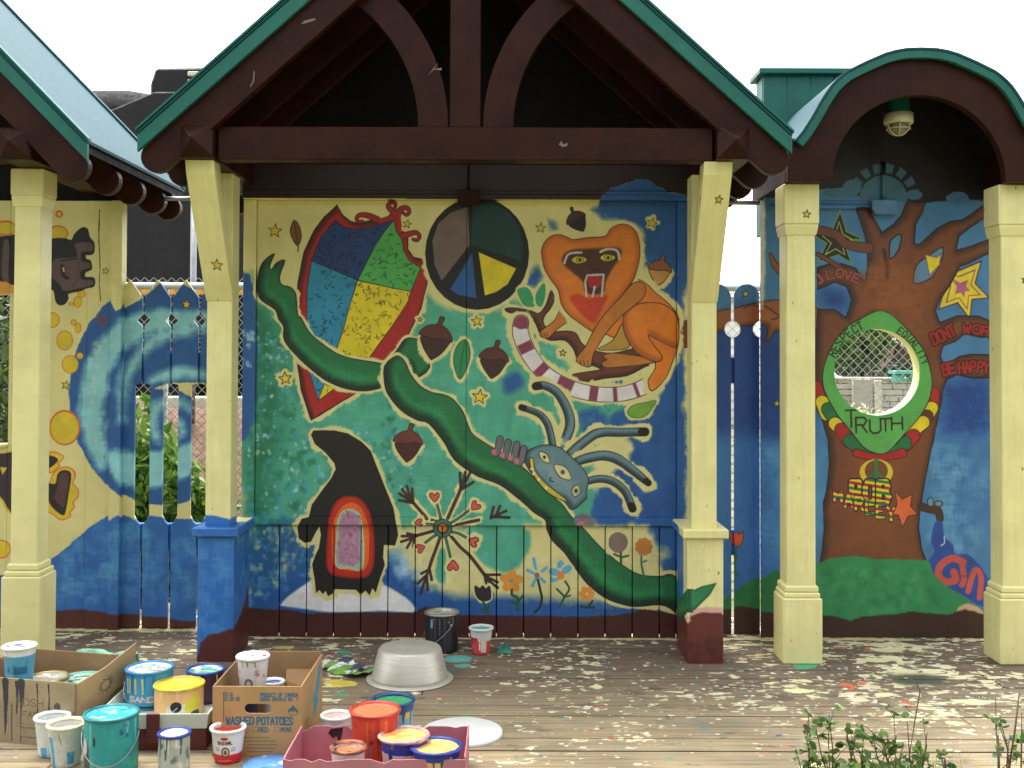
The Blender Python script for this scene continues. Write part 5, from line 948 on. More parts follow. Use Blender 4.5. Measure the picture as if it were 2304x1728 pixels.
MB().tube([(W(1988, 440, 5.85)[0], YR - .02, W(1988, 450, 5.83)[1]), (W(1988, 440, 5.85)[0], YR - .02, W(1988, 362, 5.83)[1])], .011, 8).build('conduit', mC, rs, 0, ('wall', cC, YR)); MB().tube([(xl2 + .05, YR - .02, W(1900, 464, 5.84)[1]), (W(1962, 464, 5.84)[0], YR - .02, W(1960, 464, 5.84)[1])], .012, 8).build('conduit', mC, rs, 0, ('wall', cC, YR))
# teal parapet box behind the barrel roof
pb = thing('parapet_box', 'teal boarded box with flat lid showing above and behind the round roof', 'box', (1.9, 6.2, 0))
zl = W(1712, 153, 6.12)[1]
xq = W(1718, 200, 6.15)[0]
for i in range(8): w_ = (2.5 - xq) / 8; MB().box(xq + i * w_ + .001, xq + (i + 1) * w_ - .001, 6.15, 6.17, 2.2, zl - .032).build('board', M_FASCIA, pb, .002)
MB().box(xq - .002, xq + .02, 6.171, 6.33, 2.2, zl - .032).build('end_board', M_FASCIA, pb, .002); MB().box(xq - .03, 2.53, 6.11, 6.37, zl - .031, zl).build('lid', M_FASCIA, pb, .003)

# ------------------------------------------------------------------ picket fences
def lfx(zx): return W(zx / 2.765, 850, 6.02)[0]
lf = thing('picket_fence', 'pointed blue pickets painted with a swirl, between the left and middle shelters', 'fence', (lfx(1000), 6.03, 0))
zS = lambda crop, y: float(on_plane(crop, [(1000, y)], 6.02)[0][1])
zpk, zsh, zd, zg0, zg1 = zS('L2', 632), zS('L2', 745), zS('L2', 885), zS('L2', 1278), zS('L3', 752)
for c0 in (800, 975, 1150, 1325):
    x = lfx(c0); hw, d, nar = .158, 0, 0; hw = (lfx(c0 + 80) - lfx(c0 - 80)) / 2; dm = .034; nr = .036
    side = [(hw, 0.004), (hw, zg1 - .02), (hw - nr * .5, zg1 - .004), (hw - nr, zg1 + .03), (hw - nr, zg0 - .01), (hw, zg0), (hw, zd - dm), (hw - dm * .93, zd), (hw, zd + dm), (hw, zsh), (0, zpk)]
    MB().prism_y([(x + a, z) for a, z in side] + [(x - a, z) for a, z in side[::-1][1:]], 6.02, 6.042).build('picket', mB_, lf, .002, ('wall', cB, 6.0))
for za, zb_ in ((zS('L2', 1262), zS('L2', 1082)), (zS('L3', 940), zS('L3', 772))): MB().box(xr + .002, lfx(1420), 6.043, 6.08, za, zb_).build('rail', mB_, lf, .003, ('wall', cB, 6.0))
rf = thing('picket_fence', 'round-topped blue pickets with a painted tulip, between the middle and right shelters', 'fence', (1.2, 5.93, 0))
zr = lambda crop, y: float(on_plane(crop, [(200, y)], 5.93)[0][1])
zc_, ztp = zr('RB', 985), zr('RB', 672); rn = .045
for a, b, L0, R0 in ((1580, 1645.5, 0, 1), (1652, 1709.5, 1, 1)):
    xa, xb2 = W(a, 800, 5.93)[0], W(b, 800, 5.93)[0]; h = (xb2 - xa) / 2; xm2 = (xa + xb2) / 2; poly = [(xb2, .004)]
    if R0: poly += [(xb2 + .008 - rn * math.cos(t), zc_ + rn * math.sin(t)) for t in np.linspace(-1.35, 1.35, 11)]
    poly += [(xm2 + h * math.cos(t), ztp - h + h * math.sin(t)) for t in np.linspace(0, math.pi, 15)]
    if L0: poly += [(xa - .008 + rn * math.cos(t), zc_ + rn * math.sin(t)) for t in np.linspace(1.35, -1.35, 11)]
    poly += [(xa, .004)]
    MB().prism_y(poly, 5.93, 5.952).build('picket', mC, rf, .0015, ('wall', cC, YR))
for za, zb_ in ((zr('RB', 1360), zr('RB', 1180)), (zr('RC', 970), zr('RC', 812))): MB().box(W(1578, 800, 5.93)[0], xl2 - .004, 5.953, 5.99, za, zb_).build('rail', mC, rf, .003, ('wall', cC, YR))
# ------------------------------------------------------------------ beyond the fences
rgb_ = np.random.default_rng(11)
M_WIRE = mat('galvanised_wire', (186, 188, 184), .5, .06, 20, .02, 60, metal=.35)
clf = thing('chain_link_fence', 'galvanised chain-link fence with a round top rail behind the pickets and shelters', 'fence', (0, 8.0, -.36))
zt8 = W(300, 643, 8.0)[1]; X0f, X1f, zb8 = -5.2, 7.0, -.30
MB().tube([(X0f, 8.0, zt8), (X1f, 8.0, zt8)], .026, 8).build('top_rail', M_WIRE, clf)
for x in (-5.2, -2.55, .1, 2.35, 5.0, 7.0): MB().tube([(x, 8.03, -.36), (x, 8.03, zt8 + .03)], .032, 8).build('fence_post', M_WIRE, clf)
wm = MB(); hgt = zt8 + .06 - zb8; st = .066
def wire_tri(mb, p, q, r=.0030):
    p, q = np.array(p, float), np.array(q, float); d = (q - p) / np.linalg.norm(q - p); u = np.array([0, 1.0, 0]); w = np.cross(d, u)
    off = [u * r, (-u * .5 + w * .87) * r, (-u * .5 - w * .87) * r]; mb.add([p + o for o in off] + [q + o for o in off], [(0, 1, 4, 3), (1, 2, 5, 4), (2, 0, 3, 5)])
for i in range(int((X1f - X0f + hgt) / st)):
    x = X0f - hgt + i * st
    a, b = max(x, X0f), min(x + hgt, X1f)
    if b > a: wire_tri(wm, (a, 8.0, zb8 + (a - x)), (b, 8.0, zb8 + (b - x))); wire_tri(wm, (a, 8.006, zb8 + hgt - (a - x)), (b, 8.006, zb8 + hgt - (b - x)))
wm.build('wire_mesh', M_WIRE, clf, recalc=False)['kind'] = 'stuff'
# earth bank on the left with a timber and kerb on top
M_MULCH = mat('bark_mulch', (124, 92, 70), .95, .3, 14, .9, 60, col2=(74, 54, 42))
bk = MB(); nx, ny = 40, 16; vs = []
for j in range(ny):
    for i in range(nx):
        x = -12 + i * (11.6 / (nx - 1)); t = j / (ny - 1); y = 8.15 + t * 3.0; z = -.40 + 1.38 * min(1, t * 1.5) ** 1.1
        if i == nx - 1: z = -.40
        vs.append((x, y, z + rgb_.normal() * .02))
bk.add(vs, [(j * nx + i, j * nx + i + 1, (j + 1) * nx + i + 1, (j + 1) * nx + i) for j in range(ny - 1) for i in range(nx - 1)], True)
struct(bk.build('embankment', M_MULCH))
struct(MB().box(-12, -.6, 11.0, 30, -.4, .95).build('track_bed', M_MULCH))
M_TIMB = mat('old_timber', (96, 72, 54), .9, .25, 8, .5, 40, stretch=(1, 8, 8)); M_CONC = mat('pale_concrete', (206, 200, 178), .85, .1, 6, .3, 60)
tag(MB().box(-9, -.9, 10.3, 10.5, .80, .95).build('timber_edging', M_TIMB, None, .01), 'dark timber edging on the earth bank behind the blue swirl pickets', 'edging')
tag(MB().box(-9, -.9, 10.6, 10.85, .9, 1.10).build('kerb_stone', M_CONC, None, .01), 'pale concrete kerb along the top of the bank behind the swirl pickets', 'kerb')
# black locomotive
M_LOCO = mat('sooty_black_paint', (20, 20, 20), .8, .12, 2, .1, 20, spec=.15); M_LOCO2 = mat('matt_black_plate', (40, 39, 40), .7, .12, 2, .1, 20, spec=.2); M_ORNG = mat('orange_stripe_paint', (226, 160, 40), .5, .1, 4, .1, 30)
YV = 13.0; lw = lambda x, y, Y=YV: W(x, y, Y)
lo_ = thing('locomotive', 'big black locomotive with rounded tapering hood and cab behind the left fence', 'locomotive', (-6, YV + 1, .95))
xh = [(-400, 161), (146, 161), (229, 160), (262, 166), (300, 173), (325, 178), (368, 182), (420, 183), (640, 183)]
zc = lw(300, 270)[1]; prof = []
for px, py in xh: x, z = lw(px, py); prof.append((z - zc, x))
MB().lathe([(.02, prof[0][1] - .02)] + prof + [(.02, prof[-1][1] + .02)], (0, YV + 1.0, zc), 40, 'x').build('hood', M_LOCO, lo_)
cab = [(322, 172), (326, 165), (330, 152), (334, 140), (470, 138), (640, 138), (640, 300), (322, 300)]
cb_ = MB().prism_y([lw(*p) for p in cab], YV + .25, YV + 2.2).build('cab', M_LOCO2, lo_, .03)
for y in (156, 174):
    x0, z0 = lw(411, y); x1, _ = lw(451, y); MB().box(x0, x1, YV + .19, YV + .245, z0 - .028, z0 + .028).build('handrail', M_CONC, cb_, .008)
x0, z1 = lw(-420, 250); x1, z0 = lw(640, 640)
side = [lw(-420, 238), lw(250, 245), lw(345, 205), lw(640, 205), lw(640, 638), lw(-420, 634)]
MB().prism_y(side, YV + .02, YV + 2.0).build('side_plate', M_LOCO2, lo_, .02)
MB().box(x0, x1, YV - .06, YV + .4, lw(300, 664)[1], lw(300, 640)[1]).build('running_board', M_ORNG, lo_, .01); MB().box(x0, x1, YV + .05, YV + 2.0, .96, lw(300, 665)[1]).build('underframe', M_LOCO2, lo_, .01)
for i in range(5):
    MB().lathe([(.02, 0), (.42, 0), (.45, .03), (.45, .09), (.41, .1), (.02, .1)], (-8.6 + i * 1.25, YV - .08, 1.40), 24, 'y').build('wheel', M_LOCO, lo_)
# cream building behind the locomotive, pole
M_CRW = mat('cream_render', (216, 208, 176), .9, .1, 1.5, .3, 20); M_ROOFG = mat('grey_shingles', (190, 188, 180), .9, .16, 6, .5, 30, stretch=(1, 1, 5)); M_GLASS = mat('dark_window_glass', (40, 46, 52), .12, .05, 3, 0, 10)
bl = thing('building', 'tall cream building partly hidden behind the black locomotive', 'building', (-6, 22, -.36))
MB().box(-12.5, -3.0, 20, 26, -.36, W(420, 300, 20)[1]).build('wall', M_CRW, bl); MB().box(-12.6, -2.9, 19.9, 26.1, W(420, 300, 20)[1], W(420, 290, 20)[1]).build('roof', M_ROOFG, bl)
for x in (-9.2, -7.6, -4.4): 
    w_ = MB().box(x, x + .9, 19.94, 20.02, 2.6, 4.0).build('window', M_CONC, bl); MB().box(x + .06, x + .84, 19.92, 19.945, 2.66, 3.94).build('pane', M_GLASS, w_)
tag(MB().tube([(W(436, 500, 10)[0], 10, .9), (W(436, 500, 10)[0], 10, W(436, 455, 10)[1])], .03, 8).build('pole', M_STEEL), 'thin grey pole standing left of the middle shelter', 'pole')
# shrubs behind the left pickets
ML1 = mat_leaf('shrub_leaves', (52, 92, 28), (128, 164, 62)); ML2 = mat_leaf('dark_shrub_leaves', (40, 62, 30), (104, 128, 70)); M_STEM = mat('woody_stem', (86, 68, 50), .9, .2, 10, .3, 40)
def shrub(name, label, x, y, z0, h, rx, n, m, size, group=None, cat='shrub'):
    r = thing(name, label, cat, (x, y, z0), 0, group); mb = MB()
    for k in range(5): leaf_mesh(mb, (x + rgb_.uniform(-.5, .5) * rx, y + rgb_.uniform(-.25, .25) * rx, z0 + h * rgb_.uniform(.35, .75)), (rx * .6, rx * .5, h * .38), n // 5, size, rgb_)
    mb.build('crown', m, r, recalc=False); tb = MB()
    for k in range(6): a = rgb_.uniform(0, 6.28); tb.tube([(x, y, z0), (x + math.cos(a) * rx * .2, y + math.sin(a) * rx * .2, z0 + h * .35), (x + math.cos(a) * rx * .55, y + math.sin(a) * rx * .4, z0 + h * .8)], [.02, .014, .006], 5)
    tb.build('stem', M_STEM, r); return r
shrub('shrub', 'bright green leafy shrub showing through the middle gap of the swirl pickets', W(365, 1000, 7.2)[0], 7.2, -.36, 1.32, .42, 1500, ML1, .055)
shrub('shrub', 'leafy green shrub showing through the left gap of the swirl pickets', W(305, 1000, 7.0)[0], 7.0, -.36, 1.42, .36, 1400, ML1, .055)
shrub('shrub', 'low green shrub in the gap beside the blue pedestal', W(445, 1100, 7.1)[0], 7.1, -.36, 1.15, .34, 1100, ML1, .055)
shrub('shrub', 'grey-green shrub behind chain link at the left picture edge', W(0, 850, 7.3)[0], 7.3, -.36, 2.3, .6, 2400, ML2, .05)
# through the round window and the right-hand gaps
M_BLOCK = mat('grey_stone_block', (196, 190, 176), .9, .1, 5, .4, 25); M_MORT = mat('mortar', (170, 164, 150), .95, .1, 6, .3, 30)
sw_ = thing('stone_wall', 'pale grey coursed stone wall seen through the round window', 'wall', (9, 26, -.36))
xw0, xw1 = W(1790, 870, 26)[0], W(2230, 870, 26)[0]; zw = W(1975, 852, 26)[1]
MB().box(xw0, xw1, 26.03, 26.4, -.36, zw - .02).build('wall_core', M_MORT, sw_)
rgs = random.Random(9); zz = .18
bm_proto = {}
while zz < zw - .06:
    hh = .145; x = xw0 - rgs.uniform(0, .4)
    while x < xw1:
        L = rgs.choice((.34, .46, .6)); 
        if L not in bm_proto: bm_proto[L] = MB().box(0, L - .02, 0, .09, 0, hh - .02).build('stone', M_BLOCK, sw_, .012, local=True); o = bm_proto[L]
        else: o = bm_proto[L].copy(); COL.objects.link(o)
        o.parent = sw_; o.location = Vector((x, 26 - rgs.uniform(0, .03), zz)) - sw_.location
        x += L
    zz += hh
MB().box(xw0, xw1, 25.9, 26.45, zw - .02, zw + .03).build('coping', M_CONC, sw_, .01)
tag(MB().box(*[W(p, 860, 25.6)[0] for p in (1967, 1983)], 25.55, 25.7, -.36, W(1970, 856, 25.6)[1]).build('gate_post', M_CONC, None, .01), 'white upright slab against the stone wall in the round window', 'post')
tag(MB().box(*[W(p, 860, 25.6)[0] for p in (1920, 1964)], 25.6, 25.75, -.36, W(1940, 853, 25.6)[1]).build('stone_slab', M_MORT, None, .01), 'darker grey slab left of the white upright in the round window', 'slab')
bt = thing('bench', 'turquoise bench top on the stone wall at right of the round window', 'bench', (W(2030, 838, 25)[0], 25.2, zw))
M_TURQ = mat('turquoise_paint', (70, 170, 150), .6, .1, 5, .1, 30); xa, z1 = W(2008, 834, 25.2); xb3, z0 = W(2070, 842, 25.2)
MB().box(xa, xb3, 25.0, 25.5, z0, z1).build('seat', M_TURQ, bt, .01); MB().box(xa + .05, xa + .25, 25.1, 25.4, z0 - .18, z0).build('leg', M_TURQ, bt, .01); MB().box(xb3 - .25, xb3 - .05, 25.1, 25.4, z0 - .18, z0).build('leg', M_TURQ, bt, .01)
vb = MB(); leaf_mesh(vb, (W(1975, 915, 22)[0], 22, -.1), (2.6, .8, .62), 1500, .09, rgb_)
tag(vb.build('weeds', mat_leaf('pale_weeds', (140, 150, 96), (216, 214, 170)), None, recalc=False), 'pale weeds at the foot of the stone wall', 'weeds')['kind'] = 'stuff'
def tree(label, x, y, z0, h, cr, n, size, m, trunk_h):
    r = thing('tree', label, 'tree', (x, y, z0)); tb = MB().tube([(x, y, z0), (x + .1, y, z0 + trunk_h), (x, y, z0 + h * .8)], [.22, .16, .05], 8)
    for k in range(6): a = k * 1.05; tb.tube([(x, y, z0 + trunk_h), (x + math.cos(a) * cr * .4, y + math.sin(a) * cr * .4, z0 + trunk_h + h * .2), (x + math.cos(a) * cr * .75, y + math.sin(a) * cr * .7, z0 + h * .72)], [.1, .06, .02], 6)
    tb.build('trunk', M_STEM, r); mb = MB()
    for k in range(14):
        a = rgb_.uniform(0, 6.28); q = rgb_.uniform(.1, .75); leaf_mesh(mb, (x + math.cos(a) * cr * q, y + math.sin(a) * cr * q, z0 + h * rgb_.uniform(.45, .9)), (cr * .42, cr * .42, h * .17), n // 14, size, rgb_)
    mb.build('crown', m, r, recalc=False)
ML3 = mat_leaf('tree_leaves', (52, 78, 26), (124, 150, 58))
tree('green leafy tree framed by the round window behind chain link', W(1960, 760, 33)[0], 33, -.36, 4.4, 2.0, 3600, .16, ML3, .9)
tree('smaller tree at the left rim of the round window', W(1895, 790, 36)[0], 36, -.36, 3.9, 1.6, 2400, .16, ML3, .8)
shrub('hedge', 'dark hedge above the stone wall in the round window', W(1985, 845, 30)[0], 30, -.36, 2.1, 2.6, 3000, mat_leaf('hedge_leaves', (22, 34, 20), (62, 78, 44)), .12, None, 'hedge')
hs = thing('house', 'distant brown house with grey roof at upper right of the round window', 'house', (W(2045, 780, 40)[0], 42, -.36))
xh0, xh1 = W(2005, 790, 40)[0], W(2230, 790, 40)[0]; ze_ = W(2040, 773, 40)[1]; zr_ = W(2040, 735, 44)[1]
MB().box(xh0 + .3, xh1 - .3, 40.5, 47, -.36, ze_).build('wall', mat('brown_siding', (112, 84, 70), .8, .1, 4, .2, 20), hs); MB().prism_x([(39.9, ze_ - .02), (44, zr_), (48, ze_ - .02), (48, ze_ - .12), (44, zr_ - .1), (39.9, ze_ - .12)], xh0, xh1).build('roof', M_ROOFG, hs)
cv = thing('van', 'white van partly visible at the left of the round window', 'van', (W(1890, 830, 28)[0], 29, -.36)); xv0, xv1 = W(1830, 830, 28)[0], W(1912, 830, 28)[0]; M_VAN = mat('white_car_paint', (226, 226, 222), .3, .03, 3, 0, 10)
zv = W(1890, 805, 28)[1]
MB().prism_y([(xv0, -.05), (xv1, -.05), (xv1, zv - .55), (xv1 - .3, zv - .45), (xv1 - .75, zv), (xv0, zv)], 28, 29.7).build('body', M_VAN, cv, .05)
MB().prism_y([(xv1 - .4, zv - .47), (xv1 - .8, zv - .09), (xv1 - 1.3, zv - .09), (xv1 - 1.3, zv - .47)], 27.985, 28.02).build('window', M_GLASS, cv)
for x in (xv0 + .5, xv1 - .5): MB().lathe([(.02, 0), (.3, 0), (.32, .05), (.32, .2), (.02, .2)], (x, 27.95, -.04), 20, 'y').build('wheel', M_LOCO2, cv)
h2 = thing('house', 'pale shingle-roofed house glimpsed over the round-topped pickets', 'house', (W(1700, 660, 30)[0], 33, -.36))
zr2, ze2 = W(1640, 604, 33)[1], W(1700, 668, 30)[1]; xg0, xg1 = W(1480, 650, 30)[0], W(1722, 650, 30)[0]
MB().box(xg0 + .2, xg1 - .2, 30.3, 36, -.36, ze2).build('wall', mat('white_siding', (224, 222, 214), .8, .04, 3, .2, 20), h2)
ro = MB(); ro.add([(xg0, 30, ze2), (xg1, 30, ze2), (xg1, 36, ze2), (xg0, 36, ze2), (xg0 + .3, 33, zr2), (xg1 - 1.2, 33, zr2)], [(0, 1, 5, 4), (1, 2, 5), (2, 3, 4, 5), (3, 0, 4), (0, 3, 2, 1)]); ro.build('roof', M_ROOFG, h2)
# thin conduits that run between the shelters
tag(MB().tube([(W(345, 447, 6.1)[0], 6.1, W(345, 447, 6.1)[1]), (W(455, 447, 6.1)[0], 6.1, W(455, 447, 6.1)[1])], .013, 8).build('conduit_pipe', M_STEEL), 'grey conduit pipe bridging the left and middle shelters', 'pipe')
tag(MB().tube([(W(1600, 456, 5.95)[0], 5.95, W(1600, 455, 5.95)[1]), (W(1722, 457, 5.95)[0], 5.95, W(1722, 457, 5.95)[1])], .013, 8).build('conduit_pipe', M_STEEL), 'grey conduit pipe bridging the middle and round-roofed shelters', 'pipe')
# caged lamp under the barrel roof
XLm, YLm = 1.973, 5.52; lp = thing('caged_lamp', 'cream caged bulkhead lamp hanging under the round roof', 'lamp', (XLm, YLm, 2.6)); M_LAMP = mat('cream_lamp_enamel', (206, 196, 160), .5, .06, 8, .05, 30)
zt2, zt1, zt0 = W(2027, 256, YLm)[1], W(2027, 279, YLm)[1], W(2027, 305, YLm)[1]
MB().lathe([(.004, zt2 + .25), (.055, zt2 + .25), (.055, zt2 + .012), (.06, zt2), (.004, zt2)], (XLm, YLm, 0), 20).build('mount', M_FASCIA, lp)
MB().lathe([(.004, zt2 - .001), (.072, zt2 - .001), (.074, zt1 + .006), (.070, zt1), (.004, zt1)], (XLm, YLm, 0), 24).build('housing', M_LAMP, lp, 0)
MB().lathe([(.048, zt1 - .001), (.05, zt1 - .02), (.042, zt0 + .02), (.02, zt0 + .006), (.002, zt0 + .004)], (XLm, YLm, 0), 20, cap=False).build('glass', mat('lamp_glass', (120, 116, 100), .15, .05, 5, 0, 10), lp)
hz_ = zt1 - zt0
for k in range(3):
    a = k * math.pi / 3 + .3; MB().tube([(XLm + .062 * math.cos(a) * math.cos(t), YLm + .062 * math.sin(a) * math.cos(t), zt1 - hz_ * math.sin(t)) for t in np.linspace(0, math.pi, 13)], .0035, 5).build('cage_bar', M_LAMP, lp)
MB().tube([(XLm + .058 * math.cos(t), YLm + .058 * math.sin(t), zt1 - hz_ * .45) for t in np.linspace(0, 2 * math.pi, 24, endpoint=False)], .003, 5, True).build('cage_ring', M_LAMP, lp)
# ------------------------------------------------------------------ unseen trees added behind the camera to keep the low sky off the walls
M_TALL = mat_leaf('blocker_tree_leaves', (34, 58, 24), (78, 104, 44)); _lab = ('far left', 'left', 'middle', 'right', 'far right')
for k, (tx, ty, th) in enumerate(((-13, -5, 8.5), (-6.5, -7.5, 9), (0, -8.5, 9), (6.5, -7.5, 9), (13, -5, 8.5))):
    t_ = thing('sky_blocker_tree', 'tall leafy tree added out of view to block low sky, %s of the row facing the shelters' % _lab[k], 'tree', (tx, ty, -.36), 0, 'added trees blocking low sky')
    tb = MB().tube([(tx, ty, -.36), (tx + .1, ty, 2.0), (tx, ty, th * .8)], [.3, .24, .06], 8); mb = MB()
    for q in range(7): a = q * .9; tb.tube([(tx, ty, 1.6), (tx + math.cos(a) * 1.4, ty + math.sin(a) * 1.4, 3.4), (tx + math.cos(a) * 2.8, ty + math.sin(a) * 2.4, th * .7)], [.12, .08, .02], 6)
    for q in range(16): a = rgb_.uniform(0, 6.28); e = rgb_.uniform(.1, .8); leaf_mesh(mb, (tx + math.cos(a) * 3.2 * e, ty + math.sin(a) * 2.6 * e, th * rgb_.uniform(.12, .86)), (1.7, 1.5, 1.4), 110, .42, rgb_)
    tb.build('trunk', M_STEM, t_); mb.build('crown', M_TALL, t_, recalc=False)
# ------------------------------------------------------------------ paint pots, boxes and the rest on the deck
def wrapc(seed, base, r, h, bands=(), drips=(), extra=None, ppm=700):
    c = Canvas(0, 2 * math.pi * r, 0, h, ppm, base, YW); rg = np.random.default_rng(seed); cx = math.pi * r; Wd = 2 * math.pi * r
    c.a *= (.9 + .2 * c.n3)[..., None]
    for v0, v1, col, u0, u1 in bands: c.poly('W', [(cx + u0, v0 * h), (cx + u1, v0 * h), (cx + u1, v1 * h), (cx + u0, v1 * h)], col, smooth=False, rag=.6)
    for col, n, v0, lo, hi in drips:
        for _ in range(n):
            x = rg.uniform(0, Wd); w = rg.uniform(.002, .008); L = rg.uniform(lo, hi) * h; c.limb('W', [(x, v0 * h), (x + rg.uniform(-.004, .004), v0 * h - L)], [w * 2, w], col, rag=.6)
    if extra: extra(c, cx, h)
    return c
def disc_canvas(seed, base, cols, n=16, rim=None):
    c = Canvas(-.11, .11, -.11, .11, 500, base, YW); rg = np.random.default_rng(seed); c.a *= (.9 + .2 * c.n3)[..., None]
    for _ in range(n):
        x, y = rg.uniform(-.08, .08, 2); a = rg.uniform(0, 6.3); L = rg.uniform(.01, .05); c.limb('W', [(x, y), (x + L * math.cos(a), y + L * math.sin(a) * .6), (x + L * 1.4 * math.cos(a + .6), y + L * math.sin(a + .6))], rg.uniform(.006, .022), cols[int(rg.integers(len(cols)))], rag=2, soft=2)
    return c
POT_N = [0]
def pot(name, label, cat, x, y, z, r, h, side, top, rimc, rb=None, lid=True, bail=False, ears=False, drop=.012, group=None, rimw=.006, rot=0.0, tilt=None):
    """paint can or plastic tub: body, rim, lid or paint surface, wire handle"""
    POT_N[0] += 1; t = thing(name, label, cat, (x, y, z), rot, group); rb = rb or r
    if tilt: t.rotation_euler = (tilt[0], tilt[1], rot)
    ms_ = mat_canvas('%s_side_%d' % (name, POT_N[0]), side, .45, .15) if isinstance(side, Canvas) else side
    mt_ = mat_canvas('%s_top_%d' % (name, POT_N[0]), top, .35, .25) if isinstance(top, Canvas) else top
    mr = rimc
    b = MB().lathe([(.004, .002), (rb - .004, .0), (rb, .005), (rb + (r - rb) * .12, h * .12), (rb + (r - rb) * .35, h * .35), (rb + (r - rb) * .6, h * .6), (r - (r - rb) * .1, h * .9), (r, h - .004)], (0, 0, 0), 40, cap=False)
    if not lid: b.lathe([(r, h - .004), (r - .003, h - .003), (r - .004 - (r - rb) * .1, h * .9), (rb - .006, .006)], (0, 0, 0), 40, cap=False)
    b.build('body', ms_, t, uv=('wrap', 0, h), local=True)
    MB().lathe([(r - .002, h - .010), (r + rimw * .7, h - .008), (r + rimw, h - .002), (r + rimw * .5, h + .003), (r - .004, h + .002), (r - .007, h - .006)], (0, 0, 0), 40, cap=False).build('rim', mr, t, local=True); rj = random.Random(POT_N[0])
    for v in [v for o in t.children if o.name.startswith('rim') for v in o.data.vertices]: v.co.x += rj.uniform(-.0008, .0008); v.co.y += rj.uniform(-.0008, .0008); v.co.z += rj.uniform(-.0009, .0007)
    da, dz, dd = rj.uniform(-1.0, 1.0), rj.uniform(.3, .7) * h, rj.uniform(.001, .005)
    for v in [v for o in t.children if o.name.startswith('body') for v in o.data.vertices]:
        a = math.atan2(v.co.x, -v.co.y) - da; g = dd * math.exp(-(a / .5) ** 2 - ((v.co.z - dz) / (.3 * h)) ** 2); q = math.hypot(v.co.x, v.co.y) or 1; v.co.x *= 1 - g / q; v.co.y *= 1 - g / q
    hh = h - .003 if lid else h - drop
    rr = r - .006 if lid else (r - .005 - (r - rb) * drop / h)
    pr = [(0.0005, hh), (rr * .84, hh), (rr * .87, hh + .002), (rr * .9, hh), (rr, hh - .001)] if lid else [(0.0005, hh), (rr * .93, hh + .0005), (rr, hh + .003)]
    MB().lathe(pr, (0, 0, 0), 36, cap=False).build('lid' if lid else 'paint', mt_, t, uv=('disc',), local=True)
    if bail:
        a0 = bail if isinstance(bail, float) else .35
        ex, ey = math.cos(a0), math.sin(a0); R = r + .006
        pts = [(R * ex * math.cos(u) - R * 1.06 * -ey * math.sin(u), R * ey * math.cos(u) - R * 1.06 * ex * math.sin(u), h * .72 - math.sin(u) * h * .50) for u in np.linspace(0, math.pi, 17)]
        MB().tube(pts, .0022, 5).build('handle', M_STEEL, t, local=True)
        for s in (1, -1):
            o = MB().lathe([(.001, 0), (.010, .0), (.009, .005), (.001, .006)], (0, 0, 0), 12, 'x', cap=False).build('handle_lug', M_STEEL, t, local=True)
            o.location = (s * r * ex, s * r * ey, h * .72); o.rotation_euler = (0, 0, a0 + (0 if s > 0 else math.pi))
    return t
M_WPL = mat('white_plastic', (222, 222, 218), .4, .05, 8, .03, 30); M_TIN = mat('tin_plate', (176, 174, 166), .35, .12, 14, .05, 40, metal=.75); M_BLUEPL = mat('smeared_blue_rim', (44, 64, 150), .4, .2, 20, .1, 40); M_TEALR = mat('teal_paint_rim', (36, 130, 136), .35, .2, 20, .1, 40); M_REDR = mat('red_paint_rim', (196, 60, 44), .35, .2, 18, .1, 40)
M_CARD = mat('brown_cardboard', (172, 136, 92), .9, .1, 5, .2, 120); M_CARDI = mat('cardboard_inside', (158, 126, 86), .9, .1, 5, .2, 120)
def pt(px, py, Y): return ((px - PXN) / FN * Y, Y)
WHC = (226, 226, 222)
def yog(c, cx, h, red=(204, 36, 44)):
    c.poly('W', [(cx - .2, 0), (cx + .2, 0), (cx + .2, h * .3), (cx - .2, h * .3)], red, smooth=False, rag=1); c.text('W', 'ORIGINAL', [(cx - .032, h * .60), (cx + .032, h * .615)], h * .09, .003, (70, 36, 50)); c.ell('W', cx, h * .78, .016, .006, red); c.ell('W', cx + .004, h * .38, .018, .019, (74, 58, 52)); c.ell('W', cx + .004, h * .38, .013, .014, (206, 196, 176)); c.ell('W', cx + .004, h * .37, .007, .009, (110, 84, 60))
    for k in range(3): c.limb('W', [(cx - .045, h * (.5 - .045 * k)), (cx - .024, h * (.5 - .045 * k))], .002, (120, 110, 130)); c.limb('W', [(cx + .026, h * (.5 - .045 * k)), (cx + .045, h * (.5 - .045 * k))], .002, (120, 110, 130))
    c.limb('W', [(cx - .03, h * .12), (cx + .03, h * .13)], .003, (236, 150, 150)); c.dabs('W', [(cx - .05, h * .7), (cx + .05, h * .7), (cx + .05, h), (cx - .05, h)], (180, 190, 200), 8, .006, 3, .6)
def blob(cols, n, seed, lo=0., hi=1., r=.008):
    def f(c, cx, h):
        for i, col in enumerate(cols): c.dabs('W', [(0, h * lo), (2 * cx, h * lo), (2 * cx, h * hi), (0, h * hi)], col, n, r, seed + i, .9)
    return f
def both(*fs):
    def f(c, cx, h):
        for g in fs: g(c, cx, h)
    return f
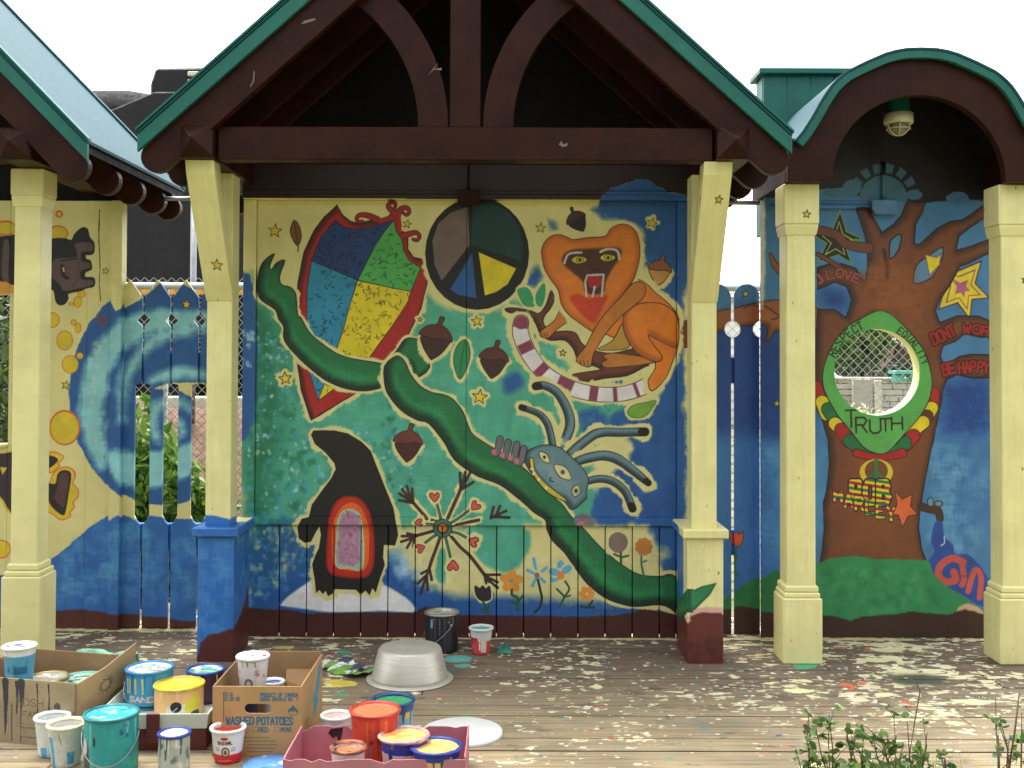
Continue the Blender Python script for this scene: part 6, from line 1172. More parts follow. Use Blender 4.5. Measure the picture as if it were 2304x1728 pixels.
# --- loose pots at the front left
x, y = pt(521, 1633, 4.07); pot('yogurt_tub', 'white and red yogurt tub of red paint in front of the potato box', 'tub', x, y, 0, .062, .125, wrapc(1, WHC, .062, .125, extra=yog), mat('wet_red_paint', (206, 62, 54), .2, .1, 12, .3, 40), M_WPL, .048, lid=False, drop=.018)
x, y = pt(160, 1632, 4.03)
def milk(c, cx, h): c.poly('W', [(cx - .055, 0), (cx - .03, 0), (cx - .032, h * .75), (cx - .06, h * .75)], (60, 150, 200), smooth=False); c.poly('W', [(cx + .03, h * .1), (cx + .06, h * .1), (cx + .06, h * .4), (cx + .028, h * .4)], (50, 140, 190), smooth=False); c.dabs('W', [(cx - .04, .01), (cx + .05, .01), (cx + .05, h * .8), (cx - .04, h * .8)], (170, 176, 172), 30, .012, 4, .5); c.limb('W', [(cx - .004, h * .85), (cx + .006, h * .6)], .002, (60, 60, 60))
pot('paint_tub', 'white and blue plastic tub with a yellow-stained rim beside the teal can', 'tub', x, y, 0, .066, .150, wrapc(2, (206, 208, 200), .066, .15, extra=milk), disc_canvas(3, (216, 206, 186), [(226, 170, 60), (230, 220, 200)]), mat('yellow_stained_rim', (226, 196, 120), .4, .2, 30, .1, 40, col2=(226, 222, 210)), .049, lid=False, drop=.03)
x, y = pt(128, 1640, 4.13); pot('paint_tub', 'plain pale tub half hidden behind the yellow-rimmed tub', 'tub', x, y, 0, .062, .142, wrapc(5, (208, 212, 208), .062, .142, bands=((.0, .28, (90, 170, 206), -.03, .0),)), M_WPL, M_WPL, .047, lid=False, drop=.03)
x, y = pt(260, 1604, 3.98)
def tealside(c, cx, h):
    c.dabs('W', [(0, 0), (2 * cx, 0), (2 * cx, h), (0, h)], (60, 176, 160), 30, .03, 5, .5); c.poly('W', [(cx - .09, 0), (cx - .035, 0), (cx - .05, h * .2), (cx - .06, h * .55), (cx - .085, h * .6)], (70, 60, 60), rag=1.5); c.poly('W', [(cx - .1, h * .35), (cx - .07, h * .4), (cx - .075, h * .62), (cx - .1, h * .6)], (206, 210, 206), rag=1); c.ell('W', cx - .03, h * .62, .006, .018, (30, 44, 46)); c.ell('W', cx + .05, h * .08, .016, .008, (60, 30, 30)); c.dabs('W', [(cx + .06, h * .6), (cx + .1, h * .6), (cx + .1, h * .9), (cx + .06, h * .9)], (40, 50, 110), 5, .008, 6, .8)
pot('paint_can', 'large teal paint can dripping with paint at front left', 'can', x, y, 0, .094, .205, wrapc(6, (36, 146, 146), .094, .205, drips=(((24, 120, 128), 14, .9, .1, .5), ((90, 190, 170), 8, .9, .1, .4)), extra=tealside), disc_canvas(7, (50, 170, 176), [(90, 200, 196), (30, 130, 140), (190, 210, 200)]), M_TEALR, lid=True, bail=.15)
x, y = pt(401, 1648, 3.96)
pot('paint_can', 'small white-lidded can with green and grey smears, between teal can and yogurt tub', 'can', x, y, 0, .055, .142, wrapc(8, (168, 172, 160), .055, .142, drips=(((40, 84, 70), 12, .95, .1, .6), ((214, 214, 206), 8, .95, .1, .5)), extra=blob([(50, 96, 90), (210, 210, 200), (36, 44, 60)], 12, 40, 0, .9, .012)), disc_canvas(9, (224, 226, 222), [(150, 180, 190), (60, 90, 90)], 5), M_BLUEPL, lid=True)
o = MB().lathe([(.001, .004), (.085, .005), (.098, .004), (.102, .0), (.001, .0)], (0, 0, 0), 40, cap=False).build('tub_lid', mat_canvas('blue_lid_smears', disc_canvas(12, (96, 150, 206), [(140, 186, 224), (206, 220, 230), (40, 70, 130)], 10), .35), None, uv=('disc',), local=True); gx, gy = ground(608, 1724); o.location = (gx, gy, .004); tag(o, 'blue smeared plastic lid lying flat left of the pink box', 'lid')
# --- tray with cans
tr = thing('paint_tray', 'white plastic tray on a dark red box holding three cans', 'tray', (-1.36, 4.40, 0), math.radians(2)); M_DKRED = mat('dark_red_plastic', (96, 36, 32), .5, .12, 8, .1, 40)
def openbox(root, w, d, z0, z1, m, th=.006, flare=.0, names=('front_wall', 'back_wall', 'side_wall', 'side_wall', 'base'), tops=None):
    hw, hd = w / 2, d / 2
    def wall(nm, a, b, inward):
        f = 1 + flare; (ax, ay), (bx, by) = a, b; ix, iy = inward
        v = [(ax, ay, z0), (bx, by, z0), (bx * f, by * f, z1), (ax * f, ay * f, z1)]; v += [(p[0] + ix * th, p[1] + iy * th, p[2]) for p in v]
        return MB().add(v, [(0, 1, 2, 3), (7, 6, 5, 4), (0, 4, 5, 1), (1, 5, 6, 2), (2, 6, 7, 3), (3, 7, 4, 0)]).build(nm, m, root, .001, local=True)
    wall(names[0], (-hw, -hd), (hw, -hd), (0, 1)); wall(names[1], (-hw, hd), (hw, hd), (0, -1)); wall(names[2], (-hw, -hd + th), (-hw, hd - th), (1, 0)); wall(names[3], (hw, -hd + th), (hw, hd - th), (-1, 0))
    MB().box(-hw + th, hw - th, -hd + th, hd - th, z0, z0 + .006).build(names[4], m, root, local=True)
openbox(tr, .40, .46, 0, .082, M_DKRED); openbox(tr, .405, .47, .083, .142, mat('milky_plastic', (206, 214, 200), .4, .06, 6, .05, 30), .006, .05)
MB().box(-.02, .03, -.2545, -.2475, .035, .145).build('paint_run', M_DKRED, tr, .002, local=True)
def bluecan(c, cx, h):
    c.text('W', 'SAND', [(cx - .06, h * .24), (cx + .05, h * .22)], h * .13, .006, (206, 196, 180)); 
    for dx, col in ((-.075, (226, 226, 210)), (-.06, (214, 196, 60)), (-.03, (214, 180, 70)), (.0, (210, 190, 90))): c.limb('W', [(cx + dx, h * .82), (cx + dx + .002, h * .45)], .008, col, rag=.6)
    c.limb('W', [(cx - .09, h * .1), (cx + .09, h * .08)], .01, (26, 50, 60))
x, y = pt(344.5, 1514, 4.44); pot('paint_can', 'blue paint can with white crusted lid at the back of the tray', 'can', x, y, .09, .092, .128 + .02, wrapc(10, (44, 140, 186), .092, .148, drips=(((30, 110, 160), 10, .95, .1, .6),), extra=bluecan), disc_canvas(11, (206, 200, 196), [(226, 224, 220), (150, 150, 150), (90, 160, 190)], 20), mat('blue_paint_rim', (50, 140, 190), .35, .2, 20, .1, 40), lid=True, bail=-.25)
def peach(c, cx, h):
    c.poly('W', [(cx - .03, 0), (cx + .08, 0), (cx + .085, h * .5), (cx - .02, h * .45)], (206, 206, 196), smooth=False, rag=2); c.poly('W', [(cx + .05, h * .25), (cx + .11, h * .25), (cx + .11, h * .75), (cx + .06, h * .6)], (214, 200, 60), rag=1); c.poly('W', [(cx + .07, 0), (cx + .11, 0), (cx + .11, h * .22), (cx + .075, h * .2)], (30, 60, 50)); c.ell('W', cx + .015, h * .42, .022, .02, (24, 22, 24)); c.limb('W', [(cx + .02, h * .4), (cx - .02, h * .1)], .003, (206, 206, 200))
x, y = pt(411, 1543, 4.335); pot('paint_can', 'peach paint can with bright yellow lid in the tray', 'can', x, y, .09, .094, .11 + .005, wrapc(12, (228, 176, 120), .094, .115, drips=(((226, 196, 80), 8, 1, .1, .5), ((236, 190, 150), 6, 1, .2, .7)), extra=peach), disc_canvas(13, (226, 200, 50), [(236, 216, 80), (206, 176, 40)], 10), mat('yellow_paint_rim', (222, 196, 60), .35, .2, 20, .1, 40), lid=True)
x, y = pt(470, 1517, 4.50); pot('paint_can', 'dark purple can with swirled teal and white lid, back right of the tray', 'can', x, y, .09, .075, .125, wrapc(14, (74, 40, 66), .075, .125, drips=(((206, 206, 120), 3, .98, .1, .3),)), disc_canvas(15, (60, 170, 180), [(206, 216, 150), (30, 90, 160), (226, 226, 220)], 18), M_BLUEPL, lid=True)
# --- left cardboard box
lb = thing('cardboard_box', 'open brown farm box with dark ink drips at the left picture edge', 'box', (-1.86, 4.42, 0), math.radians(-13))
cf = Canvas(-.26, .26, 0, .25, 700, (160, 142, 110), YW); cf.a *= (.85 + .3 * cf.n3)[..., None]
for xx, w, l in ((-.05, .05, .2), (.0, .03, .12), (.02, .06, .1), (.09, .016, .16), (.14, .014, .12), (-.12, .02, .05)): cf.limb('W', [(xx, .235), (xx + .004, .235 - l * .4), (xx + .002, .235 - l)], [w * .6, w * .4, .004], (64, 60, 66), rag=2)
for xx in (-.02, .02): cf.limb('W', [(xx, .15), (xx + .002, .01)], .004, (60, 58, 62), rag=.6)
cf.text('W', 'FARM', [(.02, .105), (.13, .105)], .022, .004, (104, 92, 74)); cf.text('W', 'NDSH', [(.0, .15), (.12, .15)], .026, .004, (110, 98, 78))
for k in range(2): cf.limb('W', [(-.0, .08 - k * .012), (.2, .08 - k * .012)], .003, (124, 110, 86), rag=.8)
cf.poly('W', [(.02, .03), (.12, .03), (.12, .065), (.02, .065)], (150, 132, 102), smooth=False, outline=(1.2, (90, 80, 66)))
for xx in (-.12, .18): cf.ell('W', xx, .155, .014, .016, (86, 76, 66), rag=1)
csd = Canvas(-.2, .2, 0, .3, 700, (168, 140, 100), YW); csd.a *= (.85 + .3 * csd.n3)[..., None]
csd.limb('W', [(-.12, .09), (-.06, .12), (.0, .11), (.06, .14), (.12, .15)], .012, (120, 100, 72), rag=2); 
for k in range(14): a = k * .5; csd.limb('W', [(.03 * math.cos(a), .19 + .02 * math.sin(a)), (.05 * math.cos(a + 1), .19 + .035 * math.sin(a + 1.3))], .003, (80, 66, 50), rag=.6)
csd.limb('W', [(-.09, .05), (.0, .03), (.1, .07)], .005, (84, 70, 52))
hw, hd = .26, .19
MB().box(-hw, hw, -hd, -hd + .006, 0, .25).build('front_wall', mat_canvas('farm_box_print', cf, .9, .2, 160), lb, .001, ('front', (-.26, .26, 0, .25)), local=True)
MB().add([(hw, -hd, 0), (hw, hd, 0), (hw + .02, hd, .31), (hw + .01, hd * .5, .285), (hw + .004, 0, .26), (hw, -hd, .245)] + [(hw - .006, -hd, 0), (hw - .006, hd, 0), (hw + .014, hd, .31), (hw + .004, hd * .5, .285), (hw - .002, 0, .26), (hw - .006, -hd, .245)], [(0, 1, 2, 3, 4, 5), (11, 10, 9, 8, 7, 6)] + [(i, (i + 1) % 6, (i + 1) % 6 + 6, i + 6) for i in range(6)]).build('side_wall', mat_canvas('farm_box_side_print', csd, .9, .2, 160), lb, 0, ('side', (-.2, .2, 0, .3)), local=True)
MB().box(-hw, -hw + .006, -hd + .007, hd, 0, .25).build('side_wall', M_CARDI, lb, .001, local=True); MB().box(-hw + .007, hw - .007, hd - .006, hd, 0, .255).build('back_wall', M_CARDI, lb, .001, local=True); MB().box(-hw + .007, hw - .007, -hd + .007, hd - .007, 0, .006).build('base', M_CARDI, lb, local=True)
x, y = pt(53, 1452, 4.36); pot('yogurt_tub', 'blue and white tub with purple-stained lid standing in the farm box', 'tub', x, y, .20, .062, .145, wrapc(16, (86, 166, 196), .062, .145, bands=((.78, 1, WHC, -.2, .2), (.3, .5, (50, 110, 140), .0, .06), (.1, .3, (140, 190, 206), -.06, .0), (.66, .72, (206, 90, 80), -.05, -.02)), extra=blob([(60, 110, 130)], 8, 50, .1, .6, .012)), disc_canvas(17, (224, 222, 226), [(60, 70, 140), (120, 120, 150), (90, 70, 60)], 8), M_WPL, .05, lid=True)
x, y = pt(117, 1506, 4.45); pot('paint_can', 'tin can with plain metal lid and paper scrap inside the farm box', 'can', x, y, .02, .078, .175, M_TIN, disc_canvas(18, (168, 164, 150), [(206, 200, 180), (222, 220, 212)], 6), mat('brassy_rim', (176, 166, 110), .35, .2, 20, .05, 40, metal=.5), lid=True)
x, y = pt(194, 1511, 4.47); pot('paint_can', 'mint green lidded can inside the farm box', 'can', x, y, .02, .088, .165, mat('mint_paint', (150, 206, 186), .4, .12, 10, .1, 40), disc_canvas(19, (168, 206, 186), [(120, 190, 170), (200, 220, 200), (60, 80, 80)], 12), mat('mint_rim', (130, 196, 180), .35, .15, 20, .1, 40), lid=True)
# cloth over the box's back edge
M_MINT = mat('mint_cloth', (150, 206, 180), .8, .12, 12, .3, 30); cl = MB(); nx_, ny_ = 16, 10; V = []
for j in range(ny_):
    for i in range(nx_):
        u, v = i / (nx_ - 1), j / (ny_ - 1); px = -.06 + u * .27; dz = .012 * math.sin(u * 14) * (1 - v * .3) + .006 * math.sin(u * 31 + v * 4)
        V.append((px, .188 + (.02 if v < .3 else -.014) - dz, .262 - abs(v - .3) * .16 + .006 * math.sin(u * 9)))
cl.add(V, [(j * nx_ + i, j * nx_ + i + 1, (j + 1) * nx_ + i + 1, (j + 1) * nx_ + i) for j in range(ny_ - 1) for i in range(nx_ - 1)], True)
o = cl.build('cloth', M_MINT, None, local=True, recalc=False); o.location = (-1.80, 4.44, 0); o.rotation_euler = (0, 0, math.radians(-13)); so = o.modifiers.new('s', 'SOLIDIFY'); so.thickness = .004; tag(o, 'mint green cloth draped over the back of the farm box', 'cloth')
# --- potato box
Wp, Hp, Dp = .335, .26, .45; XP0, YP0 = -1.112, 4.113
pbx = thing('potato_box', 'brown WASHED POTATOES cardboard box with slot handle', 'box', (XP0 + Wp / 2, YP0, 0))
cp = Canvas(-Wp / 2, Wp / 2, 0, Hp, 1300, (180, 142, 92), YW); cp.a *= (.94 + .12 * cp.n3)[..., None]; INK = (66, 104, 122)
def pxy(x, y): return ((x - 115) / 600 * Wp - Wp / 2, Hp - (y - 600) / 495 * Hp)
def ptxt(s_, x0, x1, yb, h, w, sq=.78, col=INK): a, b = pxy(x0, yb), pxy(x1, yb); cp.text('W', s_, [a, b], h / 495 * Hp, w, col, sq)
ptxt('50 LB', 190, 250, 668, 24, .003); ptxt('22.68 KG', 190, 298, 700, 24, .003); ptxt('PRODUCT OF CANADA', 435, 690, 672, 25, .0036); ptxt('GRADE ONTARIO NO. 1', 435, 690, 702, 22, .0032); ptxt('WASHED', 205, 395, 868, 50, .0065, .74); ptxt('POTATOES', 412, 655, 870, 50, .0065, .74); ptxt('RED', 425, 492, 922, 30, .0042); ptxt('MINI', 575, 652, 920, 30, .0042)
for x0 in (383, 530): a, b = pxy(x0, 920), pxy(x0 + 36, 888); cp.poly('W', [a, (b[0], a[1]), b, (a[0], b[1])], (176, 138, 90), smooth=False, outline=(1.1, INK))
for k, (a, b) in enumerate(((330, 495), (330, 540), (360, 550), (345, 540), (350, 520))): p, q = pxy(a, 962 + k * 25), pxy(b, 962 + k * 25); cp.limb('W', [(p[0] + (q[0] - p[0]) * t, p[1] + .0016 * ((i * 7 + k) % 3 - 1)) for i, t in enumerate(np.linspace(0, 1, 26))], .0035, (122, 108, 84), smooth=False, rag=.9)
lx, lz = pxy(655, 770); 
for a in (-.8, 0, .8): cp.ell('W', lx + .012 * math.sin(a), lz + .006 * math.cos(a), .005, .014, INK, a)
cp.limb('W', [pxy(625, 775), pxy(640, 800), pxy(675, 800), pxy(690, 775)], .003, INK); cp.limb('W', [pxy(188, 640), pxy(192, 850)], .003, (110, 78, 50))
mp_ = mat_canvas('potato_box_print', cp, .9, .2, 160)
slot0, slot1 = pxy(330, 755), pxy(515, 755); zsl = pxy(0, 757)[1]; rsl = .018; xs0, xs1 = slot0[0] + rsl, slot1[0] - rsl
def slotted(mb, y0, y1):
    inn = [(xs1 + rsl * math.cos(t), zsl + rsl * math.sin(t)) for t in np.linspace(-math.pi / 2, math.pi / 2, 9)] + [(xs0 + rsl * math.cos(t), zsl + rsl * math.sin(t)) for t in np.linspace(math.pi / 2, 1.5 * math.pi, 9)]
    out = [(Wp / 2, 0), (Wp / 2, zsl), (Wp / 2, Hp), (-Wp / 2, Hp), (-Wp / 2, zsl), (-Wp / 2, 0)]
    for y in (y0, y1):
        v = [(x, y, z) for x, z in inn + out]; f = [tuple([18, 19] + [4, 3, 2, 1, 0]), tuple([19, 20] + [8, 7, 6, 5, 4]), (20, 21, 9, 8), tuple([21, 22] + [13, 12, 11, 10, 9]), tuple([22, 23] + [17, 16, 15, 14, 13]), (23, 18, 0, 17)]
        mb.add(v, f)
    b = len(mb.v) - 48
    for i in range(18): j = (i + 1) % 18; mb.f.append((b + i, b + j, b + 24 + j, b + 24 + i)); mb.smooth.append(False)
    for i in range(6): j = (i + 1) % 6; mb.f.append((b + 18 + i, b + 18 + j, b + 42 + j, b + 42 + i)); mb.smooth.append(False)
    return mb
slotted(MB(), 0, .006).build('front_wall', mp_, pbx, 0, ('front', (-Wp / 2, Wp / 2, 0, Hp)), local=True)
ca = Canvas(0, Dp, 0, Hp + .03, 700, (176, 138, 92), YW); ca.a *= (.9 + .2 * ca.n3)[..., None]; ca.poly('W', [(.26, .06), (.36, .10), (.33, .12), (.42, .22), (.36, .24), (.27, .15), (.24, .17)], (70, 140, 170), smooth=False, rag=1.5)
MB().box(Wp / 2 - .006, Wp / 2, .007, Dp, 0, Hp + .002).build('side_wall', mat_canvas('potato_box_side', ca, .9, .2, 160), pbx, .001, ('side', (0, Dp, 0, Hp + .03)), local=True); MB().box(-Wp / 2, -Wp / 2 + .006, .007, Dp, 0, Hp + .002).build('side_wall', M_CARDI, pbx, .001, local=True)
MB().box(-Wp / 2 + .007, Wp / 2 - .007, Dp - .006, Dp, 0, Hp + .012).build('back_wall', M_CARDI, pbx, .001, local=True); MB().box(-Wp / 2 + .007, Wp / 2 - .007, .007, Dp - .007, .0, .006).build('base', M_CARDI, pbx, local=True)
MB().add([(.02, Dp - .008, .20), (.16, Dp - .008, .20), (.155, Dp - .06, .12), (.05, Dp - .05, .10), (.02, Dp - .03, .16)], [(0, 1, 2, 3, 4)]).build('torn_flap', M_CARD, pbx, local=True)
def redcup(c, cx, h): c.dabs('W', [(0, 0), (2 * cx, 0), (2 * cx, h * .8), (0, h * .8)], (170, 60, 66), 26, .014, 3, .9); c.dabs('W', [(0, 0), (2 * cx, 0), (2 * cx, h * .8), (0, h * .8)], (196, 190, 186), 20, .01, 4, .8); c.ell('W', cx - .005, h * .42, .02, .022, (120, 100, 90)); c.ell('W', cx - .005, h * .42, .01, .014, (200, 190, 180)); c.limb('W', [(cx - .03, h * .12), (cx + .01, h * .1)], .014, (90, 170, 200)); [c.limb('W', [(cx + d, h * .95), (cx + d + .004, h * .82)], .003, (40, 40, 60)) for d in (-.035, -.01, .02)]
x, y = pt(575, 1472, 4.30); pot('yogurt_tub', 'white tub smeared with red, lid on, standing up out of the potato box', 'tub', x, y, .155, .061, .17, wrapc(20, (214, 210, 208), .061, .17, extra=redcup), disc_canvas(21, (226, 222, 220), [(206, 80, 76), (196, 60, 60)], 7), M_WPL, .047, lid=True)
x, y = pt(621, 1528, 4.42); pot('yogurt_tub', 'small white cup with blue ring down inside the potato box', 'tub', x, y, .06, .042, .13, M_WPL, disc_canvas(22, (90, 110, 180), [(60, 70, 140)], 6), M_WPL, .036, lid=False)
x, y = pt(552, 1540, 4.36); pot('paint_can', 'dark blue rimmed can hidden behind the smeared tub in the potato box', 'can', x, y, .008, .06, .15, mat('dark_blue_tin', (40, 50, 110), .4, .1, 10, .1, 40), M_BLUEPL, M_BLUEPL, lid=True)
# --- pink box and its pots
pk = thing('pink_box', 'low pink cardboard tray box with torn edges at the front', 'box', (-.457, 3.89, 0)); M_PINK = mat('pink_cardboard', (186, 118, 126), .85, .1, 7, .25, 80)
wq, dq = .62, .33
def torn(n, z, a, seed): r_ = random.Random(seed); return [z - r_.choice((0, 0, 0, .0, a * .4, a)) * r_.random() for _ in range(n)]
def tornwall(nm, P0, P1, inw, z, a, seed, n=26, m=None):
    zs = torn(n, z, a, seed); p0, p1 = np.array(P0), np.array(P1); v = []; 
    for off in (np.zeros(2), np.array(inw) * .005):
        q = [tuple(p0 + off) + (0.0,), tuple(p1 + off) + (0.0,)] + [tuple(p1 + (p0 - p1) * k / (n - 1) + off) + (zs[k],) for k in range(n)]; v += q
    N_ = n + 2; MB().add(v, [tuple(range(N_)), tuple(range(2 * N_ - 1, N_ - 1, -1))] + [(i, (i + 1) % N_, (i + 1) % N_ + N_, i + N_) for i in range(N_)]).build(nm, m or M_PINK, pk, local=True)
tornwall('back_wall', (-wq / 2, dq / 2), (wq / 2, dq / 2), (0, -1), .135, .03, 3); tornwall('front_wall', (-wq / 2, -dq / 2), (wq / 2, -dq / 2), (0, 1), .132, .035, 7); tornwall('side_wall', (-wq / 2, -dq / 2 + .006), (-wq / 2, dq / 2 - .006), (1, 0), .135, .01, 9, 14); tornwall('side_wall', (wq / 2, -dq / 2 + .006), (wq / 2, dq / 2 - .006), (-1, 0), .14, .03, 11, 14)
MB().box(-wq / 2 + .006, wq / 2 - .006, -dq / 2 + .006, dq / 2 - .006, 0, .005).build('base', M_PINK, pk, local=True); MB().add([(-.2, dq / 2 - .0065, .125), (-.155, dq / 2 - .0065, .13), (-.16, dq / 2 - .0065, .1), (-.17, dq / 2 - .0065, .07), (-.178, dq / 2 - .0065, .1), (-.192, dq / 2 - .0065, .09), (-.21, dq / 2 - .0065, .11)], [(0, 1, 2, 3, 4, 5, 6)]).build('ink_stain', mat('black_ink', (28, 22, 26), .3, .1, 10, .05, 40), pk, local=True)
x, y = pt(849, 1589, 3.955); pot('paint_tub', 'tall red tub of paint in the pink box', 'tub', x, y, .006, .088, .222, wrapc(23, (196, 66, 44), .088, .222, drips=(((170, 44, 36), 12, .95, .2, .9), ((214, 96, 72), 8, .9, .2, .7), ((150, 110, 100), 4, .5, .2, .5)), extra=blob([(60, 40, 40), (150, 40, 34)], 7, 60, .3, 1, .01)), mat('orange_wet_paint', (226, 120, 80), .3, .12, 10, .2, 30), M_REDR, .07, lid=False, drop=.008)
def peachtub(c, cx, h): c.poly('W', [(cx - .2, h * .7), (cx + .3, h * .7), (cx + .3, h), (cx - .2, h)], (44, 56, 150), smooth=False, rag=3); c.poly('W', [(cx - .05, h * .0), (cx - .03, h * .0), (cx - .04, h * .7), (cx - .06, h * .7)], (44, 56, 150), smooth=False); c.poly('W', [(cx - .03, h * .05), (cx + .04, h * .05), (cx + .045, h * .62), (cx - .03, h * .62)], (196, 186, 170), smooth=False); c.dabs('W', [(0, h * .6), (2 * cx, h * .6), (2 * cx, h), (0, h)], (226, 160, 110), 16, .01, 8, .9)
x, y = pt(914, 1646, 3.86); pot('paint_tub', 'peach-topped tub with purple-blue rim, left of the pair in the pink box', 'tub', x, y, .006, .083, .165, wrapc(24, (222, 206, 190), .083, .165, extra=peachtub), disc_canvas(25, (238, 184, 112), [(226, 160, 90), (244, 200, 140), (60, 60, 110)], 8), mat('smeared_purple_rim', (96, 86, 150), .4, .3, 26, .2, 40, col2=(222, 170, 130)), .066, lid=False, drop=.008, rimw=.010)
x, y = pt(986, 1671, 3.80); pot('paint_tub', 'peach-topped tub with royal blue rim at the right end of the pink box', 'tub', x, y, .006, .084, .148, wrapc(26, (226, 168, 118), .084, .148, bands=((.78, 1, (40, 56, 160), -.3, .3),), drips=(((44, 80, 70), 5, .8, .2, .7), ((210, 210, 205), 4, .85, .1, .4)), extra=blob([(40, 70, 64), (206, 206, 200)], 7, 70, .2, .8, .012)), disc_canvas(27, (240, 188, 112), [(230, 166, 96), (246, 206, 146), (200, 200, 200), (50, 60, 140)], 9), M_BLUEPL, .07, lid=False, drop=.008, rimw=.009)
def swirl(c, cx, h): c.poly('W', [(cx - .06, h * .3), (cx + .0, h * .75), (cx + .06, h * .7), (cx + .07, 0), (cx - .05, 0)], (90, 50, 110), rag=1); c.limb('W', [(cx - .05, h * .1), (cx - .01, h * .45), (cx + .06, h * .62)], .006, (214, 200, 190)); c.ell('W', cx + .02, h * .2, .02, .02, (110, 90, 100))
x, y = pt(790, 1673, 3.80); pot('yogurt_tub', 'white tub with purple swirl and orange-stained rim in the pink box', 'tub', x, y, .006, .060, .143, wrapc(28, (222, 216, 212), .06, .143, extra=swirl), disc_canvas(29, (190, 110, 70), [(70, 50, 40), (226, 130, 80), (120, 90, 70)], 12), mat('orange_black_rim', (206, 116, 76), .4, .3, 30, .1, 40, col2=(40, 26, 30)), .046, lid=False, drop=.016)
x, y = pt(762, 1603, 4.20); pot('yogurt_tub', 'white tub with pinkish paint behind the pink box', 'tub', x, y, 0, .056, .128, wrapc(30, (216, 210, 210), .056, .128, bands=((.0, .5, (150, 180, 190), -.2, .2),)), disc_canvas(31, (214, 178, 168), [(226, 196, 186), (190, 90, 80)], 8), M_WPL, .044, lid=False, drop=.01)
x, y = pt(889, 1569, 4.29); pot('paint_tub', 'open tub of green paint with dark blue rim behind the red tub', 'tub', x, y, 0, .082, .16, wrapc(32, (120, 170, 176), .082, .16, bands=((.75, 1, (36, 76, 130), -.3, .3), (.62, .78, (214, 176, 60), .05, .09)), drips=(((36, 76, 130), 10, .8, .1, .5),)), mat('wet_green_paint', (70, 160, 110), .2, .1, 10, .3, 30), mat('dark_teal_blue_rim', (36, 90, 140), .35, .25, 20, .1, 40), .07, lid=False, drop=.014)
o = MB().lathe([(.001, .016), (.150, .018), (.160, .014), (.163, .0), (.001, .0)], (0, 0, 0), 44, cap=False).build('bucket_lid', M_WPL, None, local=True); gx, gy = ground(1040, 1652); o.location = (gx, gy, .001); tag(o, 'large round white lid lying flat behind the pink box', 'lid')
# --- further back: basin, papers, black can, cup, rag
bs = thing('basin', 'upturned dull aluminium wash basin on the deck', 'basin', (*[(926 - PXN) / FN * 5.10, 5.10], 0)); M_ALU = mat('brushed_aluminium', (206, 200, 184), .45, .08, 10, .04, 50, metal=.5, stretch=(1, 1, 12))
MB().lathe([(.001, .152), (.128, .151), (.140, .147), (.147, .137), (.176, .024), (.179, .012), (.177, .012), (.144, .135), (.137, .144), (.001, .148)], (0, 0, 0), 56, cap=False).build('bowl', M_ALU, bs, local=True); MB().lathe([(.178, .013), (.198, .009), (.203, .004), (.200, .0005), (.192, .002), (.177, .008)], (0, 0, 0), 56, cap=False).build('rolled_rim', M_ALU, bs, local=True)
x, y = pt(997, 1374, 5.60); pot('paint_can', 'black paint can with wire handle standing against the wall', 'can', x, y, 0, .084, .195, wrapc(33, (34, 32, 36), .084, .195, drips=(((60, 60, 64), 16, .9, .2, .8), ((90, 88, 80), 8, .9, .1, .6)), extra=lambda c, cx, h: (c.limb('W', [(cx - .05, h * .85), (cx - .052, h * .68)], .014, (110, 160, 190), rag=1.5), c.dabs('W', [(cx - .07, h * .8), (cx + .07, h * .8), (cx + .07, h * .95), (cx - .07, h * .95)], (150, 146, 130), 8, .005, 3, .8))), disc_canvas(34, (176, 172, 150), [(210, 206, 190), (110, 140, 110), (230, 230, 226)], 14), M_TIN, lid=True, bail=-.9)
x, y = pt(1085.4, 1408, 5.54); pot('yogurt_tub', 'red and white cup with green paint beside the black can', 'tub', x, y, 0, .058, .132, wrapc(35, (216, 212, 206), .058, .132, bands=((.0, .55, (206, 66, 70), -.2, .2), (.55, .66, (170, 40, 56), -.2, -.02), (.12, .6, (210, 200, 190), .0, .034), (.2, .62, (226, 220, 214), -.012, -.004)), extra=blob([(226, 200, 196), (214, 90, 90)], 6, 80, 0, .5, .01)), mat('pale_green_paint', (90, 180, 130), .3, .1, 10, .3, 30), M_WPL, .043, lid=False, drop=.014)
def crumple(name, label, cat, gx, gy, w, d, h, m, seed, n=9):
    r_ = random.Random(seed); V = []
    for j in range(n):
        for i in range(n):
            u, v = i / (n - 1) - .5, j / (n - 1) - .5; e = max(0, 1 - (u * u + v * v) * 3.6); V.append((u * w + r_.uniform(-.1, .1) * w / n * 3, v * d + r_.uniform(-.1, .1) * d / n * 3, .002 + e * h * r_.uniform(.35, 1)))
    o = MB().add(V, [(j * n + i, j * n + i + 1, (j + 1) * n + i + 1, (j + 1) * n + i) for j in range(n - 1) for i in range(n - 1)]).build(name, m, None, local=True, recalc=False); o.location = (gx, gy, .001); return tag(o, label, cat)
gx, gy = ground(1136, 1468); crumple('rag', 'small crumpled green paint rag near the wall', 'rag', gx, gy, .085, .07, .05, mat('green_rag', (60, 130, 104), .8, .15, 20, .3, 50), 4)
pc = Canvas(-.1, .1, -.1, .1, 500, (222, 222, 214), YW); pc.poly('W', [(-.06, -.1), (.02, -.1), (.06, .02), (.02, .06), (-.05, .0)], (110, 160, 60)); pc.poly('W', [(.0, .0), (.1, -.02), (.1, .06), (.03, .08)], (60, 66, 90), smooth=False)
for k in range(5): pc.limb('W', [(-.09, .09 - k * .02), (.0, .085 - k * .02)], .004, (130, 130, 130), rag=.6)
mpc = mat_canvas('printed_paper', pc, .6, .1)
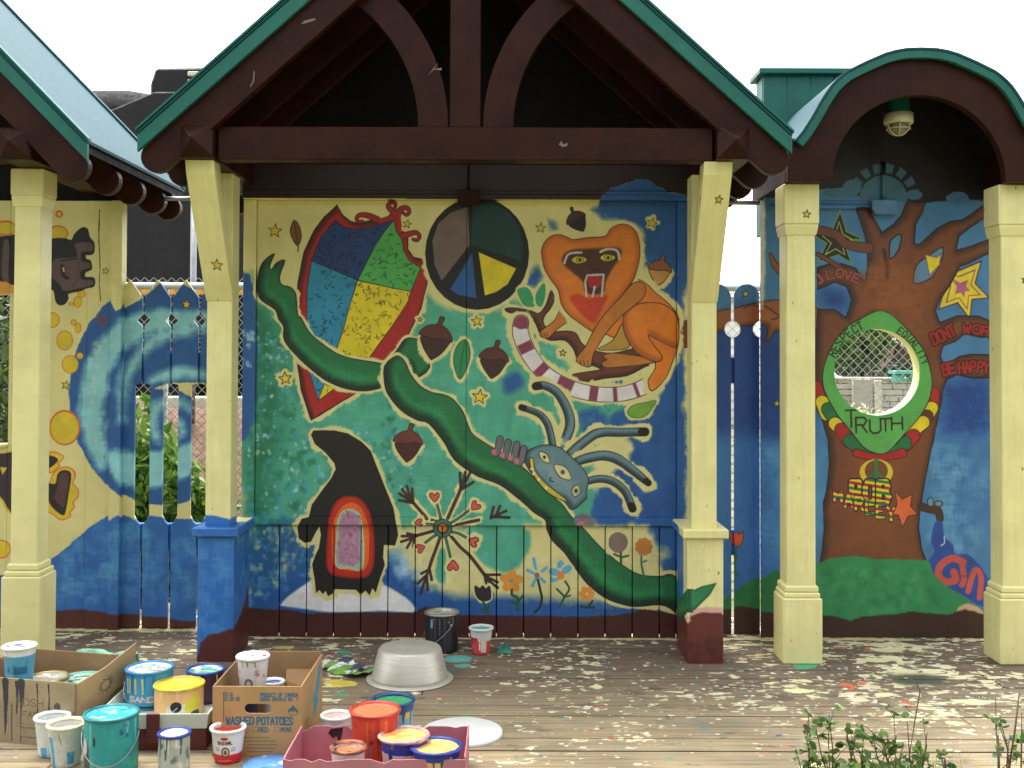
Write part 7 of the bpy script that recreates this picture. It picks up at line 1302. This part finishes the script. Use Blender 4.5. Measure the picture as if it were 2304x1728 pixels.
for k, (px, py, w, d, rz, tl_, lab) in enumerate(((757, 1500, .16, .12, .3, .05, 'flattened white carton lying behind the potato box'), (780, 1514, .15, .10, -.4, .22, 'green printed carton propped in the paper pile by the basin'), (812, 1520, .13, .09, .5, -.12, 'white folded leaflet nearest the basin'))):
    gx, gy = ground(px, py); V = []
    for j in range(5):
        for i in range(7): u, v = i / 6 - .5, j / 4 - .5; V.append((u * w, v * d, .004 + .03 * abs(u) * (1 if tl_ > 0 else .5) + .006 * math.sin(i * 2.1 + j + k)))
    V2 = [(a, b, c_ + .002) for a, b, c_ in V]
    f = [(j * 7 + i, j * 7 + i + 1, (j + 1) * 7 + i + 1, (j + 1) * 7 + i) for j in range(4) for i in range(6)]
    o = MB().add(V, f).build('paper_scrap', mpc, None, local=True, uv=('disc',), recalc=False); o.location = (gx, gy, .006 + .004 * k); o.rotation_euler = (tl_, -.05, rz); s_ = o.modifiers.new('s', 'SOLIDIFY'); s_.thickness = .0015; tag(o, lab, 'paper')
# ------------------------------------------------------------------ weeds growing up in front of the deck, lower right
rgp = np.random.default_rng(23)
ML5 = mat_leaf('weed_leaves', (48, 84, 38), (122, 150, 76), .45, .35); M_TWIG = mat('dry_twig', (100, 84, 66), .9, .2, 20, .3, 60); M_GRASS = mat_leaf('grass_blades', (70, 120, 36), (150, 176, 70), .5, .35)
def sprig(label, px, py_top, Y, spread, ns, nl, size, seed):
    rg = np.random.default_rng(seed); x, zt = W(px, py_top, Y); r = thing('weed', label, 'plant', (x, Y, -.36), 0, None); st = MB(); lf = MB()
    for k in range(ns):
        a = rg.uniform(-1, 1); h = (zt + .36) * rg.uniform(.72, 1.0); bx = x + rg.uniform(-.04, .04); by = Y + rg.uniform(-.04, .04)
        P = [np.array([bx + a * spread * (t ** 1.4) + rg.normal() * .006, by + rg.normal() * .006 + .03 * t, -.36 + h * t]) for t in np.linspace(0, 1, 8)]
        st.tube(P, list(np.linspace(.006, .0016, 8)), 5)
        for _ in range(nl):
            t = rg.uniform(.45, 1.0); i = min(int(t * 7), 6); f = t * 7 - i; o = P[i] * (1 - f) + P[i + 1] * f
            if rg.random() < .5:
                d = rg.normal(size=3); d[2] = abs(d[2]) * .6; d /= np.linalg.norm(d); q = o + d * rg.uniform(.02, .09); st.tube([o, (o + q) / 2 + np.array([0, 0, .006]), q], [.0018, .0014, .001], 4); o = q
            for _ in range(3):
                u = rg.normal(size=3); u[2] = u[2] * .6 + .2; u /= np.linalg.norm(u); w = np.cross(u, rg.normal(size=3)); w /= np.linalg.norm(w); s = size * rg.uniform(.6, 1.25); n = np.cross(u, w)
                lf.add([o, o + u * s * .35 + w * s * .30 + n * s * .05, o + u * s * .75 + w * s * .24, o + u * s, o + u * s * .75 - w * s * .24, o + u * s * .35 - w * s * .30 + n * s * .05], [(0, 1, 2, 3), (0, 3, 4, 5)])
    st.build('stem', M_TWIG, r); lf.build('foliage', ML5, r, recalc=False); return r
sprig('leafy green weed at the left end of the clump in front of the deck', 1850, 1610, 3.68, .13, 9, 12, .031, 1)
sprig('bushy green weed in the middle of the foreground clump', 1945, 1640, 3.66, .16, 15, 12, .032, 2)
sprig('upright green weed with a tall dry stalk right of the clump middle', 2040, 1605, 3.70, .11, 9, 9, .031, 3)
sprig('short leafy weed between the clump and the bare twigs', 2150, 1670, 3.66, .13, 8, 9, .031, 4)
sprig('sparse weed climbing at the right picture edge', 2275, 1580, 3.70, .07, 5, 8, .028, 5)
def twig(label, pts, Y, r=.006):
    P = [(W(a, b, Y)[0], Y + rgp.normal() * .005, W(a, b, Y)[1]) for a, b in pts]; P = [(P[0][0], Y, -.36)] + P; return tag(MB().tube(P, list(np.linspace(r, r * .4, len(P))), 5).build('twig', M_TWIG), label, 'twig')
twig('bare cut stalk standing near the right corner', [(2248, 1728), (2246, 1655)], 3.68, .007); twig('long brown stem rising along the right edge', [(2270, 1728), (2280, 1640), (2294, 1560)], 3.69, .006); twig('thin curved dry grass stalk above the clump', [(2040, 1720), (2060, 1620), (2071, 1555), (2062, 1535), (2050, 1528)], 3.69, .003); twig('short brown stub right of the clump', [(2128, 1728), (2125, 1706)], 3.67, .008); twig('dark forked twig inside the clump', [(1920, 1728), (1908, 1660), (1904, 1640)], 3.66, .005)
gb = MB()
for k in range(70):
    px = rgp.uniform(1830, 2200); x, zt = W(px, rgp.uniform(1620, 1715), 3.67); y = 3.66 + rgp.uniform(-.05, .05); b = rgp.uniform(-.12, .12); w = rgp.uniform(.003, .006); P = [(x + b * t * t, y, -.36 + (zt + .36) * (t - .12 * t * t * abs(b) * 8)) for t in np.linspace(0, 1, 7)]
    v = []; 
    for i, p in enumerate(P): ww = w * (1 - i / 6.3); v += [(p[0] - ww, p[1], p[2]), (p[0] + ww, p[1] + .002, p[2])]
    gb.add(v, [(2 * i, 2 * i + 1, 2 * i + 3, 2 * i + 2) for i in range(6)])
tag(gb.build('grass_blades', M_GRASS, None, recalc=False), 'thin green grass blades among the foreground weeds', 'grass')['kind'] = 'stuff'
